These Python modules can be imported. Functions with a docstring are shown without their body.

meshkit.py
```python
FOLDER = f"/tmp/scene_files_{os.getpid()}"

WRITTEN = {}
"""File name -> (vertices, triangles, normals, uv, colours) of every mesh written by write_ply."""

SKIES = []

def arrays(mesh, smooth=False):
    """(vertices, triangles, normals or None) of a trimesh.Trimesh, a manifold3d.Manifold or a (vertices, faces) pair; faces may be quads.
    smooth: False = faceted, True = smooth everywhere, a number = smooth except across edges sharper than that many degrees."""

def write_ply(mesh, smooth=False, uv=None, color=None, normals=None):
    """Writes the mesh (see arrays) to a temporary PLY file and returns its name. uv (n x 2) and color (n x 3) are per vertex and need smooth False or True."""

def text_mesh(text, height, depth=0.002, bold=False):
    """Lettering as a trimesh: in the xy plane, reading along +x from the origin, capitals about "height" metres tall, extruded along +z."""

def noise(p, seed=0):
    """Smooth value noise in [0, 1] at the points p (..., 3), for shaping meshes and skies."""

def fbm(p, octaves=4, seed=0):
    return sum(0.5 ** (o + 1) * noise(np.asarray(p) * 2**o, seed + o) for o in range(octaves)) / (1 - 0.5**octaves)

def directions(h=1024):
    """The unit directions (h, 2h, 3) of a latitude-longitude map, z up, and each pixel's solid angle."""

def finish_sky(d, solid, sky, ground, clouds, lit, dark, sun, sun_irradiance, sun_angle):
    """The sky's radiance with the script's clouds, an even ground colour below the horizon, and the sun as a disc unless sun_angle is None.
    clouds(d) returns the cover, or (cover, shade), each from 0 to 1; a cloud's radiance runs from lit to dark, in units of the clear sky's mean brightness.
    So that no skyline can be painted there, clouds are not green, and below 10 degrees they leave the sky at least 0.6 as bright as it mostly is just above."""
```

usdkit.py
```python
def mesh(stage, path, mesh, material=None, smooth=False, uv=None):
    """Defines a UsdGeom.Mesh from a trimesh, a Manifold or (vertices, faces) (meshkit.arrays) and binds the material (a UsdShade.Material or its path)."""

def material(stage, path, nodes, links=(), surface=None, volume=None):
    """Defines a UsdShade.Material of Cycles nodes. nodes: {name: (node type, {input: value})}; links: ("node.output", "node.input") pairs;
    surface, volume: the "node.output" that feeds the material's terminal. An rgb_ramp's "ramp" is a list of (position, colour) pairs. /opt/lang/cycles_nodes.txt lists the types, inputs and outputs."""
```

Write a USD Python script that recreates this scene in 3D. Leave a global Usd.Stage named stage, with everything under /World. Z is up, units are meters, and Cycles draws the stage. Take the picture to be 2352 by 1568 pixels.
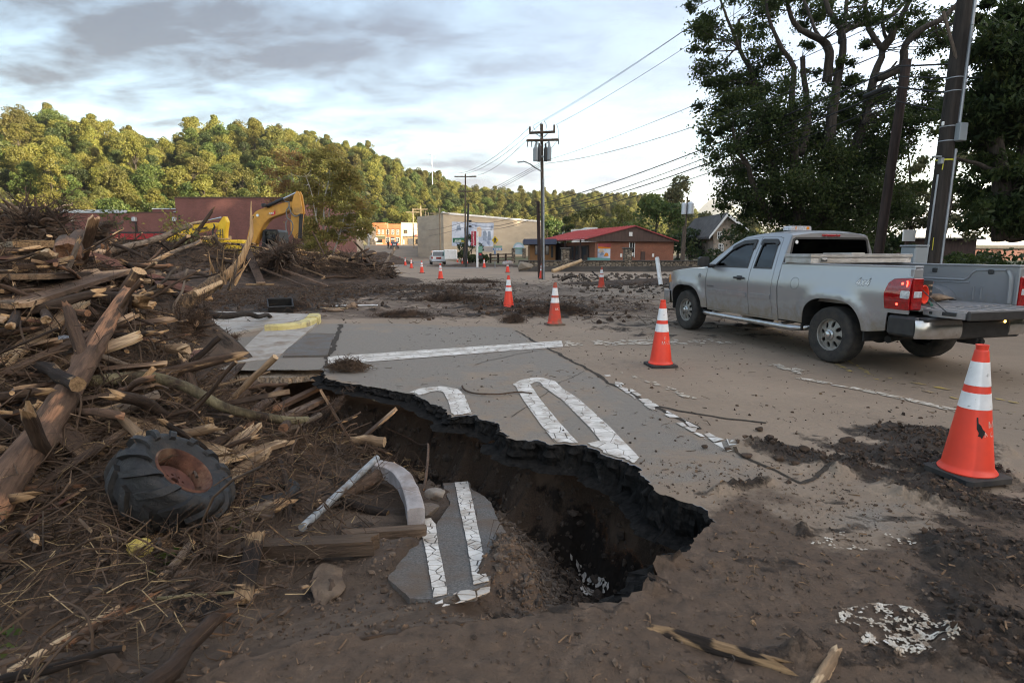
import math, numpy as np, trimesh, usdkit, meshkit
from pxr import Usd, UsdGeom, UsdLux, UsdShade, Gf, Sdf, Vt
from shapely.geometry import Polygon, Point, LineString, MultiPolygon, box as shp_box
from shapely import affinity, contains_xy
from shapely.ops import unary_union
from scipy.spatial import Delaunay, Voronoi
from scipy.interpolate import RBFInterpolator, LinearNDInterpolator

stage = Usd.Stage.CreateInMemory()
UsdGeom.SetStageUpAxis(stage, 'Z'); UsdGeom.SetStageMetersPerUnit(stage, 1.0)
UsdGeom.Xform.Define(stage, '/World'); UsdGeom.Scope.Define(stage, '/World/Looks')
PI = math.pi
sbox = lambda x0, x1, y0, y1: shp_box(x0, y0, x1, y1)
# ---------------------------------------------------------------- camera, sky, sun
EYE, FPX, PITCH = 1.55, 1307.0, math.atan(205 / 1307.0)
cam = UsdGeom.Camera.Define(stage, '/World/camera')
cam.AddTranslateOp().Set((0, 0, EYE)); cam.AddRotateXOp().Set(90 - math.degrees(PITCH))
cam.CreateHorizontalApertureAttr(36.0); cam.CreateVerticalApertureAttr(24.0); cam.CreateFocalLengthAttr(36.0 * FPX / 2352)
cam.CreateFStopAttr(3.2); cam.CreateFocusDistanceAttr(6.5)
cam.CreateExposureAttr(2.5)
cam.CreateClippingRangeAttr((0.05, 20000.0))
HAZE = 0.00010
SUN_EL, SUN_AZ = math.radians(8.5), math.radians(112)       # azimuth clockwise from +y: to the right, a little behind
SUN = np.array([math.sin(SUN_AZ) * math.cos(SUN_EL), math.cos(SUN_AZ) * math.cos(SUN_EL), math.sin(SUN_EL)])
sky_mat = usdkit.material(stage, '/World/Looks/sky', {
    'sky': ('sky_texture', {'sky_type': 'single_scattering', 'sun_disc': False, 'sun_elevation': SUN_EL, 'sun_rotation': SUN_AZ, 'altitude': 600.0, 'aerosol_density': 1.6}),
    'tc': ('texture_coordinate', {}), 'sep': ('separate_xyz', {}), 'mx': ('math', {'math_type': 'maximum', 'value2': 0.0}),
    'ad': ('math', {'math_type': 'add', 'value2': 0.16}), 'dx': ('math', {'math_type': 'divide'}), 'dy': ('math', {'math_type': 'divide'}),
    'cv': ('combine_xyz', {'z': 3.1}), 'mp': ('mapping', {'scale': (0.62, 0.95, 1.0), 'rotation': (0, 0, 0.5), 'location': (1.2, 0.4, 0.0)}),
    'n': ('noise_texture', {'scale': 0.95, 'detail': 8.0, 'roughness': 0.52, 'distortion': 0.25}),
    'n2': ('noise_texture', {'scale': 4.2, 'detail': 7.0, 'roughness': 0.6, 'distortion': 0.3}),
    'cov': ('rgb_ramp', {'ramp': [(0.39, (0.04, 0.04, 0.04)), (0.49, (0.52, 0.52, 0.52)), (0.60, (0.94, 0.94, 0.94))]}),
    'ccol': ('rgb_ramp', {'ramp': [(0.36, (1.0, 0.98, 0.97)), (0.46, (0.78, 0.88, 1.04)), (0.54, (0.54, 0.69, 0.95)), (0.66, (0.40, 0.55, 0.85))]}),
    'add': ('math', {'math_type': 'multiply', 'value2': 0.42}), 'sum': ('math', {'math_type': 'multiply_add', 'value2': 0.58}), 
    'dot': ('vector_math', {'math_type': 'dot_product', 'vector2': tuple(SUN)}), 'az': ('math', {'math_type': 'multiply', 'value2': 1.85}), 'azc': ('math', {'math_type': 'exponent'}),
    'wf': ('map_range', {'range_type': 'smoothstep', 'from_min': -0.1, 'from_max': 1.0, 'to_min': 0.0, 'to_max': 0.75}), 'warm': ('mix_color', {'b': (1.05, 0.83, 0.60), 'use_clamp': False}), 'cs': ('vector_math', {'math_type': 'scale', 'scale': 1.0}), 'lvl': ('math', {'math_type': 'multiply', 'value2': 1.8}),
    'mix': ('mix_color', {'use_clamp': False}), 'bg': ('background_shader', {'strength': 0.1})},
    [('tc.generated', 'sep.vector'), ('sep.z', 'mx.value1'), ('mx.value', 'ad.value1'), ('sep.x', 'dx.value1'), ('ad.value', 'dx.value2'),
     ('sep.y', 'dy.value1'), ('ad.value', 'dy.value2'), ('dx.value', 'cv.x'), ('dy.value', 'cv.y'), ('cv.vector', 'mp.vector'),
     ('mp.vector', 'n.vector'), ('mp.vector', 'n2.vector'), ('n2.fac', 'add.value1'), ('n.fac', 'sum.value1'), ('add.value', 'sum.value3'),
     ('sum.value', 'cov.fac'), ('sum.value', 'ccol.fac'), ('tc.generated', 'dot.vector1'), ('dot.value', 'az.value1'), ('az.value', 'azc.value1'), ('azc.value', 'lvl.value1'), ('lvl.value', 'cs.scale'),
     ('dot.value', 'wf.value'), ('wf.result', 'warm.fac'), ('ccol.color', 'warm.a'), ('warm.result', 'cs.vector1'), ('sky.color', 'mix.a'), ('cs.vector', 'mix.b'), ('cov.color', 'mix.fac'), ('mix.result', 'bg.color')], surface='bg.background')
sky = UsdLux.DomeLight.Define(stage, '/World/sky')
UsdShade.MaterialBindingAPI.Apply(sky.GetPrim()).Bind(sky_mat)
sky.GetPrim().SetCustomDataByKey('kind', 'structure')
sun = UsdLux.DistantLight.Define(stage, '/World/sun')
sun.CreateIntensityAttr(1.25); sun.CreateAngleAttr(0.6); sun.CreateColorAttr(Gf.Vec3f(1.0, 0.85, 0.60)); sun.CreateNormalizeAttr(True)
_z = Gf.Vec3d(*SUN); _x = Gf.Cross(Gf.Vec3d(0, 0, 1), _z).GetNormalized(); _y = Gf.Cross(_z, _x)
sun.AddTransformOp().Set(Gf.Matrix4d(*_x, 0, *_y, 0, *_z, 0, 0, 0, 0, 1))

# ---------------------------------------------------------------- measuring: a pixel of the photograph (2352 wide) to a place
def ray(u, v):
    a, b = (u - 1176) / FPX, (784 - v) / FPX
    c, s = math.cos(PITCH), math.sin(PITCH)
    return np.array([a, c + b * s, b * c - s])
def G(u, v, z=0.0):
    d = ray(u, v); return np.array([0, 0, EYE]) + d * (z - EYE) / d[2]
def A(u, v, Y):
    d = ray(u, v); return np.array([0, 0, EYE]) + d * Y / d[1]
# ---------------------------------------------------------------- shapes: a mesh is (vertices, triangles)
def cat(ms):
    vs, fs, n = [], [], 0
    for m in ms:
        v, f = mv(m); vs.append(v); fs.append(f + n); n += len(v)
    return np.vstack(vs), np.vstack(fs)
def mv(m):
    if isinstance(m, tuple): return m
    if hasattr(m, 'to_mesh'): return meshkit.arrays(m)[:2]
    return np.asarray(m.vertices, float), np.asarray(m.faces, int)
def xf(m, R=None, t=(0, 0, 0), s=1.0):
    v, f = mv(m); v = v * s
    if R is not None: v = v @ np.asarray(R).T
    return v + np.asarray(t, float), f
def rot(ax, deg):
    return trimesh.transformations.rotation_matrix(math.radians(deg), {'x': [1, 0, 0], 'y': [0, 1, 0], 'z': [0, 0, 1]}[ax])[:3, :3]
def hull(p):
    h = trimesh.convex.convex_hull(np.asarray(p, float)); return np.array(h.vertices), np.array(h.faces)
def box(c, s, R=None, b=0.0):
    h = np.asarray(s, float) / 2
    sg = np.array([[i, j, k] for i in (-1, 1) for j in (-1, 1) for k in (-1, 1)], float)
    if b > 0:
        b = min(b, h.min() * .6)
        v, f = hull(np.vstack([sg * (h - np.array(o) * b) for o in ((0, 1, 1), (1, 0, 1), (1, 1, 0))]))
    else:
        v, f = sg * h, np.array([[0, 1, 3], [0, 3, 2], [4, 6, 7], [4, 7, 5], [0, 4, 5], [0, 5, 1], [2, 3, 7], [2, 7, 6], [0, 2, 6], [0, 6, 4], [1, 5, 7], [1, 7, 3]])
    if R is not None: v = v @ np.asarray(R).T
    return v + np.asarray(c, float), f
def bx(x0, x1, y0, y1, z0, z1, b=0.0):
    return box(((x0 + x1) / 2, (y0 + y1) / 2, (z0 + z1) / 2), (x1 - x0, y1 - y0, z1 - z0), None, b)
def frames(p):
    t = np.gradient(p, axis=0); t /= np.linalg.norm(t, axis=1, keepdims=True) + 1e-12
    ref = np.array([0, 0, 1.0]) if abs(t[:, 2]).mean() < .8 else np.array([1.0, 0, 0])
    a = np.cross(t, ref); a /= np.linalg.norm(a, axis=1, keepdims=True) + 1e-12
    return t, a, np.cross(t, a)
def tube(p, r, n=8, caps=True, rough=None):
    p = np.asarray(p, float); r = np.broadcast_to(r, (len(p),)).astype(float)
    t, a, b = frames(p); ang = np.arange(n) * 2 * PI / n
    rr = r[:, None] * np.ones(n)
    if rough is not None: rr = rr * rough
    v = (p[:, None] + rr[:, :, None] * (np.cos(ang)[None, :, None] * a[:, None] + np.sin(ang)[None, :, None] * b[:, None])).reshape(-1, 3)
    i, j = np.meshgrid(np.arange(len(p) - 1), np.arange(n), indexing='ij')
    q = np.stack([i * n + j, (i + 1) * n + j, (i + 1) * n + (j + 1) % n, i * n + (j + 1) % n], -1).reshape(-1, 4)
    f = np.vstack([q[:, :3], q[:, [0, 2, 3]]])
    if caps:
        k = len(v); v = np.vstack([v, p[0], p[-1]]); J = np.arange(n); L = (len(p) - 1) * n
        f = np.vstack([f, np.stack([np.full(n, k), J, (J + 1) % n], 1), np.stack([np.full(n, k + 1), L + (J + 1) % n, L + J], 1)])
    return v, f
def curve(pts, n=12):
    """smooth curve through points"""
    p = np.asarray(pts, float); s = np.r_[0, np.cumsum(np.linalg.norm(np.diff(p, axis=0), axis=1))]
    if len(p) < 3: return np.linspace(p[0], p[-1], n)
    from scipy.interpolate import PchipInterpolator
    return PchipInterpolator(s, p)(np.linspace(0, s[-1], n))
def lathe(prof, n=32, closed=False):
    prof = np.asarray(prof, float); m = len(prof); a = np.arange(n) * 2 * PI / n
    v = np.stack([prof[:, None, 0] * np.cos(a), prof[:, None, 0] * np.sin(a), prof[:, None, 1] + 0 * a], -1).reshape(-1, 3)
    i, j = np.meshgrid(np.arange(m - 1 + closed), np.arange(n), indexing='ij'); i2 = (i + 1) % m
    q = np.stack([i * n + j, i * n + (j + 1) % n, i2 * n + (j + 1) % n, i2 * n + j], -1).reshape(-1, 4)
    return v, np.vstack([q[:, :3], q[:, [0, 2, 3]]])
def polys(g):
    if g.is_empty: return []
    return [p for p in (g.geoms if hasattr(g, 'geoms') else [g]) if p.geom_type == 'Polygon' and p.area > 1e-9]
def prism(poly, z0, z1):
    return cat([xf(trimesh.creation.extrude_polygon(p, z1 - z0, engine='earcut'), None, (0, 0, z0)) for p in polys(poly)])
def bprism(poly, z0, z1, b):
    """a prism whose top edge is bevelled"""
    return cat([prism(poly, z0, z1 - b), prism(poly.buffer(-b * .6), z1 - b, z1)])
def sheet(poly, sp, fn, thick=0.0, seed=0, jit=.25, extra=None):
    """polygon in (a, b) filled with points sp apart and mapped to space by fn(a, b); thick along -normal direction given by fn2"""
    vs, fs, n = [], [], 0
    for p in polys(poly):
        pts = []
        for ring in [p.exterior, *p.interiors]:
            L = ring.length; k = max(int(L / sp), 3)
            c = np.asarray(ring.coords)[:-1]
            d = np.array([ring.interpolate(t).coords[0] for t in np.arange(k) * L / k])
            pts += [c, d]
        x0, y0, x1, y1 = p.bounds
        gx, gy = np.meshgrid(np.arange(x0, x1, sp), np.arange(y0, y1, sp)); g = np.stack([gx.ravel(), gy.ravel()], 1)
        g = g + np.random.default_rng(seed).uniform(-jit, jit, g.shape) * sp
        inn = p.buffer(-sp * .4)
        if not inn.is_empty: pts.append(g[contains_xy(inn, g[:, 0], g[:, 1])])
        P = np.unique(np.round(np.vstack(pts), 5), axis=0); T = Delaunay(P).simplices
        C = P[T].mean(1); T = T[contains_xy(p.buffer(1e-6), C[:, 0], C[:, 1])]
        a, b, c = P[T[:, 0]], P[T[:, 1]], P[T[:, 2]]
        ar = (b[:, 0] - a[:, 0]) * (c[:, 1] - a[:, 1]) - (b[:, 1] - a[:, 1]) * (c[:, 0] - a[:, 0])
        T = T[abs(ar) > 1e-10]; ar = ar[abs(ar) > 1e-10]; T[ar < 0] = T[ar < 0][:, ::-1]
        vs.append(P); fs.append(T + n); n += len(P)
    P, T = np.vstack(vs), np.vstack(fs)
    V = np.asarray(fn(P[:, 0], P[:, 1]), float)
    if thick:
        e = np.sort(np.vstack([T[:, [0, 1]], T[:, [1, 2]], T[:, [2, 0]]]), 1)
        d = np.vstack([T[:, [0, 1]], T[:, [1, 2]], T[:, [2, 0]]])
        _, ix, cnt = np.unique(e, axis=0, return_index=True, return_counts=True)
        bd = d[ix[cnt == 1]]
        nr = np.cross(V[T[:, 1]] - V[T[:, 0]], V[T[:, 2]] - V[T[:, 0]]); N = np.zeros_like(V)
        for k in range(3): np.add.at(N, T[:, k], nr)
        N /= np.linalg.norm(N, axis=1, keepdims=True) + 1e-12
        m = len(V); V = np.vstack([V, V - N * thick])
        side = np.vstack([np.stack([bd[:, 0], bd[:, 0] + m, bd[:, 1]], 1), np.stack([bd[:, 1], bd[:, 0] + m, bd[:, 1] + m], 1)])
        T = np.vstack([T, T[:, ::-1] + m, side])
    return V, T
def voro_cells(poly, sp, seed, gap, keep=1.0, jit=.42):
    """poly broken into cracked pieces"""
    r = np.random.default_rng(seed); x0, y0, x1, y1 = poly.bounds
    gx, gy = np.meshgrid(np.arange(x0 - 2 * sp, x1 + 2 * sp, sp), np.arange(y0 - 2 * sp, y1 + 2 * sp, sp))
    g = np.stack([gx.ravel(), gy.ravel()], 1); g += r.uniform(-jit, jit, g.shape) * sp
    near = poly.buffer(sp * 2.5); g = g[contains_xy(near, g[:, 0], g[:, 1])]
    V = Voronoi(g); out = []
    for i, ri in enumerate(V.point_region):
        reg = V.regions[ri]
        if -1 in reg or len(reg) < 3 or r.random() > keep: continue
        c = Polygon(V.vertices[reg]).intersection(poly).buffer(-gap * r.uniform(.6, 1.7), join_style=1, quad_segs=2)
        out += polys(c)
    return out
def fbm(p, o=4, seed=0): return meshkit.fbm(np.asarray(p, float), o, seed)
def sm(x, a, b):
    t = np.clip((x - a) / (b - a), 0, 1); return t * t * (3 - 2 * t)
# ---------------------------------------------------------------- prims
used = set()
def number(parent, name):
    k, p = 0, f'{parent}/{name}'
    while p in used: k += 1; p = f'{parent}/{name}_{k:03d}'
    used.add(p); return p
def info(p, label=None, cat=None, group=None, kind=None):
    for k, v in (('label', label), ('category', cat), ('group', group), ('kind', kind)):
        if v: p.SetCustomDataByKey(k, v)
def setm(x, M):
    if M is not None: UsdGeom.Xformable(x).AddTransformOp().Set(Gf.Matrix4d(*np.asarray(M, float).T.ravel().tolist()))
def Mx(R=None, t=(0, 0, 0), s=1.0):
    m = np.eye(4); m[:3, :3] = (np.eye(3) if R is None else np.asarray(R)) * s; m[:3, 3] = t; return m
def obj(name, mesh, mat, parent='/World', smooth=False, label=None, cat=None, group=None, kind=None, M=None, attrs=None):
    path = number(parent, name); v, f = mv(mesh)
    ok = np.zeros(len(v), bool); ok[f] = True
    if not ok.all():
        f = (np.cumsum(ok) - 1)[f]; v = v[ok]; attrs = {k: np.asarray(x)[ok] for k, x in (attrs or {}).items()}
    m = usdkit.mesh(stage, path, (v, f), mats[mat] if isinstance(mat, str) else mat, smooth)
    m.CreateDoubleSidedAttr(True)
    for k, v in (attrs or {}).items():
        UsdGeom.PrimvarsAPI(m).CreatePrimvar(k, Sdf.ValueTypeNames.FloatArray, 'vertex').Set(Vt.FloatArray.FromNumpy(np.asarray(v, np.float32)))
    setm(m, M); info(m.GetPrim(), label, cat, group, kind); return path
def thing(name, label, cat, group=None, M=None, kind=None):
    path = number('/World', name); x = UsdGeom.Xform.Define(stage, path); setm(x, M); info(x.GetPrim(), label, cat, group, kind); return path
def copy(src, M, label=None, group=None, name=None):
    p0 = stage.GetPrimAtPath(src); was = p0.GetCustomData()
    nm = name or src.split('/')[-1]
    if nm[-4:-3] == '_' and nm[-3:].isdigit(): nm = nm[:-4]
    path = number('/World', nm)
    x = UsdGeom.Xform.Define(stage, path); pr = x.GetPrim()
    pr.GetReferences().AddInternalReference(src)
    x.ClearXformOpOrder(); op = x.AddTransformOp(opSuffix='place'); op.Set(Gf.Matrix4d(*np.asarray(M, float).T.ravel().tolist())); x.SetXformOpOrder([op])
    pr.SetInstanceable(True)
    info(pr, label or was.get('label'), was.get('category'), group or was.get('group')); return path
# ---------------------------------------------------------------- materials
mats = {}
def mat(name, c1, c2=None, scale=6.0, rough=.8, bump=0.0, bscale=30.0, metal=0.0, spec=.5, coat=0.0, stretch=None, space='object', lo=.35, hi=.65, rvar=0.0, detail=5.0, c3=None, scale3=2.0, lo3=.5, hi3=.7, **kw):
    N = {'tc': ('texture_coordinate', {}), 'geo': ('geometry', {}), 'mp': ('mapping', {'scale': stretch or (1, 1, 1)}),
         'p': ('principled_bsdf', {'roughness': rough, 'metallic': metal, 'specular_ior_level': spec, 'coat_weight': coat, **kw})}
    L = [('tc.object' if space == 'object' else 'geo.position', 'mp.vector')]
    if c2 is None and c3 is None: N['p'][1]['base_color'] = c1
    else:
        N['n'] = ('noise_texture', {'scale': scale, 'detail': detail, 'roughness': .6})
        N['r'] = ('rgb_ramp', {'ramp': [(lo, c1), (hi, c2 or c1)]})
        L += [('mp.vector', 'n.vector'), ('n.fac', 'r.fac')]; out = 'r.color'
        if c3 is not None:
            N['n3'] = ('noise_texture', {'scale': scale3, 'detail': 6.0, 'roughness': .65}); N['r3'] = ('rgb_ramp', {'ramp': [(lo3, (0, 0, 0)), (hi3, (1, 1, 1))]})
            N['m3'] = ('mix_color', {'b': c3}); L += [('mp.vector', 'n3.vector'), ('n3.fac', 'r3.fac'), ('r3.color', 'm3.fac'), (out, 'm3.a')]; out = 'm3.result'
        if rvar:
            N['oi'] = ('object_info', {}); N['rv'] = ('map_range', {'to_min': 1 - rvar, 'to_max': 1 + rvar}); N['hv'] = ('hsv', {})
            L += [('oi.random', 'rv.value'), ('rv.result', 'hv.value'), (out, 'hv.color')]; out = 'hv.color'
        L.append((out, 'p.base_color'))
    if bump:
        N['nb'] = ('noise_texture', {'scale': bscale, 'detail': 6.0, 'roughness': .65}); N['b'] = ('bump', {'strength': min(1.0, bump), 'distance': .02})
        L += [('mp.vector', 'nb.vector'), ('nb.fac', 'b.height'), ('b.normal', 'p.normal')]
    mats[name] = usdkit.material(stage, '/World/Looks/' + name, N, L, surface='p.BSDF')
def leaf_mat(name, c1, c2, trans=.35, rvar=.0, hvar=.0, c3=None):
    """foliage: tone primvar picks between two colours per leaf, each tree of a kind slightly its own"""
    N = {'at': ('attribute', {'attribute': 'tone'}), 'r': ('rgb_ramp', {'ramp': [(0, c1), (.6, c2), (1, c3 or c2)]}), 'oi': ('object_info', {}),
         'rv': ('map_range', {'to_min': 1 - rvar, 'to_max': 1 + rvar}), 'rh': ('map_range', {'to_min': .5 - hvar, 'to_max': .5 + hvar}), 'hv': ('hsv', {}),
         'd': ('principled_bsdf', {'roughness': .55, 'specular_ior_level': .3}), 't': ('translucent_bsdf', {}), 'm': ('mix_closure', {'fac': trans})}
    L = [('at.fac', 'r.fac'), ('r.color', 'hv.color'), ('oi.random', 'rv.value'), ('oi.random', 'rh.value'), ('rv.result', 'hv.value'), ('rh.result', 'hv.hue'),
         ('hv.color', 'd.base_color'), ('hv.color', 't.color'), ('d.BSDF', 'm.closure1'), ('t.BSDF', 'm.closure2')]
    mats[name] = usdkit.material(stage, '/World/Looks/' + name, N, L, surface='m.closure')
# ---------------------------------------------------------------- the ground: road, washed out pit, soil, terrain, hills
def T(x, y):
    x, y = np.asarray(x, float), np.asarray(y, float)
    return 3.6 * sm(y, 72, 165) + 0 * x
def ground_mat(name, cols, speck=True, bump=.85, wet=False):
    """cols: base, silt, mud, dark; the masks are per-vertex, their edges broken up by noise"""
    N = {'geo': ('geometry', {}), 'p': ('principled_bsdf', {'roughness': .86, 'specular_ior_level': .35}),
         'nf': ('noise_texture', {'scale': 2.6, 'detail': 12.0, 'roughness': .72}), 'ng': ('noise_texture', {'scale': 90.0, 'detail': 4.0, 'roughness': .7}),
         'nm': ('noise_texture', {'scale': 11.0, 'detail': 10.0, 'roughness': .7}), 'nl': ('noise_texture', {'scale': .5, 'detail': 8.0, 'roughness': .6}),
         'sp': ('rgb_ramp', {'ramp': [(.30, tuple(c * .55 for c in cols[0])), (.5, cols[0]), (.68, tuple(min(1, c * 1.5) for c in cols[0]))]}),
         'si': ('rgb_ramp', {'ramp': [(.3, tuple(c * .80 for c in cols[1])), (.7, tuple(c * 1.14 for c in cols[1]))]}),
         'mu': ('rgb_ramp', {'ramp': [(.30, tuple(c * .38 for c in cols[2])), (.45, tuple(c * .85 for c in cols[2])), (.55, cols[2]), (.70, tuple(c * 1.4 for c in cols[2]))]}),
         'da': ('rgb_ramp', {'ramp': [(.3, tuple(c * .55 for c in cols[3])), (.7, tuple(c * 1.5 for c in cols[3]))]})}
    L = [('geo.position', n + '.vector') for n in ('nf', 'ng', 'nm', 'nl')] + [('ng.fac', 'sp.fac'), ('nl.fac', 'si.fac'), ('nm.fac', 'mu.fac'), ('nm.fac', 'da.fac')]
    prev = 'sp.color'
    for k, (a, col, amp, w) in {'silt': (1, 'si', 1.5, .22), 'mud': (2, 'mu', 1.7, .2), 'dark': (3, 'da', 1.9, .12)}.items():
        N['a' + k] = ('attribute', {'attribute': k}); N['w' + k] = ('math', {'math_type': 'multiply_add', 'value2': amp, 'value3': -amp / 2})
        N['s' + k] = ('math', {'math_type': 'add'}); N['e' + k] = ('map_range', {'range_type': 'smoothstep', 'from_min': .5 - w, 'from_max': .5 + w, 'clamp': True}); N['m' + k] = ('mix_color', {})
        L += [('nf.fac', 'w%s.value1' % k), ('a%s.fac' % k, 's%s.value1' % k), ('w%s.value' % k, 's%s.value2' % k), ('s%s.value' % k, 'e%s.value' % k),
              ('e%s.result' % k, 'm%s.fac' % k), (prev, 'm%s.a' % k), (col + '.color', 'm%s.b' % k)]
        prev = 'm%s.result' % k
    N['b1'] = ('bump', {'strength': bump, 'distance': .035}); N['b2'] = ('bump', {'strength': .6, 'distance': .006})
    N['lift'] = ('math', {'math_type': 'multiply_add', 'value2': .9}); N['nr'] = ('map_range', {'to_min': .62, 'to_max': .98})
    L += [('nm.fac', 'lift.value1'), ('edark.result', 'lift.value3'), ('lift.value', 'b1.height'), ('ng.fac', 'b2.height'), ('b1.normal', 'b2.normal'), ('b2.normal', 'p.normal'),
          ('nm.fac', 'nr.value'), ('nr.result', 'p.roughness'), (prev, 'p.base_color')]
    mats[name] = usdkit.material(stage, '/World/Looks/' + name, N, L, surface='p.BSDF')
ground_mat('paving', [(.205, .18, .15), (.265, .20, .142), (.105, .070, .046), (.030, .020, .013)])
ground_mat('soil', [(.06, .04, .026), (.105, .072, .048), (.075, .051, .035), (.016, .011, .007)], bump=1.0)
mat('asphalt_edge', (.0035, .0033, .003), (.016, .0145, .013), scale=26, rough=.95, spec=.15, bump=1.0, bscale=26, space='position', c3=(.05, .045, .04), scale3=7, lo3=.62, hi3=.75)
mat('asphalt', (.072, .068, .063), (.165, .155, .143), scale=70, rough=.85, bump=.6, bscale=90, space='position', c3=(.115, .08, .054), scale3=3, lo3=.44, hi3=.66)
mat('road_paint', (.46, .425, .375), (.69, .66, .61), scale=4, rough=.8, bump=.3, space='position', c3=(.27, .21, .155), scale3=7, lo3=.50, hi3=.70)
mat('worn_paint', (.36, .30, .22), (.62, .57, .49), scale=14, rough=.8, bump=.3, space='position', c3=(.25, .18, .12), scale3=16, lo3=.5, hi3=.6)
mat('yellow_paint', (.42, .29, .05), (.52, .38, .09), scale=14, rough=.8, space='position', c3=(.25, .18, .115), scale3=8, lo3=.42, hi3=.55)
mat('concrete', (.30, .275, .24), (.40, .37, .33), scale=5, rough=.9, bump=.4, bscale=60, space='position', c3=(.2, .145, .10), scale3=2.2, lo3=.5, hi3=.68)
mat('aggregate', (.11, .085, .06), (.33, .28, .22), scale=34, rough=.9, bump=1.0, bscale=40, space='position')
mat('terrain', (.075, .07, .03), (.17, .125, .08), scale=.22, rough=.95, bump=.3, bscale=3, space='position', c3=(.06, .085, .025), scale3=.05, lo3=.5, hi3=.62)
mat('forest_floor', (.03, .035, .012), (.06, .055, .02), scale=.2, rough=1, space='position')
mat('far_slope', (.05, .065, .03), (.09, .10, .05), scale=.004, rough=1, space='position')

rim_px = [(575, 850), (740, 848), (748, 868), (785, 880), (870, 890), (950, 905), (985, 925), (1000, 930), (1040, 955), (1080, 950), (1130, 970), (1165, 1005), (1180, 1010), (1240, 1012), (1265, 1020), (1330, 1020), (1375, 1040), (1455, 1070), (1500, 1115), (1560, 1150), (1615, 1170), (1632, 1190), (1600, 1215), (1560, 1260), (1500, 1300), (1495, 1320), (1420, 1365), (1400, 1377), (1300, 1390), (1100, 1420), (850, 1450), (700, 1462), (560, 1490)]
rim = np.array([G(*p)[:2] for p in rim_px])
left = [(-1.35, 1.6), (-1.6, -2), (-12, -2), (-12, 8.4), (-6, 7.7)]
def ragged(p, amp, seed):
    ls = LineString(p); d = np.array([ls.interpolate(t).coords[0] for t in np.arange(0, ls.length, .022)])
    q = np.c_[d * 5, np.zeros(len(d))]
    q2 = q * 3.2; return d + np.stack([fbm(q, 5, seed) - .5, fbm(q, 5, seed + 9) - .5], 1) * amp + np.stack([np.abs(fbm(q2, 4, seed + 3) - .5), -np.abs(fbm(q2, 4, seed + 5) - .5)], 1) * amp * 1.1
rimr = ragged(rim, .14, 3)
missing = Polygon(np.vstack([rimr, left])).buffer(0)
missing = max(polys(missing), key=lambda p: p.area)
soil_hole = unary_union([missing, sbox(-9, -2.55, 7.2, 8.35)])
paved = sbox(-12, 16, -2, 55).difference(missing)
paved = max(polys(paved), key=lambda p: p.area)
_clean = Polygon([G(*p)[:2] for p in [(735, 742), (930, 742), (1175, 752), (1240, 790), (1350, 850), (1500, 930), (1700, 1040), (1840, 1112)]] + [(.9, 3.55), (-.2, 4.5), (-2.3, 7), (-6, 7.7)])
_patch = Polygon([G(*p)[:2] for p in [(1880, 1100), (2080, 1130), (2150, 1200), (2020, 1260), (1850, 1250)]])
def inside(poly, x, y, soft):
    """1 well inside, 0 well outside, soft edge"""
    from shapely import points, distance
    P = points(np.c_[x, y]); d = np.where(contains_xy(poly, x, y), distance(poly.exterior, P), -distance(poly.exterior, P)); return sm(d, -soft, soft)
def blob(x, y, c, r, ang=0, k=1.0):
    dx, dy = x - c[0], y - c[1]; a = math.radians(ang); u, v = dx * math.cos(a) + dy * math.sin(a), -dx * math.sin(a) + dy * math.cos(a)
    return np.exp(-k * ((u / r[0]) ** 2 + (v / r[1]) ** 2))
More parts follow.
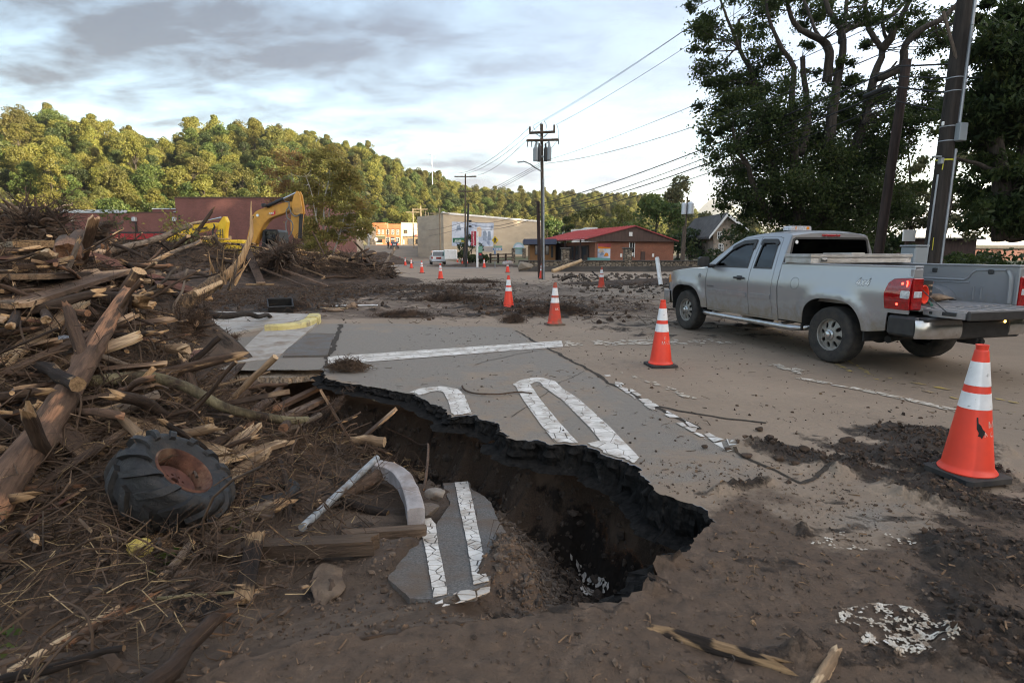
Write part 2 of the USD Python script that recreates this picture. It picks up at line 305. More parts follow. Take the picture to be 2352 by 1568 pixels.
def road_masks(x, y):
    q = np.c_[x, y, np.zeros(len(x))]
    clean = inside(_clean, x, y, .25)
    silt = .98 - .74 * clean - .5 * blob(x, y, G(2005, 1190)[:2], (.55, .3), 20) - .12 * blob(x, y, (5, 4.6), (2, 1.2))
    silt += .26 * clean * sm(fbm(q * .8, 4, 5), .5, .7)
    mud = 1.05 * (1 - sm(y + .9 * (fbm(q * 1.1, 4, 8) - .5), 2.9, 3.75)) * (1 - .95 * inside(_patch, x, y, .3))
    mud = np.maximum(mud, .72 * sm(y, 12.4, 14) * (1 - sm(y, 26, 34)) * (1 - sm(x + .22 * (y - 12), 4.0, 9.0)) * (.45 + .9 * fbm(q * np.array([.35, 1.0, 1]), 4, 21)))
    mud = np.maximum(mud, .9 * sm(-x - .18 * y, .8, 3.5) * sm(y, 14, 17))
    st = .62 * fbm(q * np.array([.28, 1.15, 1]) + 7, 5, 33) + .38 * fbm(q * np.array([1.1, 3.2, 1]) + 3, 5, 34)
    dark = .86 * sm(y, 12.6, 14.5) * (1 - sm(y, 23, 30)) * sm(st, .46, .58) * (1 - .9 * sm(x + .24 * (y - 12), 1.2, 5))
    dark = np.maximum(dark, .80 * sm(-x - .20 * y, .2, 3.0) * sm(y, 13.5, 16) * (1 - sm(y, 36, 44)))
    dark = np.maximum(dark, .42 * sm(st, .5, .6) * sm(y, 9, 11) * sm(x, 1, 2) * (1 - sm(y, 20, 26)))
    for c, r, a, k in (((1800, 1035), (.55, .2), -15, .8), ((1960, 1075), (.6, .22), -25, .8), ((2110, 1010), (.5, .5), -50, .95), ((2090, 1060), (.75, .28), -40, .95), ((2230, 1150), (.5, .35), -30, .8), ((2280, 1290), (.33, .42), -60, .9), ((2260, 1430), (.2, .4), 0, 1.0), ((2180, 1240), (.3, .12), 0, .8), ((2320, 1530), (.25, .3), 0, .9), ((1700, 1120), (.5, .07), 20, .6), ((1560, 655), (3.5, .8), 0, .9), ((1850, 680), (5, 1.0), 0, .7)):
        p = G(*c)[:2]; dark = np.maximum(dark, k * blob(x, y, p, r, a))
    dark = np.maximum(dark, .46 * sm(fbm(q * np.array([3, 7, 1]), 4, 40), .56, .72) * (1 - sm(y, 3.2, 4)))
    return np.clip(silt, 0, 1), np.clip(mud, 0, 1), np.clip(dark, 0, 1)
def road_height(x, y, s, m, d):
    q = np.c_[x, y, np.zeros(len(x))]
    h = .012 * m * (fbm(q * 6, 5, 51) - .3) * 2 + .022 * m * (1 - sm(y, 3.4, 4.5)) * np.maximum(fbm(q * 17, 4, 57) - .45, 0) * 2 + .03 * m * (1 - sm(y, 3.5, 6)) * (fbm(q * 2.4, 3, 54) - .45)
    n = fbm(q * 2.6, 6, 52); e = sm(d + (n - .5) * 1.4, .42, .75)
    h += e * (.012 + .05 * fbm(q * 9, 4, 53) + (.055 * np.maximum(fbm(q * 24, 4, 55) - .42, 0) * 2 + .03 * (fbm(q * 5, 3, 56) - .3)) * (1 - sm(y, 6, 9))) * (1 + .8 * sm(y, 8, 14))
    return h
def graded(seed):
    r = np.random.default_rng(seed); out = []
    for (x0, x1, y0, y1), sp in (((-2.2, 4.6, 1.5, 4.2), .026), ((-3.2, 6.2, 4.2, 7.6), .05), ((-12, 16, -2, 7.6), .3), ((-8.5, 8.5, 7.6, 13), .11), ((-12, 16, 7.6, 13), .5), ((-12, 14, 13, 30), .16), ((-12, 16, 30, 55), .7)):
        gx, gy = np.meshgrid(np.arange(x0, x1, sp), np.arange(y0, y1, sp)); g = np.stack([gx.ravel(), gy.ravel()], 1) + r.uniform(-.3, .3, (gx.size, 2)) * sp
        if out:
            for bx_ in boxes:
                g = g[~((g[:, 0] > bx_[0] - sp * .4) & (g[:, 0] < bx_[1] + sp * .4) & (g[:, 1] > bx_[2] - sp * .4) & (g[:, 1] < bx_[3] + sp * .4))]
        else: boxes = []
        boxes.append((x0, x1, y0, y1)); out.append(g)
    return np.vstack(out)
pts = graded(1); pts = pts[contains_xy(paved.buffer(-.012), pts[:, 0], pts[:, 1])]
ring = np.asarray(paved.exterior.coords)[:-1]
P = np.vstack([ring, pts]); Tt = Delaunay(P).simplices; C = P[Tt].mean(1); Tt = Tt[contains_xy(paved, C[:, 0], C[:, 1])]
a, b, c = P[Tt[:, 0]], P[Tt[:, 1]], P[Tt[:, 2]]; ar = (b[:, 0] - a[:, 0]) * (c[:, 1] - a[:, 1]) - (b[:, 1] - a[:, 1]) * (c[:, 0] - a[:, 0]); Tt[ar < 0] = Tt[ar < 0][:, ::-1]
ms = road_masks(P[:, 0], P[:, 1]); hz = road_height(P[:, 0], P[:, 1], *ms)
def road_z(x, y):
    x, y = np.atleast_1d(x).astype(float), np.atleast_1d(y).astype(float)
    return road_height(x, y, *road_masks(x, y))
obj('road', (np.c_[P, hz], Tt), 'paving', smooth=True, kind='structure', attrs=dict(silt=ms[0], mud=ms[1], dark=ms[2]))
# the broken edge of the pavement: black asphalt layers
def rim_wall(line, depth):
    n = len(line); t = np.gradient(line, axis=0); t /= np.linalg.norm(t, axis=1, keepdims=True) + 1e-9; nr = np.stack([-t[:, 1], t[:, 0]], 1)
    ztop = road_z(line[:, 0], line[:, 1]) - .002
    rows, lv = [], np.array([0, .03, .08, .14, .2, .26, .3]) / .3
    for k, l in enumerate(lv):
        z = ztop - l * depth
        off = ((fbm(np.c_[line * 9, np.full(n, l * 7)], 6, 60) - .5) * .17 + (np.abs(fbm(np.c_[line * 22, np.full(n, l * 12)], 4, 61) - .5) - .1) * .10) * (k > 0) - .05 * l - (.10 * (k == len(lv) - 1))
        rows.append(np.c_[line + nr * off[:, None] * 1.0, z])
    V = np.vstack(rows); i, j = np.meshgrid(np.arange(len(lv) - 1), np.arange(n - 1), indexing='ij')
    q = np.stack([i * n + j, i * n + j + 1, (i + 1) * n + j + 1, (i + 1) * n + j], -1).reshape(-1, 4)
    return V, np.vstack([q[:, :3], q[:, [0, 2, 3]]])
LS = LineString(rimr); s0 = LS.project(Point(rim[1])) + .08; s1 = LS.project(Point(rim[26]))
line = np.array([LS.interpolate(t).coords[0] for t in np.arange(s0, s1, .02)])
dep = np.interp(np.arange(len(line)) * .02 / (s1 - s0), [0, .15, .4, .62, .8, .88, 1], [.07, .09, .11, .19, .27, .2, .1])
obj('pavement_edge', rim_wall(line, dep), 'asphalt_edge', kind='structure')
# the fallen piece of road lies on a sloping plane; the soil under it follows
zs = lambda x, y: -.49 + (4.85 - y) * .168 + .02 * (np.asarray(x) + .35)
def PS(p):
    d = ray(*p); o = np.array([0, 0, EYE]); t = 2.0
    for _ in range(60):
        q = o + d * t; t += (q[2] - float(zs(q[0], q[1]))) / (-d[2] + .168 * d[1]) * .9
    return (o + d * t)[:2]
z2 = lambda L: [((800 + x / 2.6133) / 1.0204, (1000 + y / 2.6133) / 1.0204) for x, y in L]
SLAB = Polygon([PS(p) for p in z2([(620, 345), (700, 340), (775, 335), (800, 380), (870, 420), (925, 470), (945, 540), (1000, 650), (1000, 760), (930, 870), (905, 960), (780, 1000), (590, 1055), (430, 1050), (280, 930), (300, 850), (400, 740), (490, 690), (580, 590), (660, 470), (640, 400)])]).buffer(0)
SLAB = max(polys(Polygon(ragged(np.asarray(SLAB.exterior.coords), .03, 70)).buffer(0)), key=lambda p: p.area)
# soil: the pit floor, its walls, and the mound under the debris
ctl = np.array([(-.5, 5.0, -.72), (.3, 4.25, -.92), (.8, 3.4, -1.02), (.9, 3.05, -1.0), (.55, 2.75, -.68), (.45, 3.1, -.8), (.1, 3.6, -.55), (-.42, 3.6, -.36), (-.49, 4.8, -.56), (-1.0, 5.3, -.7), (-1.6, 6.1, -.75), (-2.3, 6.8, -.85), (-2.6, 7.7, -.95), (-3.3, 7.8, -.9),
    (-.1, 2.5, -.2), (.35, 2.5, -.32), (-.14, 2.25, -.03), (-.6, 2.15, -.03), (-1.05, 2.0, -.04), (-.8, 2.8, -.2), (-.33, 2.5, -.13), (.06, 3.3, -.27), (0, 2.9, -.15), (-.78, 2.9, -.15), (-.05, 3.9, -.42), (-1.2, 3.0, -.22), (-1.3, 4.2, -.33), (-2.0, 5.4, -.3), (-2.0, 3.0, -.1), (-1.6, 2.0, -.05), (-3, 2, .05), (-2.1, 4.0, -.05),
    (-3, 5, .30), (-4, 4, .6), (-4, 6, .85), (-3.3, 6.7, -.25), (-2.8, 7.2, -.75), (-5, 8, 1.02), (-4.4, 9, .34), (-3.9, 8.3, .08), (-6, 10, .95), (-7, 7, 1.3), (-8, 5, 1.15), (-7, 2, .4), (-5, 2, .2), (-2, -1, 0), (-8, -1, 0), (-5.6, 11.5, .1), (-9, 11, .6), (-9, 8, .9), (-2.9, 6.1, -.30), (-1.3, 1.2, -.02)])
rbf = RBFInterpolator(ctl[:, :2], ctl[:, 2], smoothing=.002, kernel='thin_plate_spline')
from shapely import points as shp_points, distance as shp_distance
def soil_z(x, y, detail=True):
    x, y = np.atleast_1d(x).astype(float), np.atleast_1d(y).astype(float)
    f = rbf(np.c_[x, y]); q = np.c_[x, y, np.zeros(len(x))]
    if detail:
        rough = .10 * (fbm(q * 2.2, 5, 71) - .5) * sm(-f, .05, .3) + .045 * (fbm(q * 8, 4, 72) - .5) + .02 * (fbm(q * 25, 3, 75) - .5)
        lump = np.maximum(fbm(q * 4.2, 3, 73) - .5, 0) * .22 * sm(x, -.2, .3) * sm(-f, .2, .5)
        f = f + rough + lump
    sd = shp_distance(SLAB.exterior, shp_points(np.c_[x, y])) * np.where(contains_xy(SLAB, x, y), 1, -1); sd = sd + .14 * (fbm(q * 5 + 3, 4, 76) - .5) - .05 * sm(x, -.4, .05) - .05 * sm(-y, -3.2, -2.6)
    f = f + (np.minimum(f, zs(x, y) - .05) - f) * sm(sd, -.0, .05)
    d = np.where(contains_xy(soil_hole, x, y), 1, -1) * shp_distance(soil_hole.exterior, shp_points(np.c_[x, y]))
    d = d + .07 * (fbm(q * 5, 4, 74) - .5)
    d = d + .24 * sm(-f, .35, .6)
    w = np.clip(-f * .42, .03, .36); out = sm(d, -.03, w)
    return np.where(out >= 1, f, -.31 + (f + .31) * out)
gx, gy = np.meshgrid(np.unique(np.r_[np.arange(-9, -3, .09), np.arange(-3, 1.7, .032)]), np.unique(np.r_[np.arange(.4, 6, .032), np.arange(6, 11.6, .07)]))
sx, sy = gx.ravel(), gy.ravel(); sz = soil_z(sx, sy); keep_above = sz
i, j = np.meshgrid(np.arange(gx.shape[0] - 1), np.arange(gx.shape[1] - 1), indexing='ij'); W = gx.shape[1]
q = np.stack([i * W + j, i * W + j + 1, (i + 1) * W + j + 1, (i + 1) * W + j], -1).reshape(-1, 4)
SF = np.vstack([q[:, :3], q[:, [0, 2, 3]]]); cx, cy = sx[SF].mean(1), sy[SF].mean(1)
SF = SF[contains_xy(soil_hole.buffer(.42), cx, cy)]
qq = np.c_[sx, sy, sz]
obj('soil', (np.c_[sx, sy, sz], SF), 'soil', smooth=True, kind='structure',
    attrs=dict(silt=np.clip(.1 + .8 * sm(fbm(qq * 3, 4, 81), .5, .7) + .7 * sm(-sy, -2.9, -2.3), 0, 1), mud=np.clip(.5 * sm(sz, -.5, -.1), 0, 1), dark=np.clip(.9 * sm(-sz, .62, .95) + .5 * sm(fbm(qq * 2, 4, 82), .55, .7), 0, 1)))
# wide terrain and hills
az = np.radians(np.r_[np.arange(-180, -60, 10), np.arange(-60, 40, 1.0), np.arange(40, 180, 8)])
rr = np.r_[np.arange(0, 130, 5), np.arange(130, 420, 8), 500, 700, 1200, 2500, 5000, 9000]
AZ_U = np.array([-400, -150, 0, 70, 150, 230, 330, 400, 420, 450, 560, 650, 780, 880, 930, 1000, 1060, 1100, 1200, 1400, 1500, 1580, 1640, 1750, 2352])
SK_V = np.array([330, 300, 290, 252, 245, 275, 287, 325, 325, 290, 283, 293, 306, 328, 362, 388, 410, 425, 432, 436, 446, 470, 520, 560, 575])
HR = np.interp(AZ_U, [0, 900, 1100, 1500, 2352], [215, 250, 330, 380, 380]); HB = np.interp(AZ_U, [0, 650, 900, 1200, 1500, 2352], [112, 120, 185, 205, 230, 250])
_azk = np.array([math.atan2(*ray(u, 560)[:2]) for u in AZ_U])
_hk = np.array([A(u, v, 1.0 * r / math.hypot(1, ray(u, v)[0] / ray(u, v)[1]))[2] for u, v, r in zip(AZ_U, SK_V, HR)]) - 16.5
def hill_h(x, y):
    x, y = np.asarray(x, float), np.asarray(y, float); r, a = np.hypot(x, y), np.arctan2(x, y)
    H = np.maximum(np.interp(a, _azk, _hk), 0) * sm(a, -1.35, -.85); R, B = np.interp(a, _azk, HR), np.interp(a, _azk, HB)
    t = np.clip((r - B) / (R - B), 0, 1.6)
    return np.where(t < 1, H * (1 - np.maximum(1 - t, 0) ** 1.6), H * (1 - .12 * (t - 1)))
def land(x, y): return T(x, y) + hill_h(x, y)
aa, r2 = np.meshgrid(az, rr); X, Y = r2 * np.sin(aa), r2 * np.cos(aa); Z = land(X, Y) - .03
cut = sbox(-11.6, 15.6, -1.6, 54.6)
ngx = np.c_[X.ravel(), Y.ravel()]; inner = contains_xy(sbox(-13, 17, -3, 56), ngx[:, 0], ngx[:, 1])
ngx = ngx[~inner]; cr = np.asarray(cut.exterior.segmentize(2.0).coords)[:-1]; ngx = np.unique(np.round(np.vstack([ngx, cr]), 3), axis=0)
Tg = Delaunay(ngx).simplices; Cg = ngx[Tg].mean(1); Tg = Tg[~contains_xy(cut, Cg[:, 0], Cg[:, 1])]
gz = land(ngx[:, 0], ngx[:, 1]) - .03
hilly = hill_h(Cg[:, 0], Cg[:, 1])[~contains_xy(cut, Cg[:, 0], Cg[:, 1])] > 1.0
obj('ground', (np.c_[ngx, gz], Tg[~hilly]), 'terrain', smooth=True, kind='structure')
obj('hillside', (np.c_[ngx, gz], Tg[hilly]), 'forest_floor', smooth=True, kind='structure')
# far mountain
mu = np.linspace(1380, 2100, 60); mh = 30 + 330 * np.exp(-((mu - 1632) / 62.0) ** 2) + 200 * np.exp(-((mu - 1800) / 120.0) ** 2); mh = mh + 25 * (fbm(np.c_[mu / 30, mu * 0, mu * 0], 3, 5) - .5)
mx = np.array([A(u, 570, 4300)[0] for u in mu])
rows = [np.c_[mx, 4300 + (k - 3) * 260 + 0 * mx, np.maximum(mh * w - 2, -2)] for k, w in enumerate((0, .45, .85, 1.0, .8, .4, 0))]
i, j = np.meshgrid(np.arange(6), np.arange(59), indexing='ij'); q = np.stack([i * 60 + j, i * 60 + j + 1, (i + 1) * 60 + j + 1, (i + 1) * 60 + j], -1).reshape(-1, 4)
obj('mountain', (np.vstack(rows), np.vstack([q[:, :3], q[:, [0, 2, 3]]])), 'far_slope', smooth=True, kind='structure')
# the street that climbs to the town
def ribbon(cl, w, dz, n=60):
    c = curve(np.c_[np.asarray(cl, float), np.zeros(len(cl))], n)[:, :2]; t = np.gradient(c, axis=0); t /= np.linalg.norm(t, axis=1, keepdims=True); nr = np.stack([t[:, 1], -t[:, 0]], 1)
    w = np.interp(np.linspace(0, 1, n), np.linspace(0, 1, len(w)), w)
    ks = np.linspace(-1, 1, 7); V = np.vstack([np.c_[c + nr * (k * w[:, None] / 2), T(*(c + nr * (k * w[:, None] / 2)).T) + dz] for k in ks])
    i, j = np.meshgrid(np.arange(6), np.arange(n - 1), indexing='ij'); q = np.stack([i * n + j, i * n + j + 1, (i + 1) * n + j + 1, (i + 1) * n + j], -1).reshape(-1, 4)
    return V, np.vstack([q[:, [0, 2, 1]], q[:, [0, 3, 2]]])
mat('silty_street', (.20, .155, .112), (.27, .205, .145), scale=.35, rough=.9, bump=.2, space='position', c3=(.17, .16, .15), scale3=.12, lo3=.5, hi3=.62)
st = ribbon([(-5.6, 54), (-9.5, 66), (-14, 80), (-20.5, 105), (-27, 132), (-33, 160), (-36, 172)], [15, 13.5, 12.5, 12.5, 13, 14, 15], .004, 70)
obj('street', st, 'silty_street', smooth=True, kind='structure')
# crack in the pavement, markings
mat('crack', (.018, .014, .01), (.05, .036, .024), scale=20, rough=1, space='position')
def strip(pl, w, seed, z=.006, name='crack', m='crack', jag=.03):
    l = LineString(pl); n = max(int(l.length / .035), 8); d = np.array([l.interpolate(t).coords[0] for t in np.linspace(0, l.length, n)])
    d += np.stack([fbm(np.c_[d * 3, np.full(n, s)], 5, seed) - .5 for s in (0, 5)], 1) * jag * 4
    t = np.gradient(d, axis=0); t /= np.linalg.norm(t, axis=1, keepdims=True) + 1e-9; nr = np.stack([t[:, 1], -t[:, 0]], 1)
    ww = w * (.25 + 1.5 * fbm(np.c_[d * 4, np.full(n, 2)], 4, seed + 3)); zz = road_z(d[:, 0], d[:, 1]) + z
    V = np.vstack([np.c_[d - nr * ww[:, None] / 2, zz], np.c_[d + nr * ww[:, None] / 2, zz]]); j = np.arange(n - 1)
    return V, np.vstack([np.stack([j, j + n, j + 1], 1), np.stack([j + 1, j + n, j + n + 1], 1)])
W2 = lambda L: [tuple(G(*p)[:2]) for p in L]
cr = [strip(W2([(1185, 760), (1240, 790), (1350, 850), (1400, 880), (1500, 930), (1610, 985)]), .05, 1), strip(W2([(1500, 930), (1560, 945), (1650, 958), (1760, 972)]), .035, 2), strip(W2([(1690, 1038), (1760, 1072), (1835, 1112)]), .03, 4),
      strip(W2([(1835, 1112), (1880, 1092), (1960, 1065)]), .04, 5), strip(W2([(782, 745), (765, 790), (757, 822), (750, 845)]), .09, 6), strip(W2([(690, 752), (640, 815)]), .025, 7), strip(W2([(1090, 838), (1180, 815), (1300, 795)]), .012, 8), strip(W2([(1350, 850), (1290, 880), (1180, 960)]), .008, 9)]
obj('crack', cat(cr), 'crack', kind='structure')
def paint(poly, sp, seed, gap, name, m, keep=1.0, z=.008, zf=None, blot=None):
    cells = voro_cells(poly, sp, seed, gap, keep)
    if blot: cells = [c for c in cells if float(fbm(np.array([[c.centroid.x * blot[0], c.centroid.y * blot[0], seed]]), 4, seed)[0]) > blot[1]]
    if not cells: return
    out = []
    for c in cells:
        v, f = prism(c, 0, .0014); zz = (zf or road_z)(v[:, 0], v[:, 1]); v = v + np.c_[0 * zz, 0 * zz, zz + z]; out.append((v, f))
    obj(name, cat(out), m, kind='structure')
Q = lambda L: Polygon(W2(L))
paint(Q([(752, 820), (1290, 783), (1294, 797), (753, 839)]).difference(LineString(W2([(700, 832), (1300, 789)])).buffer(.012)).difference(missing.buffer(.03)), .20, 11, .003, 'stop_line', 'road_paint')
paint(Q([(1290, 783), (1640, 778), (1700, 790), (1500, 792), (1294, 797)]), .16, 12, .02, 'stop_line', 'worn_paint', .62)
paint(Q([(1760, 838), (1790, 835), (1870, 857), (1840, 862)]), .13, 13, .012, 'lane_line', 'worn_paint', .85)
paint(LineString(W2([(1830, 868), (1940, 888), (2080, 917), (2205, 946)])).buffer(.07, cap_style=2), .16, 14, .012, 'lane_line', 'worn_paint', .9)
paint(LineString(W2([(1390, 862), (1500, 935), (1600, 990), (1690, 1038)])).buffer(.075, cap_style=2), .14, 15, .012, 'edge_line', 'road_paint', .62)
paint(LineString(W2([(1430, 855), (1540, 895), (1610, 925)])).buffer(.07, cap_style=2), .12, 16, .016, 'edge_line', 'worn_paint', .42)
for k, L in enumerate(([(1700, 690), (2000, 860), (2352, 930)], [(1660, 690), (1960, 858), (2352, 955)], [(1390, 703), (1560, 722)])):
    paint(LineString(W2(L)).buffer(.05, cap_style=2), .14, 17 + k, .02, 'centre_line', 'yellow_paint', .5)
# the word on the road: two tall letters, cut by the break
ol = LineString(W2([(1200, 884), (1222, 920), (1262, 972), (1308, 1026)])).buffer(.095, cap_style=2)
orr = LineString(W2([(1262, 886), (1310, 918), (1375, 980), (1440, 1052)])).buffer(.095, cap_style=2)
otop = LineString(W2([(1197, 884), (1212, 876), (1235, 872), (1258, 878), (1270, 890)])).buffer(.1)
obot = Q([(1338, 1022), (1392, 1010), (1470, 1052), (1452, 1070), (1400, 1048)])
paint(unary_union([ol, orr, otop, obot]).difference(missing.buffer(.02)), .13, 21, .003, 'letter_marking', 'road_paint')
lt = unary_union([LineString(W2([(958, 904), (975, 897), (1010, 893), (1035, 898), (1048, 912)])).buffer(.1), LineString(W2([(1038, 900), (1050, 920), (1062, 955)])).buffer(.1, cap_style=2)])
paint(lt.difference(missing.buffer(.02)), .11, 22, .003, 'letter_marking', 'road_paint')
paint(Polygon([G(2060, 1455)[:2] + np.array([.24 * math.cos(t), .17 * math.sin(t)]) for t in np.linspace(0, 6.2, 24)]), .010, 23, .0005, 'paint_trace', 'worn_paint', .72, z=.012, blot=(34, .53))
paint(Q([(1990, 1462), (2050, 1490), (2045, 1500), (1985, 1475)]), .014, 24, .0006, 'paint_trace', 'road_paint', .9, z=.012, blot=(26, .48))
paint(Polygon([G(1975, 1245)[:2] + np.array([.3 * math.cos(t), .1 * math.sin(t)]) for t in np.linspace(0, 6.2, 24)]), .013, 25, .001, 'paint_trace', 'worn_paint', .5, z=.010, blot=(34, .57))
# sidewalk panels, kerb end
sw = '/World/' + 'sidewalk'; used.add(sw); info(UsdGeom.Xform.Define(stage, sw).GetPrim(), kind='structure')
for k, (L, z, m, tl) in enumerate([([(340, 735), (470, 718), (735, 726), (722, 733), (600, 758), (380, 800)], .05, 'concrete', (0, 0)), ([(604, 760), (735, 737), (728, 748), (640, 822), (520, 838), (560, 800)], .03, 'concrete', (0, .01)),
        ([(735, 742), (780, 741), (762, 790), (754, 820), (648, 822), (690, 752)], .005, 'asphalt', (0, -.012)), ([(330, 800), (560, 802), (520, 838), (440, 848), (250, 850)], .02, 'concrete', (0, -.03))]):
    p = Q(L).buffer(-.012)
    y0 = p.centroid.y
    obj('slab', sheet(p, .12, lambda a, b, z=z, tl=tl, y0=y0: np.c_[a, b, z + tl[1] * (b - y0) + .012 * (fbm(np.c_[a, b, 0 * a], 3, k) - .5)], thick=.07), m, sw, smooth=30)
obj('broken_base', sheet(Polygon(ragged(np.array(W2([(520, 838), (650, 824), (752, 822), (744, 846), (660, 852), (575, 852), (470, 858)])), .07, 66)).buffer(0), .03, lambda a, b: np.c_[a, b, -.03 + .035 * (fbm(np.c_[a * 14, b * 14, 0 * a], 3, 4) - .5) - .05 * sm(-b, -8.1, -7.5)], thick=.08), 'aggregate', sw)
# ---------------------------------------------------------------- the pickup truck (x forward, y to its left, z up, origin under the rear axle)
def car_paint(name, col, dirt=(.20, .15, .10), metal=.55, z0=.45, z1=.95, rough=.32):
    N = {'tc': ('texture_coordinate', {}), 's': ('separate_xyz', {}), 'n': ('noise_texture', {'scale': 7.0, 'detail': 8.0, 'roughness': .7}), 'h': ('map_range', {'from_min': z0, 'from_max': z1 - .12, 'to_min': .52, 'to_max': .0}),
         'a': ('math', {'math_type': 'multiply_add', 'value2': .9}), 'e': ('map_range', {'range_type': 'smoothstep', 'from_min': .40, 'from_max': 1.05}), 'm': ('mix_color', {'a': col, 'b': dirt}),
         'mm': ('mix_float', {'a': metal, 'b': 0.0}), 'mr': ('mix_float', {'a': rough, 'b': .85}), 'p': ('principled_bsdf', {'coat_weight': .35, 'coat_roughness': .08})}
    mats[name] = usdkit.material(stage, '/World/Looks/' + name, N, [('tc.object', 's.vector'), ('tc.object', 'n.vector'), ('s.z', 'h.value'), ('n.fac', 'a.value1'), ('h.result', 'a.value3'), ('a.value', 'e.value'),
        ('e.result', 'm.fac'), ('e.result', 'mm.fac'), ('e.result', 'mr.fac'), ('m.result', 'p.base_color'), ('mm.result', 'p.metallic'), ('mr.result', 'p.roughness')], surface='p.BSDF')
car_paint('silver_paint', (.335, .335, .342), metal=.7); car_paint('bed_paint', (.25, .25, .255), z0=.6, z1=1.1, metal=.3, rough=.42); car_paint('white_car_paint', (.66, .66, .65), z0=.3, z1=.9, metal=0)
mat('black_plastic', (.012, .012, .013), (.028, .027, .026), scale=12, rough=.5, bump=.1, bscale=200)
mat('dark_under', (.008, .008, .008), (.02, .017, .014), scale=9, rough=.9)
mat('rubber', (.018, .017, .016), (.05, .042, .034), scale=8, rough=.9, bump=.3, bscale=60)
mat('wheel_metal', (.23, .21, .18), (.33, .31, .28), scale=9, rough=.5, metal=.5)
mat('chrome', (.55, .55, .56), (.42, .40, .37), scale=6, rough=.22, metal=.95, c3=(.25, .2, .15), scale3=5, lo3=.58, hi3=.75)
mat('seat_cloth', (.03, .03, .032), rough=.95)
mat('red_lens', (.30, .006, .008), (.16, .003, .004), scale=20, rough=.08, coat=.6)
mat('clear_lens', (.55, .55, .56), (.3, .3, .32), scale=30, rough=.1, coat=.5)
mat('amber_lens', (.62, .22, .03), rough=.15, coat=.5)
mats['brake_glow'] = usdkit.material(stage, '/World/Looks/brake_glow', {'e': ('emission', {'color': (1, .05, .03), 'strength': 1.6})}, surface='e.emission')
mats['lamp_glow'] = usdkit.material(stage, '/World/Looks/lamp_glow', {'e': ('emission', {'color': (1, .5, .12), 'strength': 1.5})}, surface='e.emission')
def glass_mat(name, tint, fac_min=.06):
    mats[name] = usdkit.material(stage, '/World/Looks/' + name, {'f': ('fresnel', {'IOR': 1.5}), 't': ('transparent_bsdf', {'color': tint}), 'g': ('glossy_bsdf', {'color': (1, 1, 1), 'roughness': .02}), 'm': ('mix_closure', {})},
        [('f.fac', 'm.fac'), ('t.BSDF', 'm.closure1'), ('g.BSDF', 'm.closure2')], surface='m.closure')
glass_mat('tinted_glass', (.13, .14, .145)); glass_mat('door_glass', (.34, .37, .38)); glass_mat('window_glass', (.2, .22, .23))
# diamond plate
mats['tread_plate'] = usdkit.material(stage, '/World/Looks/tread_plate', {'tc': ('texture_coordinate', {}), 'mp': ('mapping', {'scale': (1, 1.6, 1.6)}), 'v': ('voronoi_texture', {'scale': 38.0, 'randomness': .25, 'metric': 'manhattan'}), 'b': ('bump', {'strength': .8, 'distance': .006}), 'n': ('noise_texture', {'scale': 6.0, 'detail': 5.0}),
    'r': ('rgb_ramp', {'ramp': [(.35, (.52, .51, .49)), (.7, (.34, .31, .27))]}), 'p': ('principled_bsdf', {'metallic': .85, 'roughness': .36})}, [('tc.object', 'mp.vector'), ('mp.vector', 'v.vector'), ('tc.object', 'n.vector'), ('v.distance', 'b.height'), ('n.fac', 'r.fac'), ('r.color', 'p.base_color'), ('b.normal', 'p.normal')], surface='p.BSDF')

HEAD = math.radians(15.3)
TR = np.array([[-math.sin(HEAD), -math.cos(HEAD), 0], [math.cos(HEAD), -math.sin(HEAD), 0], [0, 0, 1]])
TRUCK = Mx(TR, (5.39, 8.2, .008))
def bodyw(x, z):
    b = .965 - .05 * sm(z, 1.08, 1.42) - .05 * sm(-z, -.82, -.45) + .018 * np.exp(-((z - 1.0) / .12) ** 2)
    for xc in (0, 3.645):
        r = np.maximum(np.abs(x - xc) / 1.06, np.abs(z - .42) / 1.0); r = (np.abs((x - xc) / 1.06) ** 3 + np.abs(np.maximum(z - .40, 0)) ** 3) ** (1 / 3)
        b = b + .042 * np.exp(-((r - .52) / .085) ** 2) * (r > 0)
    return b - .16 * sm(x, 3.9, 4.62) ** 2
def cabw(x, z):
    d = np.maximum(z - 1.25, 0); return bodyw(x, np.minimum(z, 1.25)) - .30 * d - .16 * d * d
def side(poly, sp, w, s=1, thick=.014, off=0.0):
    p = affinity.scale(poly, -1, 1, origin=(0, 0)) if s > 0 else poly
    return sheet(p, sp, lambda a, b: np.c_[(-a if s > 0 else a), s * (w((-a if s > 0 else a), b) + off), b], thick=thick)
def arch(xc, rx=.53, rz=.50):
    t = np.linspace(0, PI, 30); e = 2 / 2.9
    return Polygon(np.r_[np.c_[xc + rx * np.sign(np.cos(t)) * abs(np.cos(t)) ** e, .40 + rz * abs(np.sin(t)) ** e], [(xc - rx, .1), (xc + rx, .1)]])
truck = thing('pickup_truck', 'muddy silver extended cab pickup truck with its tailgate down beside the cones', 'pickup truck', M=TRUCK)
FENDER = Polygon([(2.975, .5), (2.975, 1.235), (3.3, 1.228), (3.8, 1.20), (4.15, 1.165), (4.38, 1.11), (4.50, 1.0), (4.55, .82), (4.5, .60), (4.3, .52)]).difference(arch(3.645))
CABP = Polygon([(1.07, .47), (2.965, .47), (2.965, 1.235), (3.1, 1.25), (2.95, 1.34), (2.45, 1.69), (2.2, 1.80), (1.9, 1.838), (1.5, 1.852), (1.22, 1.842), (1.11, 1.81), (1.07, 1.25)])
DOOR = Polygon([(1.765, .5), (2.96, .5), (2.96, 1.24), (2.97, 1.29), (2.42, 1.675), (2.2, 1.765), (1.765, 1.79)])
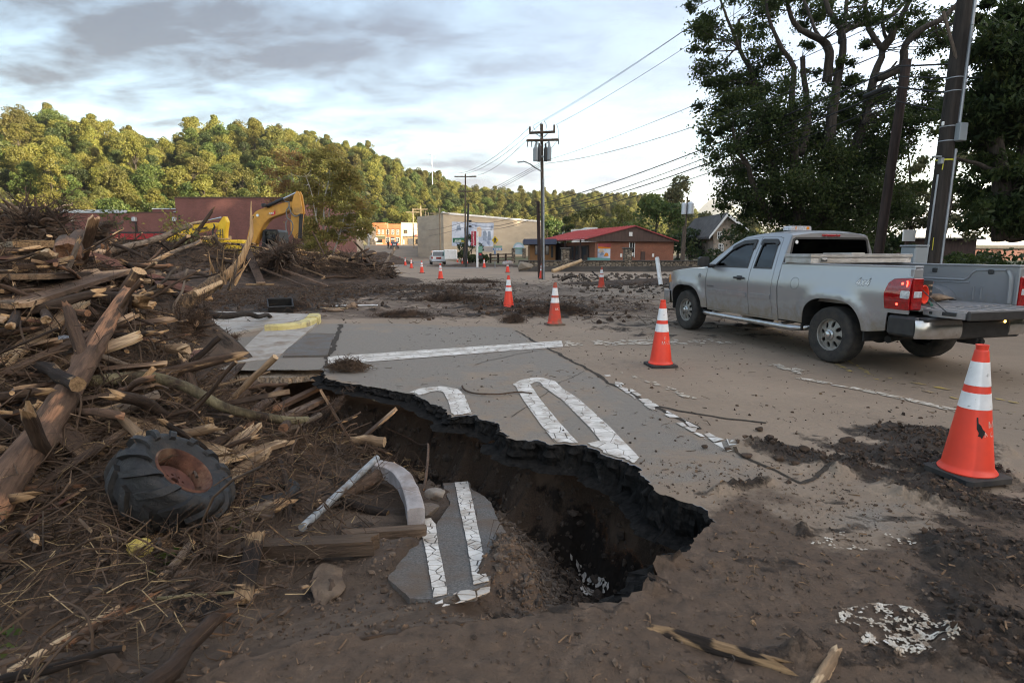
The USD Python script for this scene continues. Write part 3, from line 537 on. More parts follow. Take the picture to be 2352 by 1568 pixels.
WIN = Polygon([(2.80, 1.285), (2.37, 1.64), (2.17, 1.715), (1.87, 1.73), (1.85, 1.285)]).buffer(.02).buffer(-.02)
RDOOR = Polygon([(1.20, .5), (1.752, .5), (1.752, 1.79), (1.36, 1.785), (1.26, 1.76), (1.20, 1.25)])
RWIN = Polygon([(1.70, 1.285), (1.69, 1.73), (1.38, 1.725), (1.32, 1.68), (1.275, 1.285)]).buffer(.03).buffer(-.03)
BED = Polygon([(-.84, .56), (-.89, .80), (-1.17, .80), (-1.17, 1.35), (-1.15, 1.368), (1.04, 1.368), (1.055, 1.34), (1.055, .50), (.6, .5), (-.6, .52)]).difference(arch(0))
LAMP = Polygon([(-1.172, .85), (-.85, .85), (-.835, 1.05), (-.87, 1.17), (-.93, 1.215), (-1.172, 1.235)])
for s in (1, -1):
    obj('fender', side(FENDER, .06, bodyw, s), 'silver_paint', truck, smooth=35)
    obj('cab_side', side(CABP.difference(DOOR.buffer(.005)).difference(RDOOR.buffer(.005)), .05, cabw, s), 'silver_paint', truck, smooth=35)
    d = obj('door', side(DOOR.difference(WIN), .06, cabw, s, off=.002), 'silver_paint', truck, smooth=35)
    r = obj('rear_door', side(RDOOR.difference(RWIN), .06, cabw, s, off=.002), 'silver_paint', truck, smooth=35)
    obj('window', side(WIN.buffer(.01), .12, cabw, s, .004, -.014), 'door_glass', d, smooth=30); obj('window', side(RWIN.buffer(.01), .12, cabw, s, .004, -.014), 'tinted_glass', r, smooth=30)
    for w_, par in ((WIN, d), (RWIN, r)):
        obj('window_seal', side(w_.buffer(.012).difference(w_.buffer(-.014)), .05, cabw, s, .012, .004), 'black_plastic', par)
        top = w_.intersection(sbox(0, 3, 1.62 if w_ is WIN else 1.685, 1.9)).buffer(.03).difference(w_.buffer(-.035)).intersection(sbox(0, 3, 1.5, 2))
        obj('rain_visor', side(top, .05, cabw, s, .03, .02), 'black_plastic', par, smooth=30)
    for (xa, xb), par in (((1.80, 2.90), d), ((1.22, 1.72), r)):
        obj('moulding', side(sbox(xa, xb, .795, .865).buffer(-.01).buffer(.01), .06, cabw, s, .02, .016), 'silver_paint', par, smooth=30)
    if s > 0:
        hx = [(1.90, 1.10), (2.12, 1.10)]
        obj('handle', cat([tube(curve([(1.87, cabw(1.87, 1.1) + .01, 1.105), (1.93, cabw(1.9, 1.1) + .045, 1.11), (2.08, cabw(2.05, 1.1) + .045, 1.11), (2.13, cabw(2.13, 1.1) + .01, 1.105)], 12), .017, 8), box((2.0, cabw(2., 1.1), 1.105), (.13, .02, .075), None, .01)]), 'black_plastic', d, smooth=30)
        # 4x4 mark, fuel flap, seals
        mk = xf(meshkit.text_mesh('4x4', .085, .003, True), np.array([[-1, 0, 0], [0, 0, 1], [0, 1, 0]]).astype(float))
        v, f = mk; v = v - [v[:, 0].max(), 0, 0]; v[:, 0] = v[:, 0] + v[:, 2] * -.35
        v[:, 0] += -.38; v[:, 2] += 1.115; v[:, 1] += bodyw(v[:, 0], v[:, 2]) + .001
        dk = obj('bed_side', side(BED.difference(Point(.70, 1.08).buffer(.088)).difference(LAMP.buffer(.004)), .05, bodyw, s), 'silver_paint', truck, smooth=35)
        obj('fuel_flap', side(Point(.70, 1.08).buffer(.083), .04, bodyw, s), 'silver_paint', dk, smooth=35)
        mats['decal_grey'] = mats.get('decal_grey') or None; mat('decal_dark', (.10, .10, .105), rough=.5); mat('decal_light', (.62, .62, .6), rough=.5)
        obj('lettering', (v, f), 'decal_light', dk, label='light 4x4 lettering on the bed side')
        v2 = (v - v.mean(0)) * [1.06, 1, 1.18] + v.mean(0) + [0, -.0012, 0]; obj('lettering_outline', (v2, f), 'decal_dark', dk)
        sl = Point(3.18, 1.10).buffer(.042); obj('door_seal', cat([side(sl.difference(Point(3.18, 1.10).buffer(.034)), .02, bodyw, s, .002, .003), side(Polygon([(3.155, 1.085), (3.205, 1.085), (3.18, 1.13)]), .02, bodyw, s, .002, .003)]), 'decal_dark', truck)
        nm = xf(meshkit.text_mesh('SILVERADO', .028, .002), np.array([[-1, 0, 0], [0, 0, 1], [0, 1, 0]]).astype(float)); v, f = nm; v[:, 0] += 2.93; v[:, 2] += .905; v[:, 1] += cabw(v[:, 0], v[:, 2]) + .003; obj('lettering', (v, f), 'decal_dark', d)
    else:
        dk = obj('bed_side', side(BED.difference(LAMP.buffer(.004)), .06, bodyw, s), 'silver_paint', truck, smooth=35)
    # tail lamp wraps the corner
    cap = cat([side(LAMP, .04, bodyw, s, .03, .008), bx(-1.195, -1.16, *sorted((s * .80, s * .955)), .85, 1.232, .012)])
    tl = obj('tail_light', cap, 'red_lens', truck, smooth=30)
    obj('reverse_lens', cat([side(sbox(-1.165, -1.075, 1.0, 1.07).buffer(.012), .04, bodyw, s, .01, .014), bx(-1.2, -1.19, *sorted((s * .82, s * .94)), 1.0, 1.075, .004)]), 'clear_lens', tl)
    if s > 0:
        obj('lit_bulb', cat([xf(trimesh.creation.icosphere(2, .016), None, (-1.06, bodyw(-1.06, 1.16) + .006, 1.165)), xf(trimesh.creation.icosphere(2, .015), None, (-1.02, bodyw(-1.0, .91) + .006, .915)),
            tube([(-1.125, .975, 1.20), (-1.135, .978, 1.17), (-1.125, .978, 1.13)], .008, 6), tube([(-1.10, .972, .965), (-1.115, .975, .93), (-1.105, .972, .89)], .009, 6)]), 'brake_glow', tl)
    # mirror, wheels
    mb = hull([(2.86 + i * .035, s * (1.02 + j), 1.375 + k) for i in (-1, 1) for j, k in ((0, -.075), (0, .06), (.03, .085), (.17, .085), (.205, .05), (.205, -.07), (.17, -.095), (.03, -.095))] + [(2.94, s * (1.06 + j), 1.375 + k) for j in (0, .11) for k in (-.06, .05)])
    obj('mirror', cat([mb, box((2.83, s * .965, 1.29), (.09, .14, .07), None, .02)]), 'black_plastic', truck, smooth=40)
    for xc in (0, 3.645):
        rt = [(.215, -.10), (.225, -.115), (.30, -.13), (.355, -.128), (.382, -.112), (.392, -.085), (.395, 0), (.392, .085), (.382, .112), (.355, .128), (.30, .13), (.225, .115), (.215, .10)]
        V, Fc = lathe(rt, 64); V = V[:, [0, 2, 1]]
        rad = np.hypot(V[:, 0], V[:, 2]); ang = np.arctan2(V[:, 2], V[:, 0]); lug = (np.sin(ang * 32) * np.sign(V[:, 1] + .01) > 0); V[:, [0, 2]] *= (1 + .012 * ((rad > .375) & lug))[:, None]
        wh = number(truck, 'wheel'); wx = UsdGeom.Xform.Define(stage, wh); setm(wx, Mx(None if s > 0 else rot('z', 180), (xc, s * .835, .393)))
        obj('tyre', (V, Fc), 'rubber', wh, smooth=40)
        disc = Point(0, 0).buffer(.222, 24)
        for k in range(8):
            t = k * PI / 4 + .2; disc = disc.difference(affinity.rotate(affinity.scale(Point(0, 0).buffer(1, 8), .042, .029), math.degrees(t), origin=(0, 0)).buffer(0) if False else affinity.translate(affinity.rotate(affinity.scale(Point(0, 0).buffer(1, 8), .044, .029), math.degrees(t), origin=(0, 0)), .148 * math.cos(t), .148 * math.sin(t)))
        dv = sheet(affinity.scale(disc, -1, 1, origin=(0, 0)), .03, lambda a, b: np.c_[-a, .075 + .025 * sm(np.hypot(a, b), .20, .06) - .012 * np.exp(-((np.hypot(a, b) - .195) / .015) ** 2), b], thick=.02)
        rim_ = lathe([(.20, .0), (.212, .1), (.222, .112), (.236, .116), (.24, .105)], 48); rim_ = (rim_[0][:, [0, 2, 1]], rim_[1])
        hub = lathe([(.075, .085), (.072, .115), (.05, .128), (.048, .15), (.03, .16), (.0, .162)], 24); hub = (hub[0][:, [0, 2, 1]], hub[1])
        nuts = [xf(lathe([(.012, .1), (.012, .118), (0, .122)], 6), rot('x', -90), (.058 * math.cos(t), 0, .058 * math.sin(t))) for t in np.arange(6) * PI / 3]
        obj('rim', cat([dv, rim_]), 'wheel_metal', wh, smooth=35); obj('hub_cap', hub, 'chrome', wh, smooth=35)
        obj('brake_drum', xf(lathe([(.19, -.09), (.19, .04), (0, .05)], 24), rot('x', -90)), 'dark_under', wh)
    for xc in (0, 3.645): obj('wheel_liner', side(arch(xc, .56, .53).intersection(sbox(-1, 5, .38, 2)).difference(arch(xc, .535, .505)), .08, lambda a, b: bodyw(a, b) - .02, s, .32), 'dark_under', truck)
    pts = [(.50, s * .78, .44), (.62, s * .93, .41), (.85, s * .985, .405), (2.8, s * .985, .405), (3.02, s * .93, .41), (3.1, s * .8, .44)]
    obj('step_bar', cat([tube(curve(pts, 30), .042, 12)] + [box((x, s * .85, .45), (.07, .24, .03)) for x in (.95, 1.9, 2.7)]), 'chrome', truck, smooth=40)
    obj('headlight', side(Polygon([(4.22, .93), (4.52, .9), (4.49, 1.03), (4.40, 1.09), (4.30, 1.07)]), .05, bodyw, s, .02, .006), 'amber_lens', truck)
# roof, windscreen, hood, back of the cab
def rows(f, n, m):
    i, j = np.meshgrid(np.arange(n - 1), np.arange(m - 1), indexing='ij'); q = np.stack([i * m + j, i * m + j + 1, (i + 1) * m + j + 1, (i + 1) * m + j], -1).reshape(-1, 4)
    return np.vstack([f(a) for a in np.linspace(0, 1, n)]), np.vstack([q[:, :3], q[:, [0, 2, 3]]])
tt = np.linspace(-1, 1, 25)
XZ = np.array([(1.085, 1.795), (1.12, 1.815), (1.22, 1.84), (1.5, 1.852), (1.9, 1.838), (2.2, 1.80)])
def roof_row(a):
    s = np.r_[0, np.cumsum(np.linalg.norm(np.diff(XZ, axis=0), axis=1))]; s /= s[-1]; x, z = np.interp(a, s, XZ[:, 0]), np.interp(a, s, XZ[:, 1]); w = cabw(x, z) + .002
    return np.c_[x + .06 * (1 - tt ** 2) * sm(a, .7, 1), tt * w, z - .004 + .05 * (1 - np.abs(tt) ** 3)]
obj('roof', rows(roof_row, 14, 25), 'silver_paint', truck, smooth=True)
def wind_row(a):
    x, z = 2.22 + .90 * a, 1.80 - .55 * a; w = cabw(x - .02, z) - .03; return np.c_[x + .10 * (1 - tt ** 2), tt * w, z + .045 * (1 - np.abs(tt) ** 3) * (1 - a)]
obj('windscreen', rows(wind_row, 8, 25), 'tinted_glass', truck, smooth=True)
HZ = np.array([(2.98, 1.236), (3.3, 1.230), (3.8, 1.202), (4.15, 1.167), (4.38, 1.112), (4.5, 1.0)])
def hood_row(a):
    x = 2.98 + 1.52 * a; z = np.interp(x, HZ[:, 0], HZ[:, 1]); return np.c_[x + .08 * (1 - tt ** 2) * a, tt * (bodyw(x, 1.2) - .004), z + .055 * (1 - np.abs(tt) ** 2.5) - .02 * np.exp(-((np.abs(tt) - .55) / .1) ** 2)]
obj('hood', rows(hood_row, 14, 25), 'silver_paint', truck, smooth=True)
def nose_row(a):
    z = 1.0 - .5 * a; return np.c_[np.full(25, 4.50) + .09 * (1 - tt ** 2) + .03 * math.sin(a * 3), tt * bodyw(4.5, z), np.full(25, z)]
obj('grille', rows(nose_row, 5, 25), 'black_plastic', truck, smooth=True)
bp = [(4.22, .93, .62), (4.42, .915, .62), (4.56, .86, .62), (4.66, .5, .62), (4.68, 0, .62), (4.66, -.5, .62), (4.56, -.86, .62), (4.42, -.915, .62), (4.22, -.93, .62)]
def bumper_tube(p, hh, dd): 
    c = curve(p, 26); sec = [(-dd, -hh), (-dd, hh), (dd * .6, hh), (dd, hh * .6), (dd, -hh * .6), (dd * .6, -hh)]
    t, a, b = frames(c); V = np.vstack([c[k] + np.array([a[k] * y + np.array([0, 0, 1]) * z for y, z in sec]) for k in range(len(c))]); n = 6
    i, j = np.meshgrid(np.arange(len(c) - 1), np.arange(n), indexing='ij'); q = np.stack([i * n + j, i * n + (j + 1) % n, (i + 1) * n + (j + 1) % n, (i + 1) * n + j], -1).reshape(-1, 4)
    return V, np.vstack([q[:, :3], q[:, [0, 2, 3]]])
obj('front_bumper', bumper_tube(bp, .13, .05), 'silver_paint', truck, smooth=35)
def back(poly, sp, off=0.0, thick=.012): return sheet(poly, sp, lambda a, b: np.c_[1.072 + .065 * np.maximum(b - 1.25, 0) - .03 * (a / .9) ** 0 + .03 * np.abs(a) ** 3 - off, -a, b], thick=thick)
zz = np.linspace(.87, 1.80, 16); cb = Polygon(np.r_[np.c_[cabw(1.09, zz) - .004, zz], [(.4, 1.835), (-.4, 1.835)], np.c_[-cabw(1.09, zz[::-1]) + .004, zz[::-1]]])
RW = Polygon([(.80, 1.33), (.715, 1.735), (.67, 1.76), (-.67, 1.76), (-.715, 1.735), (-.80, 1.33)])
cbk = obj('cab_back', back(cb.difference(RW), .06), 'silver_paint', truck, smooth=35)
rw = obj('rear_window', back(RW.buffer(.012), .1, -.006, .005), 'tinted_glass', truck, smooth=30)
obj('window_seal', back(RW.buffer(.015).difference(RW.buffer(-.016)), .05, .004), 'black_plastic', rw)
obj('sticker', back(Point(-.66, 1.70).buffer(.028), .02, .006, .001), 'decal_light', rw)
obj('high_brake_light', cat([bx(1.055, 1.105, -.07, .12, 1.785, 1.825, .012)]), 'red_lens', truck); obj('cargo_lamp', cat([bx(1.054, 1.106, -.16, -.075, 1.785, 1.825, .012), bx(1.054, 1.106, .125, .19, 1.785, 1.825, .012)]), 'red_lens', truck)
lb = obj('beacon', hull([(1.72 + i * .09, .10 + j, 1.905 + k) for i in (-1, 1) for j, k in ((-.21, 0), (.21, 0), (-.20, .055), (.20, .055), (-.18, .07), (.18, .07))]), 'clear_lens', truck, smooth=25, label='clear roof beacon bar with an amber end')
obj('beacon_base', bx(1.64, 1.80, -.10, .30, 1.885, 1.907, .005), 'black_plastic', lb); obj('amber_cell', cat([bx(1.625, 1.815, -.07, .0, 1.912, 1.972, .01), bx(1.625, 1.815, .19, .22, 1.912, 1.972, .01)]), 'amber_lens', lb)
# inside the cab
obj('seat', cat([bx(1.75, 2.2, y0, y0 + .5, .75, .95, .06) for y0 in (.12, -.62)] + [box((1.72, y0 + .25, 1.2), (.14, .5, .62), rot('y', -12), .06) for y0 in (.12, -.62)] + [box((1.65, y0 + .25, 1.57), (.1, .26, .16), None, .04) for y0 in (.12, -.62)]), 'seat_cloth', truck)
obj('dashboard', bx(2.6, 3.0, -.82, .82, .95, 1.20, .05), 'seat_cloth', truck)
sw_ = trimesh.creation.torus(.19, .016); obj('steering_wheel', cat([xf(sw_, rot('y', -62), (2.5, .38, 1.23)), tube([(2.5, .38, 1.23), (2.75, .38, 1.1)], .03, 8)]), 'black_plastic', truck, smooth=30)
obj('cab_floor', cat([bx(1.1, 3.2, -.86, .86, .52, .60), bx(1.13, 1.2, -.8, .8, .6, 1.25)]), 'dark_under', truck)
obj('underbody', cat([bx(-1.15, 4.45, -.48, -.36, .5, .62), bx(-1.15, 4.45, .36, .48, .5, .62), tube([(0, -.75, .39), (0, .75, .39)], .05, 10), xf(trimesh.creation.icosphere(2, .15), None, (0, .05, .39)), tube([(3.645, -.75, .39), (3.645, .75, .39)], .05, 10), bx(2.6, 4.3, -.3, .3, .42, .9), bx(.3, 2.6, -.2, .15, .42, .6), bx(.98, 4.2, -.80, .80, .6, .86), bx(.6, 1.9, .5, .8, .46, .6), tube(curve([(-.75, -.2, .45), (-.7, .5, .45), (-.72, .72, .42)], 8), .05, 8), bx(3.3, 4.42, -.80, .80, .75, 1.14), xf(lathe([(.3, -.1), (.36, -.06), (.36, .06), (.3, .1), (.0, .1)], 24), None, (-.62, 0, .52))]), 'dark_under', truck)
# the load bed
bf = obj('bed_floor', cat([bx(-1.17, 1.04, -.8, .8, .83, .862)] + [bx(-1.165, .88, y, y + .07, .862, .874, .004) for y in np.arange(-.74, .7, .135)]), 'bed_paint', truck)
def rib(path, r): return tube(curve(path, 22), r, 8)
for s in (1, -1):
    y = s * .80
    wl = [bx(-1.15, 1.03, *sorted((y, y + s * .03)), .862, 1.35)]
    wl += [rib([(-1.0, y, 1.31), (-.62, y, 1.30), (-.55, y, 1.22), (-.50, y, 1.165), (.25, y, 1.165), (.34, y, 1.22), (.38, y, 1.33)], .016), rib([(-.55, y, 1.13), (.3, y, 1.13)], .01), rib([(-1.08, y, .88), (-1.07, y, 1.2), (-1.03, y, 1.30)], .035), rib([(-.72, y, .90), (-.72, y, 1.07)], .014), rib([(-.62, y, .90), (-.62, y, 1.07)], .014)]
    wl += [bx(-1.17, -1.12, *sorted((y - s * .01, s * .94)), .862, 1.345, .01)]
    w = obj('bed_wall', cat(wl), 'bed_paint', truck, smooth=30)
    obj('tie_down', cat([bx(x - .035, x + .035, *sorted((y - s * .02, y)), 1.255, 1.315, .01) for x in (-.82, -.05)]), 'black_plastic', w)
    obj('rail_cap', bx(-1.165, 1.045, *sorted((s * .785, s * .925)), 1.352, 1.378, .008), 'bed_paint' if s < 0 else 'silver_paint', truck)
    t = np.linspace(0, PI, 14); tub = hull([(.40 * math.cos(a), yy, .862 + .22 * math.sin(a) ** .8) for a in t for yy in (s * .80, s * .60)]); obj('wheel_tub', tub, 'bed_paint', w, smooth=40)
obj('bed_front', bx(1.0, 1.04, -.8, .8, .862, 1.36), 'bed_paint', truck)
tg = obj('tailgate', cat([bx(-1.70, -1.19, -.775, .775, .79, .868, .012), bx(-1.62, -1.26, -.70, .70, .868, .876, .003)] + [bx(-1.60, -1.28, y, y + .06, .876, .883, .003) for y in np.arange(-.6, .6, .2)]), 'bed_paint', truck, label='open tailgate lying flat', smooth=False)
obj('end_cap', bx(-1.745, -1.70, -.77, .77, .775, .885, .018), 'black_plastic', tg); obj('latch', cat([box((-1.52, .782, .835), (.16, .02, .045), None, .012), box((-1.3, .78, .83), (.03, .014, .03))]), 'black_plastic', tg)
tgs = side(Polygon([(-1.70, .79), (-1.70, .865), (-1.2, .865), (-1.2, .82), (-1.3, .785)]), .04, lambda a, b: .776 + 0 * a, 1, .01); obj('side_panel', tgs, 'silver_paint', tg)
obj('cable', tube([(-1.13, .80, 1.13), (-1.3, .80, 1.0), (-1.5, .80, .86)], .006, 6), 'black_plastic', tg)
rb = obj('rear_bumper', cat([bx(-1.37, -1.15, -.62, .62, .50, .72, .02), bx(-1.40, -1.18, -.93, .93, .735, .775, .012), bx(-1.30, -.90, .60, .985, .53, .775, .03), bx(-1.30, -.90, -.985, -.60, .53, .775, .03)]), 'black_plastic', truck)
for s in (1, -1): obj('chrome_corner', sheet(sbox(.40, .985, .53, .732).buffer(-.015).buffer(.015), .04, lambda a, b, s=s: np.c_[-1.392 + .10 * ((a - .40) / .585) ** 6 + .02 * np.abs((b - .63) / .1) ** 4, s * a, b], thick=.02), 'chrome', rb, smooth=35)
obj('marker_lamp', box((-1.376, -.33, .70), (.012, .03, .03), None, .004), 'lamp_glow', rb)
obj('tow_hook', cat([bx(-1.35, -1.1, -.06, .06, .42, .5, .01), tube([(-1.38, 0, .46), (-1.28, 0, .46)], .035, 8)]), 'dark_under', truck)
# what lies in the bed and on its rails
box_t = thing('tool_chest', 'diamond plate aluminium tool chest lying across the pickup bed behind the cab', 'tool chest', M=TRUCK @ Mx(None, (.73, 0, 1.378)))
obj('chest_body', bx(-.27, .25, -.94, .94, 0, .085, .006), 'tread_plate', box_t)
for y0, y1, h in ((-.95, -.02, .135), (.22, .95, .135), (-.03, .23, .155)):
    ld = obj('lid', bx(-.285, .26, y0, y1, .088, h, .008), 'tread_plate', box_t)
obj('latch', cat([box((-.286, .72, .055), (.012, .12, .055), None, .005), tube([(-.295, .68, .06), (-.30, .72, .055), (-.295, .76, .06)], .008, 6)]), 'chrome', box_t)
# ---------------------------------------------------------------- flood debris
def wood_mat(name, bark1, bark2, fresh1=(.46, .29, .14), fresh2=(.20, .11, .05), st=9.0, mud=(.038, .025, .016)):
    N = {'tc': ('texture_coordinate', {}), 'mp': ('mapping', {'scale': (1, 1, .13)}), 'mq': ('mapping', {'scale': (1, 1, .05)}), 'n': ('noise_texture', {'scale': st * 4, 'detail': 8.0, 'roughness': .7}), 'nf': ('noise_texture', {'scale': 60.0, 'detail': 6.0, 'roughness': .6}),
         'nm': ('noise_texture', {'scale': 3.0, 'detail': 6.0, 'roughness': .6}), 'r': ('rgb_ramp', {'ramp': [(.30, bark1), (.68, bark2)]}), 'rf': ('rgb_ramp', {'ramp': [(.32, fresh2), (.6, fresh1)]}), 'rm': ('rgb_ramp', {'ramp': [(.48, (0, 0, 0)), (.66, (1, 1, 1))]}),
         'at': ('attribute', {'attribute': 'fresh'}), 'w': ('math', {'math_type': 'multiply_add', 'value2': .9}), 'e': ('map_range', {'range_type': 'smoothstep', 'from_min': .85, 'from_max': 1.15}), 'm': ('mix_color', {}), 'm2': ('mix_color', {'b': mud}),
         'oi': ('object_info', {}), 'ov': ('map_range', {'to_min': .6, 'to_max': 1.5}), 'hv': ('hsv', {'saturation': .95}), 'b': ('bump', {'strength': 1.0, 'distance': .02}), 'p': ('principled_bsdf', {'roughness': .85, 'specular_ior_level': .3})}
    L = [('tc.object', 'mp.vector'), ('tc.object', 'mq.vector'), ('mp.vector', 'n.vector'), ('mq.vector', 'nf.vector'), ('tc.object', 'nm.vector'), ('n.fac', 'r.fac'), ('nf.fac', 'rf.fac'), ('nm.fac', 'rm.fac'), ('r.color', 'm2.a'), ('rm.color', 'm2.fac'), ('m2.result', 'm.a'), ('rf.color', 'm.b'),
         ('n.fac', 'w.value1'), ('at.fac', 'w.value3'), ('w.value', 'e.value'), ('e.result', 'm.fac'), ('oi.random', 'ov.value'), ('ov.result', 'hv.value'), ('m.result', 'hv.color'), ('hv.color', 'p.base_color'), ('n.fac', 'b.height'), ('b.normal', 'p.normal')]
    mats[name] = usdkit.material(stage, '/World/Looks/' + name, N, L, surface='p.BSDF')
wood_mat('bark_brown', (.016, .010, .006), (.105, .062, .037)); wood_mat('bark_dark', (.008, .0055, .004), (.046, .029, .019)); wood_mat('bark_grey', (.05, .036, .025), (.20, .15, .108))
wood_mat('bark_green', (.085, .075, .038), (.24, .20, .11)); wood_mat('bark_orange', (.035, .021, .014), (.12, .07, .042), (.27, .135, .065), (.15, .068, .034)); wood_mat('split_wood', (.13, .085, .05), (.34, .22, .12), (.60, .43, .25), (.30, .17, .08), mud=(.12, .08, .05))
wood_mat('lumber', (.045, .028, .018), (.145, .09, .058), (.42, .27, .15), (.22, .13, .07)); wood_mat('lumber_pale', (.28, .19, .10), (.46, .33, .19), mud=(.16, .11, .07)); wood_mat('muddy_timber', (.05, .034, .022), (.11, .073, .048), (.12, .08, .05), (.09, .058, .036)); wood_mat('lumber_red', (.07, .03, .022), (.15, .07, .05))
mat('twig', (.020, .013, .008), (.105, .064, .037), scale=1.6, rough=.95, space='position', c3=(.26, .17, .09), scale3=5, lo3=.60, hi3=.68)
mat('root_fibre', (.016, .010, .006), (.10, .059, .035), scale=3, rough=.95, space='position')
mat('root_soil', (.018, .012, .008), (.085, .052, .032), scale=4, rough=1, bump=1.0, bscale=16)
mat('straw', (.16, .11, .05), (.32, .23, .12), scale=3, rough=.9, space='position')
mat('rock_grey', (.13, .115, .10), (.30, .27, .23), scale=6, rough=.9, bump=.6, bscale=30, c3=(.09, .062, .043), scale3=3, lo3=.5, hi3=.65)
mat('rock_brown', (.11, .07, .045), (.28, .19, .12), scale=7, rough=.9, bump=.7, bscale=26)
mat('muddy_chunk', (.075, .052, .036), (.17, .12, .08), scale=6, rough=.95, bump=.9, bscale=24)
mat('pale_concrete', (.25, .225, .215), (.38, .35, .335), scale=7, rough=.9, bump=.4, bscale=60, c3=(.2, .15, .12), scale3=4, lo3=.52, hi3=.68)
mat('pipe_grey', (.20, .21, .215), (.33, .345, .35), scale=12, rough=.6, metal=.2, c3=(.12, .085, .06), scale3=6, lo3=.52, hi3=.66)
mat('white_plastic', (.62, .62, .61), (.72, .72, .71), scale=5, rough=.45, c3=(.3, .24, .18), scale3=4, lo3=.58, hi3=.72)
mat('rust', (.045, .018, .012), (.125, .055, .034), scale=11, rough=.9, bump=.5, bscale=50, c3=(.20, .125, .08), scale3=5, lo3=.55, hi3=.68)
mat('rust_dark', (.045, .017, .013), (.10, .04, .028), scale=14, rough=.85, bump=.3, bscale=50)
mat('tyre_rubber', (.005, .005, .0055), (.015, .0145, .014), scale=4, rough=.6, bump=.5, bscale=40, c3=(.05, .036, .026), scale3=4.5, lo3=.60, hi3=.74)
mat('foil', (.55, .55, .56), (.2, .2, .21), scale=30, rough=.3, metal=.9, bump=1.0, bscale=30)
mat('yellow_foam', (.50, .37, .07), (.62, .50, .16), scale=12, rough=.8, c3=(.12, .08, .04), scale3=9, lo3=.5, hi3=.6)
rg = np.random.default_rng(42)
def zmesh(V, F): return V, F
def log_mesh(L, r0, r1, seed, n=10, bend=.05, jag=0.0, fresh_end=(1, 1), strip_=0.0, flat=1.0, knots=0):
    """a trunk along +z with a rough skin, broken ends and stripped patches; returns mesh and the bare-wood mask"""
    r = np.random.default_rng(seed); k = int(np.clip(L / max(r0 * 1.2, .05), 6, 34)); t = np.linspace(0, 1, k)
    c = np.c_[bend * L * (fbm(np.c_[t * 2.2, t * 0 + seed, t * 0], 3, seed) - .5), bend * L * (fbm(np.c_[t * 2.2, t * 0 + seed, t * 0 + 9], 3, seed) - .5), t * L]
    rad = (r0 + (r1 - r0) * t) * (1 + .22 * (fbm(np.c_[t * L / max(r0, .03) * .35, t * 0, t * 0 + seed], 3, seed + 1) - .5))
    a = np.arange(n) * 2 * PI / n; ca, sa = np.cos(a), np.sin(a)
    q = np.stack([np.broadcast_to(ca * 1.3, (k, n)), np.broadcast_to(sa * 1.3, (k, n)), np.repeat(t[:, None] * L / max(r0, .02) * .25, n, 1)], -1)
    rr = rad[:, None] * (1 + .34 * (fbm(q + seed * 3.7, 4, seed + 2) - .5))
    for _ in range(knots):
        tk, ak = r.uniform(.15, .85), r.uniform(0, 2 * PI); rr += rad[:, None] * .55 * np.exp(-((t[:, None] - tk) * L / r0 / .9) ** 2 - (np.angle(np.exp(1j * (a - ak)))[None] / .5) ** 2)
    V = np.stack([c[:, :1] + rr * ca, c[:, 1:2] + rr * sa * flat, np.repeat(c[:, 2:], n, 1)], -1)
    fresh = np.clip(strip_ * 1.4 * sm(fbm(q * .8 + 31 + seed, 3, seed + 4), .5, .6), 0, 1)
    for e, (row, d) in enumerate(((0, -1), (k - 1, 1))):
        if jag: 
            V[row, :, 2] += d * jag * (r.random(n) ** 2.2) * 2.2 - d * jag * .3; V[row, :, :2] = c[row, None, :2] + (V[row, :, :2] - c[row, None, :2]) * r.uniform(.6, 1.0, (n, 1))
            fresh[row] = np.maximum(fresh[row], fresh_end[e])
    V = V.reshape(-1, 3); i, j = np.meshgrid(np.arange(k - 1), np.arange(n), indexing='ij')
    qd = np.stack([i * n + j, i * n + (j + 1) % n, (i + 1) * n + (j + 1) % n, (i + 1) * n + j], -1).reshape(-1, 4); F = np.vstack([qd[:, :3], qd[:, [0, 2, 3]]])
    # end caps with their own rim so that the cut shows bare wood
    J = np.arange(n); m0 = len(V); e0, e1 = V[:n].copy(), V[(k - 1) * n:].copy()
    V = np.vstack([V, e0, e0.mean(0) + [0, 0, jag * .3], e1, e1.mean(0) - [0, 0, jag * .3]])
    F = np.vstack([F, np.stack([np.full(n, m0 + n), m0 + (J + 1) % n, m0 + J], 1), np.stack([np.full(n, m0 + 2 * n + 1), m0 + n + 1 + J, m0 + n + 1 + (J + 1) % n], 1)])
    fr = np.r_[fresh.ravel(), np.full(n + 1, fresh_end[0]), np.full(n + 1, fresh_end[1])]
    return (V, F), fr
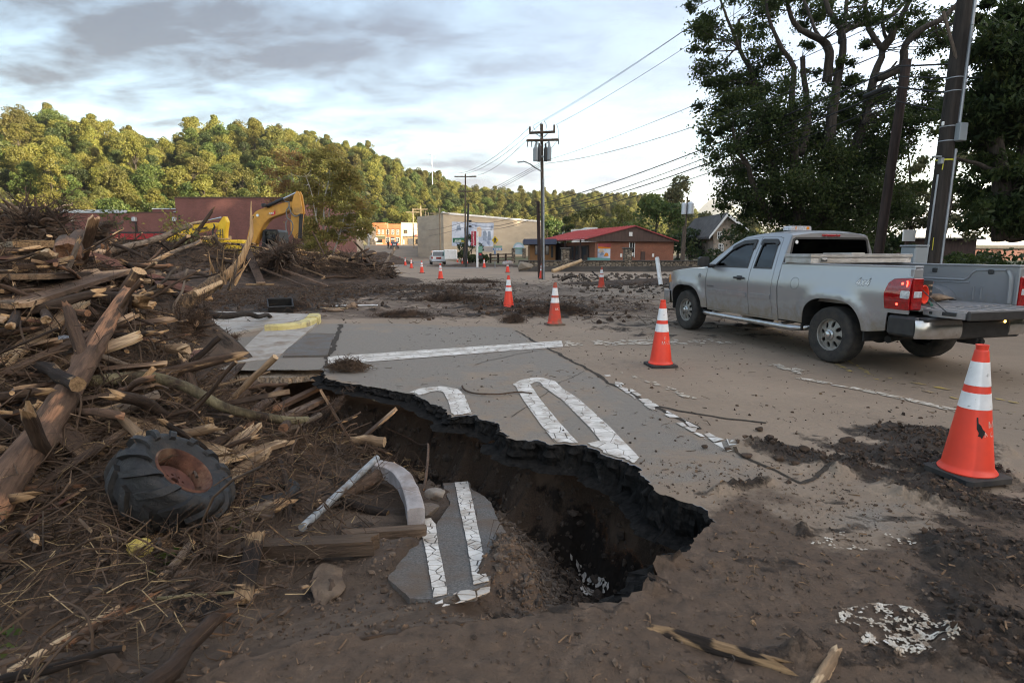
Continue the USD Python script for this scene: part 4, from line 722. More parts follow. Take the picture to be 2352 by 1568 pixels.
def plank_mesh(L, w, h, seed, jag=.06, twist=.0):
    r = np.random.default_rng(seed); m = 7; ys = np.linspace(-w / 2, w / 2, m)
    e0, e1 = -jag * r.random(m) * 1.6, L + jag * r.random(m) * 1.6
    p = Polygon(np.r_[np.c_[ys, e0], np.c_[ys[::-1], e1[::-1]]]); k = max(int(L / .35), 2)
    lv = [np.array([(y, a + (b - a) * t) for y, a, b in zip(ys, e0, e1)]) for t in np.linspace(0, 1, k + 1)]
    top = np.vstack([np.c_[l[:, 0], np.full(m, h / 2) + twist * np.sin(l[:, 1] * 1.3 + seed) , l[:, 1]] for l in lv]); bot = top - [0, h, 0]; V = np.vstack([top, bot]); N = len(top)
    i, j = np.meshgrid(np.arange(k), np.arange(m - 1), indexing='ij'); q = np.stack([i * m + j, (i + 1) * m + j, (i + 1) * m + j + 1, i * m + j + 1], -1).reshape(-1, 4); F = [q[:, :3], q[:, [0, 2, 3]]]; F += [x[:, ::-1] + N for x in F]
    loop = np.r_[np.arange(m), [x * m + m - 1 for x in range(1, k + 1)], np.arange(k * m + m - 2, k * m - 1, -1), [x * m for x in range(k - 1, 0, -1)]]; l2 = np.roll(loop, -1)
    F += [np.stack([loop, l2, l2 + N], 1), np.stack([loop, l2 + N, loop + N], 1)]
    fr = np.zeros(2 * N); fr[:m] = .75; fr[k * m:N] = .75; fr[N:N + m] = .75; fr[N + k * m:] = .75
    return (V, np.vstack(F)), fr
def along(p0, p1, roll=0.0):
    p0, p1 = np.asarray(p0, float), np.asarray(p1, float); z = (p1 - p0) / np.linalg.norm(p1 - p0); x = np.cross([0, 0, 1.0], z) if abs(z[2]) < .97 else np.array([1.0, 0, 0]); x /= np.linalg.norm(x); y = np.cross(z, x)
    c, s = math.cos(roll), math.sin(roll); return Mx(np.stack([c * x + s * y, -s * x + c * y, z], 1), p0), np.linalg.norm(p1 - p0)
def log(p0, p1, r0, r1, m, name, label=None, catg='log', group=None, seed=None, **kw):
    M, L = along(p0, p1); me, fr = log_mesh(L, r0, r1, seed if seed is not None else int(rg.integers(1e6)), **kw)
    return obj(name, me, m, smooth=True, label=label, cat=catg, group=group, M=M, attrs={'fresh': fr})
def plank(p0, p1, w, h, m, name, label=None, catg='plank', group=None, roll=0.0, seed=None, **kw):
    M, L = along(p0, p1, roll); me, fr = plank_mesh(L, w, h, seed if seed is not None else int(rg.integers(1e6)), **kw)
    return obj(name, me, m, label=label, cat=catg, group=group, M=M, attrs={'fresh': fr})
# far heap
HEAP = [(-8.5, 29.5, .8, 2.2), (-12, 29.5, 1.5, 3.2), (-16, 27.5, 1.85, 4.2), (-20, 24, 2.3, 4.5), (-17, 19, 1.75, 3.8), (-13.2, 15, 1.15, 3.2), (-10.4, 11.8, .85, 2.4), (-25, 28, 2.3, 5), (-25, 21, 2.4, 5), (-9.8, 33, .9, 2.5), (-20, 32, 1.7, 4)]
def heap_z(x, y):
    x, y = np.atleast_1d(x).astype(float), np.atleast_1d(y).astype(float); e = sum(np.exp(4.0 * h * np.exp(-((x - a) ** 2 + (y - b) ** 2) / r ** 2)) for a, b, h, r in HEAP)
    z = np.log(np.maximum(e - len(HEAP) + 1, 1)) / 4.0; q = np.c_[x, y, 0 * x]
    return z * (.72 + .6 * fbm(q * .7, 5, 90)) - .05 + .12 * (fbm(q * 3, 4, 91) - .5) * sm(z, .05, .3)
gx, gy = np.meshgrid(np.arange(-34, -3.5, .22), np.arange(8.5, 40, .22)); hz2 = heap_z(gx.ravel(), gy.ravel()); W = gx.shape[1]
i, j = np.meshgrid(np.arange(gx.shape[0] - 1), np.arange(W - 1), indexing='ij'); q = np.stack([i * W + j, i * W + j + 1, (i + 1) * W + j + 1, (i + 1) * W + j], -1).reshape(-1, 4); q = q[(hz2[q] > -.02).any(1)]
obj('debris_mound', (np.c_[gx.ravel(), gy.ravel(), hz2], np.vstack([q[:, :3], q[:, [0, 2, 3]]])), 'root_soil', smooth=True, kind='structure')
in_soil = lambda x, y: contains_xy(soil_hole, x, y) & (x < -.9) & ~((y > 7.45) & (x > -4.2))
def top_z(x, y):
    x, y = np.atleast_1d(x).astype(float), np.atleast_1d(y).astype(float); ins = contains_xy(soil_hole, x, y) & (y < 8.4)
    return np.maximum(np.where(ins, soil_z(x, y, False), 0.0), np.where(y > 8.5, heap_z(x, y), -9))
def S(u, v, up=0.0):
    """where the line of sight through a pixel meets the debris, road or mound"""
    d = ray(u, v); t = np.arange(1.2, 45, .04); p = np.array([0, 0, EYE]) + d * t[:, None]; h = p[:, 2] - top_z(p[:, 0], p[:, 1]); k = np.argmax(h < 0) if (h < 0).any() else -1
    q = p[k].copy(); q[2] += up; return q
# hand-placed pieces, as the photograph shows them
H = [ # (kind, pixels, lifts, r0, r1, material, label, kw)
 ('log', [(-30, 1270), (305, 768)], (.14, .42), .105, .062, 'bark_orange', 'long thick trunk with peeling bark leaning across the heap left of the tractor tyre', dict(n=16, bend=.035, jag=.05, strip_=.45, seed=11, knots=2)),
 ('log', [(205, 915), (168, 842)], (.27, .5), .055, .035, 'bark_orange', 'short forked stub on the long peeling trunk left of the tractor tyre', dict(n=12, jag=.03, seed=12)),
 ('log', [(-40, 1005), (110, 985)], (.06, .12), .05, .045, 'bark_brown', 'brown log end at the left picture edge below the leaning trunk', dict(n=10, jag=.02, seed=14)),
 ('log', [(60, 985), (170, 915)], (.1, .2), .055, .05, 'bark_brown', 'stout short log with splintered tip left of the leaning trunk', dict(n=12, jag=.05, seed=15, strip_=.3)),
 ('log', [(-20, 897), (190, 900)], (.14, .12), .018, .014, 'bark_orange', 'straight thin orange pole behind the leaning trunk', dict(jag=.02, seed=16, strip_=.5)),
 ('log', [(400, 942), (620, 935)], (.10, .16), .06, .055, 'bark_brown', 'brown log lying level right behind the greenish bough', dict(n=12, jag=.04, seed=17)),
 ('log', [(480, 1000), (775, 1012)], (.08, .10), .055, .07, 'bark_dark', 'dark wet log lying below the greenish bough near the washed out road', dict(n=14, jag=.03, seed=18)),
 ('log', [(600, 992), (648, 925)], (.14, .34), .045, .04, 'bark_orange', 'short upright brown log end beside the two orange boards', dict(n=12, jag=.02, seed=19)),
 ('log', [(475, 1062), (580, 1015)], (.1, .16), .055, .03, 'bark_orange', 'half split log with bright orange grain above the tyre rim', dict(n=12, jag=.1, strip_=1.2, seed=20, flat=.6)),
 ('log', [(450, 1085), (560, 1035)], (.12, .2), .035, .03, 'bark_brown', 'dark log between the split log and the tractor tyre', dict(n=10, jag=.04, seed=21)),
 ('log', [(395, 1238), (648, 1192)], (.03, .10), .058, .042, 'bark_grey', 'broken grey brown log with pale splintered tip in front of the tractor tyre', dict(n=14, jag=.09, strip_=.5, seed=22)),
 ('log', [(730, 1175), (905, 1112)], (.05, .14), .05, .058, 'lumber', 'tan brown log under the grey pipe', dict(n=14, jag=.02, seed=23)),
 ('log', [(740, 1160), (890, 1195)], (.07, .04), .04, .03, 'bark_dark', 'dark branch crossing under the grey pipe', dict(n=10, seed=24)),
 ('log', [(368, 1338), (447, 1282)], (.02, .1), .018, .022, 'bark_grey', 'short smooth grey stick below the curved dark root', dict(jag=.01, seed=25)),
 ('log', [(440, 1352), (560, 1330)], (.05, .06), .008, .005, 'bark_orange', 'thin bright orange twig beside the upright black board', dict(jag=.0, strip_=1, seed=26, n=6)),
 ('log', [(325, 1403), (550, 1384)], (.06, .06), .008, .007, 'bark_green', 'thin green stem lying in the lower left debris', dict(seed=27, n=6, bend=.09)),
 ('log', [(10, 1575), (200, 1462)], (.03, .05), .035, .03, 'split_wood', 'pale split timber at the bottom left corner', dict(n=10, jag=.1, strip_=1.3, seed=28, flat=.6)),
 ('log', [(150, 1500), (350, 1412)], (.04, .1), .026, .014, 'bark_orange', 'reddish stripped limb pointing right from the bottom left corner', dict(n=8, jag=.03, strip_=.9, seed=29)),
 ('log', [(560, 1325), (610, 1265)], (.02, .06), .03, .028, 'bark_dark', 'charred stub under the muddy beam', dict(seed=31)),
 ('log', [(1500, 1452), (1765, 1530)], (.012, .015), .028, .034, 'bark_dark', 'dark rotten branch lying in the mud near the bottom edge', dict(n=10, jag=.06, strip_=.5, seed=32)),
 ('log', [(1868, 1590), (1917, 1520)], (.01, .05), .024, .021, 'split_wood', 'pale barkless stick end at the bottom edge right of centre', dict(n=10, jag=.012, strip_=1, seed=33)),
 ('log', [(460, 741), (622, 733)], (.05, .05), .06, .045, 'bark_dark', 'dark straight log lying on the pale pavement', dict(n=12, jag=.04, seed=34)),
 ('log', [(750, 612), (840, 605)], (.1, .1), .14, .13, 'lumber_pale', 'pale debarked log lying near the mud bank', dict(n=12, seed=35)),
 ('log', [(170, 660), (205, 600)], (.1, .75), .14, .12, 'bark_orange', 'leaning snapped trunk with orange broken foot in the middle of the heap', dict(n=12, jag=.1, seed=36, strip_=.4)),
 ('log', [(198, 615), (272, 545)], (.6, 1.4), .12, .07, 'bark_brown', 'upper half of the snapped trunk leaning to the right', dict(n=12, jag=.1, seed=37)),
 ('log', [(228, 606), (445, 556)], (.3, .7), .15, .13, 'bark_grey', 'long grey brown log lying across the heap below the red building', dict(n=12, jag=.06, seed=38)),
 ('log', [(328, 632), (462, 580)], (.25, .5), .10, .09, 'bark_grey', 'lichen grey log with split orange end in the middle heap', dict(n=12, jag=.14, strip_=.6, seed=39)),
 ('log', [(0, 548), (165, 507)], (.7, 1.1), .10, .06, 'split_wood', 'long split pale trunk sticking right from under the big root plate', dict(n=10, jag=.2, strip_=.7, seed=40)),
 ('log', [(300, 648), (500, 640)], (.2, .3), .07, .06, 'bark_brown', 'level brown log at the right foot of the middle heap', dict(seed=41)),
 ('plank', [(0, 588), (85, 622)], (.3, .3), .36, .08, 'lumber_pale', 'pale yellow timber baulk at the left edge of the heap', dict(seed=42)),
 ('plank', [(565, 600), (600, 656)], (.8, .1), .34, .06, 'lumber', 'wide dark plank propped upright against the board heap', dict(seed=43, jag=.02)),
 ('plank', [(570, 655), (625, 655)], (.04, .04), .1, .05, 'lumber_pale', 'short pale board at the foot of the propped plank', dict(seed=44)),
 ('plank', [(600, 625), (752, 660)], (.5, .06), .16, .06, 'lumber', 'longest brown board of the fanned pile under the excavator bucket', dict(seed=45, jag=.2)),
 ('plank', [(590, 615), (735, 640)], (.8, .2), .13, .05, 'split_wood', 'bright split board on top of the fanned pile', dict(seed=46, jag=.3)),
 ('plank', [(610, 640), (705, 662)], (.4, .05), .16, .05, 'lumber', 'lowest dark board of the fanned pile', dict(seed=47, jag=.2)),
 ('plank', [(620, 612), (745, 622)], (.8, .3), .15, .05, 'lumber', 'upper brown board of the fanned pile reaching right', dict(seed=48, jag=.2)),
 ('plank', [(-20, 745), (205, 672)], (.18, .2), .75, .04, 'lumber', 'large brown bark slab lying tilted on the near heap', dict(seed=49, jag=.14)),
 ('plank', [(60, 690), (300, 660)], (.22, .2), .55, .05, 'lumber', 'wide pinkish brown plywood sheet with ragged right end', dict(seed=50, jag=.12)),
 ('plank', [(40, 838), (172, 762)], (.1, .2), .13, .04, 'split_wood', 'pale splintered board left of the leaning trunk', dict(seed=51, jag=.14)),
 ('plank', [(412, 905), (460, 840)], (.1, .2), .10, .03, 'lumber_red', 'small reddish board standing on edge in the debris', dict(seed=52, jag=.01)),
 ('plank', [(628, 982), (745, 922)], (.22, .22), .10, .05, 'bark_orange', 'upper orange board beside the dark hollow', dict(seed=53, jag=.05)),
 ('plank', [(640, 1000), (748, 940)], (.14, .15), .11, .05, 'lumber', 'lower brown board beside the dark hollow', dict(seed=54, jag=.03)),
 ('plank', [(505, 905), (560, 860)], (.1, .16), .09, .03, 'lumber', 'short narrow board near the broken pavement', dict(seed=55)),
 ('plank', [(372, 1262), (575, 1256)], (.03, .04), .07, .07, 'lumber', 'thin grey brown beam behind the mud covered beam', dict(seed=56, jag=.02)),
 ('plank', [(510, 1276), (850, 1272)], (.03, .06), .10, .085, 'muddy_timber', 'squared timber beam caked with mud', dict(seed=57, jag=.03)),
 ('plank', [(790, 1252), (975, 1245)], (.06, .08), .07, .06, 'muddy_timber', 'clean end of a squared beam touching the fallen road slab', dict(seed=58, jag=.01)),
 ('plank', [(560, 1395), (592, 1290)], (.04, .16), .09, .03, 'bark_dark', 'black board standing upright out of the mud', dict(seed=59, jag=.02)),
 ('plank', [(115, 1030), (200, 1070)], (.2, .1), .16, .02, 'lumber', 'flat brown board end behind the tractor tyre', dict(seed=60)),
 ('plank', [(560, 1085), (625, 1068)], (.14, .16), .12, .03, 'split_wood', 'bright yellow splintered board right of the tractor tyre', dict(seed=61, jag=.15)),
 ('plank', [(505, 1100), (570, 1050)], (.12, .2), .12, .04, 'split_wood', 'cream splintered chunk leaning on the tyre', dict(seed=62, jag=.12)),
 ('plank', [(545, 1120), (600, 1088)], (.1, .14), .10, .05, 'split_wood', 'stubby cream block of split wood beside the tyre tread', dict(seed=63, jag=.08)),
]
for kind, (a, b), (ua, ub), r0, r1, m, lab, kw in H:
    pa, pb = S(*a, ua), S(*b, ub)
    if kind == 'log': log(pa, pb, r0, r1, m, 'log', lab, **kw)
    else: plank(pa, pb, r0, r1, m, 'plank', lab, **kw)
def bough(pts, r0, r1, m, name, label, catg='branch', n=12, seed=0, nk=22, group=None):
    c = curve(pts, nk); t = np.linspace(0, 1, nk); q = np.c_[t * 9, t * 0 + seed, t * 0]; rr = (r0 + (r1 - r0) * t) * (1 + .25 * (fbm(q, 3, seed) - .5))
    a = np.arange(n); ro = 1 + .3 * (fbm(np.stack(list(np.meshgrid(t * 14, np.cos(a) * 1.5 + seed, indexing='ij')) + [np.tile(np.sin(a) * 1.5, (nk, 1))], -1), 3, seed + 1) - .5)
    v, f = tube(c, rr, n, True, ro); fr = np.zeros(len(v)); fr[-2:] = 1
    return obj(name, (v, f), m, smooth=True, label=label, cat=catg, group=group, attrs={'fresh': fr})
bough([S(200, 905, .10), S(345, 938, .26), S(430, 968, .30), S(505, 998, .26), S(620, 1020, .24), S(708, 1026, .26)], .048, .036, 'bark_green', 'branch', 'smooth greenish bough bending right above the tractor tyre', seed=3)
bough([S(225, 1185, .04), S(330, 1222, .10), S(420, 1268, .09), S(490, 1296, .06), S(560, 1274, .12)], .024, .02, 'bark_dark', 'root', 'dark curved root snaking in front of the tractor tyre', 'root', seed=4, n=9)
bough([S(888, 1035, .28), S(950, 1070, .3), S(985, 1120, .3), S(975, 1190, .22)], .009, .012, 'bark_orange', 'root', 'thin bent brown root hanging over the fallen kerb stone', 'root', seed=5, n=7)
bough([S(740, 925, .28), S(735, 955, .25), S(765, 985, .2)], .018, .012, 'bark_grey', 'branch', 'small pale elbow shaped stick beside the orange boards', seed=6, n=8)
bough([S(645, 1100, .16), S(660, 1150, .16), S(668, 1215, .06)], .018, .014, 'bark_dark', 'branch', 'dark crooked stick right of the small tyre', seed=7, n=8)
bough([G(1062, 886, .02), G(1085, 902, .02), G(1140, 905, .03), G(1190, 900, .02), G(1222, 903, .02)], .011, .007, 'bark_orange', 'branch', 'bare bent twig lying on the road beside the tall letter', seed=8, n=7)
bough([S(755, 705, .02), S(800, 704, .03), S(868, 703, .03)], .022, .022, 'white_plastic', 'pipe', 'white plastic pipe half buried in mud', 'pipe', seed=9)
bough([S(630, 706, .03), S(720, 712, .05), S(800, 712, .05)], .03, .02, 'lumber_pale', 'branch', 'pale straight stick beside the white pipe', seed=10, n=8)
# the leaning broken trunk with its long splinter
Y0 = 8.3
lean = [A(285, 802, 7.7), A(350, 745, 7.9), A(440, 688, 8.2), A(505, 640, 8.5)]
tk = thing('broken_trunk', 'tall bare trunk leaning right out of the heap, ending in a long white splinter', 'tree trunk')
c = curve(lean, 20); t = np.linspace(0, 1, 20); v, f = tube(c, .135 - .035 * t, 14, True, 1 + .3 * (fbm(np.stack(list(np.meshgrid(t * 16, np.arange(14) * .5, indexing='ij')) + [np.zeros((20, 14))], -1), 3, 5) - .5)); fr = .5 + .6 * (fbm(v * 5, 3, 8) > .62)
obj('trunk', (v, f), 'bark_grey', tk, smooth=True, attrs={'fresh': fr})
v, f = tube(curve([A(500, 645, 8.5), A(530, 625, 8.55), A(566, 570, 8.6), A(578, 530, 8.6), A(577, 500, 8.6), A(577, 462, 8.6)], 22), np.interp(np.linspace(0, 1, 22), [0, .3, .6, 1], [.09, .055, .035, .006]), 8); obj('splinter', (v, f), 'bark_grey', tk, smooth=True, attrs={'fresh': np.clip(.6 + .8 * (v[:, 0] > v[:, 0].mean()), 0, 1)})
for k in range(26):
    p0 = A(rg.uniform(480, 545), rg.uniform(625, 668), 8.5 + rg.uniform(-.1, .1)); p1 = p0 + np.array([rg.uniform(-.1, .25), rg.uniform(-.1, .1), rg.uniform(.12, .5)]); v, f = tube([p0, (p0 + p1) / 2 + rg.normal(0, .02, 3), p1], [.018, .012, .003], 5); obj('splinter', (v, f), 'bark_grey', tk, attrs={'fresh': np.full(len(v), rg.uniform(0, .9))})
v, f = log_mesh(.42, .05, .03, 77, strip_=2)[0]; M_, _ = along(A(455, 683, 8.12), A(495, 664, 8.33)); obj('bare_patch', xf((v, f), M_[:3, :3], M_[:3, 3] + [0, -.06, .05]), 'split_wood', tk, smooth=True, attrs={'fresh': np.ones(len(v))})
def twigs(n, xy, zf, L, R, seed, tilt=.35, seg=3, sides=3, lift=.0):
    r = np.random.default_rng(seed); P = []
    x, y = xy(r, n); z = zf(x, y); n = len(x); l = r.uniform(*L, n) * r.uniform(.4, 1, n); az_ = r.uniform(0, 2 * PI, n); el = r.normal(0, tilt, n); d = np.stack([np.cos(az_) * np.cos(el), np.sin(az_) * np.cos(el), np.sin(el)], 1)
    c = np.stack([x, y, z + lift * r.random(n) + np.abs(d[:, 2]) * l * .3], 1); b = r.normal(0, .16, (n, 3)) * l[:, None]; ts = np.linspace(-.5, .5, seg)
    pts = c[:, None] + d[:, None] * (ts[None, :, None] * l[:, None, None]) + b[:, None] * (1 - (2 * ts[None, :, None]) ** 2)
    rad = r.uniform(*R, n)[:, None] * np.linspace(1, .5, seg)[None]
    sx_ = np.cross(d, [0, 0, 1.0]); sx_ /= np.linalg.norm(sx_, axis=1, keepdims=True) + 1e-9; sy_ = np.cross(d, sx_); a = np.arange(sides) * 2 * PI / sides
    V = pts[:, :, None] + rad[:, :, None, None] * (np.cos(a)[None, None, :, None] * sx_[:, None, None] + np.sin(a)[None, None, :, None] * sy_[:, None, None])
    i, j = np.meshgrid(np.arange(seg - 1), np.arange(sides), indexing='ij'); q = np.stack([i * sides + j, i * sides + (j + 1) % sides, (i + 1) * sides + (j + 1) % sides, (i + 1) * sides + j], -1).reshape(-1, 4); f = np.vstack([q[:, :3], q[:, [0, 2, 3]]])
    return V.reshape(-1, 3), (f[None] + (np.arange(n) * seg * sides)[:, None, None]).reshape(-1, 3)
def near_xy(dens):
    def g(r, n):
        x, y = -r.uniform(.75, 8, n * 4), r.uniform(.9, 11, n * 4); y = np.where(r.random(n * 4) < .5, .9 + (y - .9) * .5, y)
        k = ~((x > -3.7) & (x < -2.1) & (y > 6.0)) & in_soil(x, y) & (np.abs(x) < y * 1.0 + .4) & (r.random(n * 4) < .2 + .8 * sm(-x - .05 * y, .8, 1.7)) & (r.random(n * 4) < (1 if dens else .35 + .65 * sm(y, 2.2, 3.1))); return x[k][:n], y[k][:n]
    return g
soil0 = lambda x, y: soil_z(x, y, False)
obj('twig_litter', twigs(6200, near_xy(0), soil0, (.08, .5), (.0012, .005), 1, .4, 3, 3, .16), 'twig', kind='stuff', label='tangle of fine twigs and fibres over the near debris', cat='twigs')
obj('root_fibres', twigs(3800, near_xy(0), soil0, (.15, .6), (.0008, .0025), 2, .55, 4, 3, .2), 'root_fibre', kind='stuff', label='matted dark root fibres in the near debris', cat='root fibres')
obj('small_branches', twigs(650, near_xy(0), soil0, (.2, .8), (.003, .010), 21, .45, 6, 5, .2), 'twig', smooth=True, kind='stuff', label='small crooked branches and roots through the near debris', cat='branches')
obj('straw_litter', twigs(900, near_xy(1), soil0, (.08, .4), (.001, .0035), 3, .35, 3, 3, .2), 'straw', kind='stuff', label='scattered pale straw and split fibres in the near debris', cat='straw')
def far_xy(r, n):
    k = r.integers(0, len(HEAP), n); h = np.array(HEAP)[k]; a = r.uniform(0, 2 * PI, n); d = h[:, 3] * np.sqrt(r.random(n)) * 1.15; return h[:, 0] + d * np.cos(a), h[:, 1] + d * np.sin(a)
def slivers(n, xy, zf, s, seed):
    r = np.random.default_rng(seed); x, y = xy(r, n); n = len(x); z = zf(x, y); L = r.uniform(*s, n) * r.uniform(.3, 1, n); W_ = L * r.uniform(.12, .45, n); H_ = L * r.uniform(.05, .16, n); b = np.array([[i, j, k] for i in (-1, 1) for j in (-1, 1) for k in (-1, 1)], float)
    V = b[None] * np.stack([L, W_, H_], 1)[:, None] / 2 * r.uniform(.35, 1.1, (n, 8, 3)); a, e, w = r.uniform(0, 2 * PI, n), r.normal(0, .35, n), r.normal(0, .6, n); c_, s_ = np.cos, np.sin
    R_ = np.stack([np.stack([c_(a) * c_(e), -s_(a), -c_(a) * s_(e)], 1), np.stack([s_(a) * c_(e), c_(a), -s_(a) * s_(e)], 1), np.stack([s_(e), 0 * e, c_(e)], 1)], 1); V = np.einsum('nij,nkj->nki', R_, V) + np.stack([x, y, z + .02 + .10 * r.random(n) * (s[1] > .1)], 1)[:, None]
    f = bx(0, 1, 0, 1, 0, 1)[1]; return V.reshape(-1, 3), (f[None] + (np.arange(n) * 8)[:, None, None]).reshape(-1, 3)
mat('bark_chips', (.02, .0135, .009), (.10, .062, .038), scale=9, rough=.95, space='position', c3=(.30, .19, .10), scale3=6, lo3=.60, hi3=.66)
obj('bark_chips', slivers(4200, near_xy(1), soil0, (.03, .17), 12), 'bark_chips', kind='stuff', label='chips of bark and split wood all over the near debris', cat='bark chips')
obj('far_chips', slivers(3800, far_xy, heap_z, (.15, .7), 13), 'bark_chips', kind='stuff', label='broken wood scraps all over the distant heap', cat='wood scraps')
obj('far_twigs', twigs(9000, far_xy, heap_z, (.4, 1.8), (.006, .02), 4, .45, 3, 3, .35), 'twig', kind='stuff', label='tangled twigs over the distant debris heap', cat='twigs')
# random logs, branches and boards of the heaps: one mesh per shape variant is not enough to see a repeat, so every piece is its own
near_lab = {'branch': 'short brown branch buried among other wood in the near heap', 'board': 'narrow muddy board fragment buried in the near heap'}
r = np.random.default_rng(5); cnt = 0
xs, ys = near_xy(1)(r, 1300)
for x, y in zip(xs, ys):
    if cnt >= 260: break
    if y < 2.2 and r.random() < .6: continue
    if y < 2.7 and r.random() < .55: continue
    L = r.uniform(.35, 1.5) * (.5 + .1 * y); rad = r.choice([.012, .018, .026, .04, .06], p=[.22, .26, .26, .17, .09]) * r.uniform(.8, 1.25); a = r.uniform(0, PI); el = r.normal(.05, .2) if r.random() < .84 else r.choice([-1, 1]) * r.uniform(.4, 1.15); z = float(soil0(x, y)[0]) + r.uniform(.0, .2) + rad * .5
    d = np.array([math.cos(a) * math.cos(el), math.sin(a) * math.cos(el), math.sin(el)]); p0, p1 = np.array([x, y, z]) - d * L / 2, np.array([x, y, z]) + d * L / 2
    tc_ = G(392, 1112, .17); sg_ = np.linspace(p0, p1, 9); tl_ = [np.linalg.norm((sg_ - (tc_ - [tc_[0] * .0 - .12 * q_, .22 * q_, -.05 * q_]))[:, :3], axis=1).min() for q_ in range(4)]
    if min(tl_) < .50: continue
    if ((sg_[:, 0] > -3.75) & (sg_[:, 0] < -2.1) & (sg_[:, 1] > 5.9)).any(): continue
    if ((sg_[:, 0] > -1.85) & (sg_[:, 0] < -.5) & (sg_[:, 1] > 2.7) & (sg_[:, 1] < 5.2)).any(): continue
    if p1[0] > -.8 or p0[0] > -.8 or (max(p0[1], p1[1]) > 7.3 and max(p0[0], p1[0]) > -4): continue
    mt = r.choice(['bark_brown', 'bark_dark', 'bark_orange', 'bark_grey', 'split_wood'], p=[.36, .3, .17, .1, .07]); cnt += 1
    if r.random() < .2: plank(p0, p1, r.uniform(.05, .13), r.uniform(.015, .04), r.choice(['lumber', 'lumber', 'split_wood', 'lumber_red']), 'board', near_lab['board'], 'board', 'board fragments in the near heap', roll=r.uniform(-.8, .8), seed=cnt)
    else: log(p0, p1, rad, rad * r.uniform(.5, .9), mt, 'branch', near_lab['branch'], 'branch', 'loose branches in the near heap', seed=cnt + 500, n=8, jag=r.choice([0, rad * 1.4]), strip_=r.choice([0, .4, .9], p=[.6, .25, .15]), bend=r.uniform(.02, .16))
xs, ys = far_xy(r, 380); cnt = 0
for x, y in zip(xs, ys):
    z = float(heap_z(x, y)[0])
    if z < .2 or cnt > 200: continue
    cnt += 1; L = r.uniform(1.2, 4.5); rad = r.choice([.04, .06, .09, .13], p=[.3, .33, .25, .12]) * r.uniform(.8, 1.2); a = r.uniform(-.5, PI - .5); el = r.normal(.03, .2) if r.random() < .84 else r.choice([-1, 1]) * r.uniform(.35, 1.0); d = np.array([math.cos(a) * math.cos(el), math.sin(a) * math.cos(el), math.sin(el)]); c = np.array([x, y, z + r.uniform(0, .4)])
    if r.random() < .2: plank(c - d * L / 2, c + d * L / 2, r.uniform(.12, .28), .045, r.choice(['lumber', 'lumber', 'split_wood', 'lumber_pale'], p=[.45, .3, .15, .1]), 'board', 'brown board caught in the distant heap', 'board', 'boards in the distant heap', roll=r.uniform(-.7, .7), seed=cnt)
    else: log(c - d * L / 2, c + d * L / 2, rad, rad * r.uniform(.5, .9), r.choice(['bark_brown', 'bark_dark', 'bark_orange', 'bark_grey', 'split_wood'], p=[.34, .28, .16, .15, .07]), 'log', 'brown log caught in the distant heap', 'log', 'logs in the distant heap', seed=cnt + 900, n=8, jag=rad * 1.2, strip_=r.choice([0, .5], p=[.7, .3]), bend=r.uniform(.02, .1))
# root plates
def root_plate(c, R, seed, label, up=(0, 0, 1), nroot=110, flat=.8, core=.48, fine=900):
    r = np.random.default_rng(seed); t = thing('root_plate', label, 'tree stump'); ic = trimesh.creation.icosphere(3, 1.0); v = np.array(ic.vertices); v = v * (R * core * (.6 + .85 * fbm(v * 2.2 + seed, 4, seed)))[:, None] * [1, 1, flat] + c
    obj('soil_ball', (v, np.array(ic.faces)), 'root_soil', t, smooth=True)
    ms = []
    for k in range(nroot):
        d = r.normal(0, 1, 3); d[2] = d[2] * .7 + .2; d /= np.linalg.norm(d); p = np.array(c) + d * R * .35; pts = [p]; L = R * r.uniform(.45, 1.05)
        for s in range(6):
            d = d + r.normal(0, .28, 3); d /= np.linalg.norm(d); pts.append(pts[-1] + d * L / 6)
        v, f = tube(curve(pts, 12), np.linspace(R * r.choice([.025, .04, .07, .10], p=[.4, .3, .2, .1]), R * .006, 12), 6)
        if k < 40: obj('root', (v, f), 'bark_grey' if R > .5 else 'bark_brown', t, smooth=True, attrs={'fresh': np.zeros(len(v))})
        else: ms.append((v, f))
    def xyr(r2, n): return c[0] + r2.normal(0, R * .45, n), c[1] + r2.normal(0, R * .45, n)
    ms.append(twigs(fine, xyr, lambda x, y: c[2] + np.random.default_rng(seed).normal(.05, .42, len(x)) * R * flat, (R * .3, R * .9), (R * .004, R * .012), seed, .6, 4, 3))
    p = obj('fine_roots', cat(ms), 'root_fibre', t, kind='stuff'); return t
root_plate(A(75, 530, 19), 1.25, 1, 'huge upturned root plate towering at the left end of the heap', nroot=170)
root_plate(A(640, 592, 26), 1.0, 2, 'upturned root plate with grey roots in front of the excavator bucket', nroot=130)
root_plate(A(415, 775, 7.6), .42, 3, 'dark stump with hanging roots under the leaning bare trunk', flat=1.2, nroot=110)
root_plate(A(720, 1000, 5.6), .32, 4, 'shaggy clump of roots hanging at the broken road edge', flat=1.3, nroot=30, core=.4)
root_plate(A(230, 535, 21), .6, 5, 'small brushy stump standing in front of the red awning', nroot=30)
root_plate(A(515, 790, 8.6), .24, 6, 'curled stump with brown spikes beside the pale pavement', nroot=26, flat=.6)
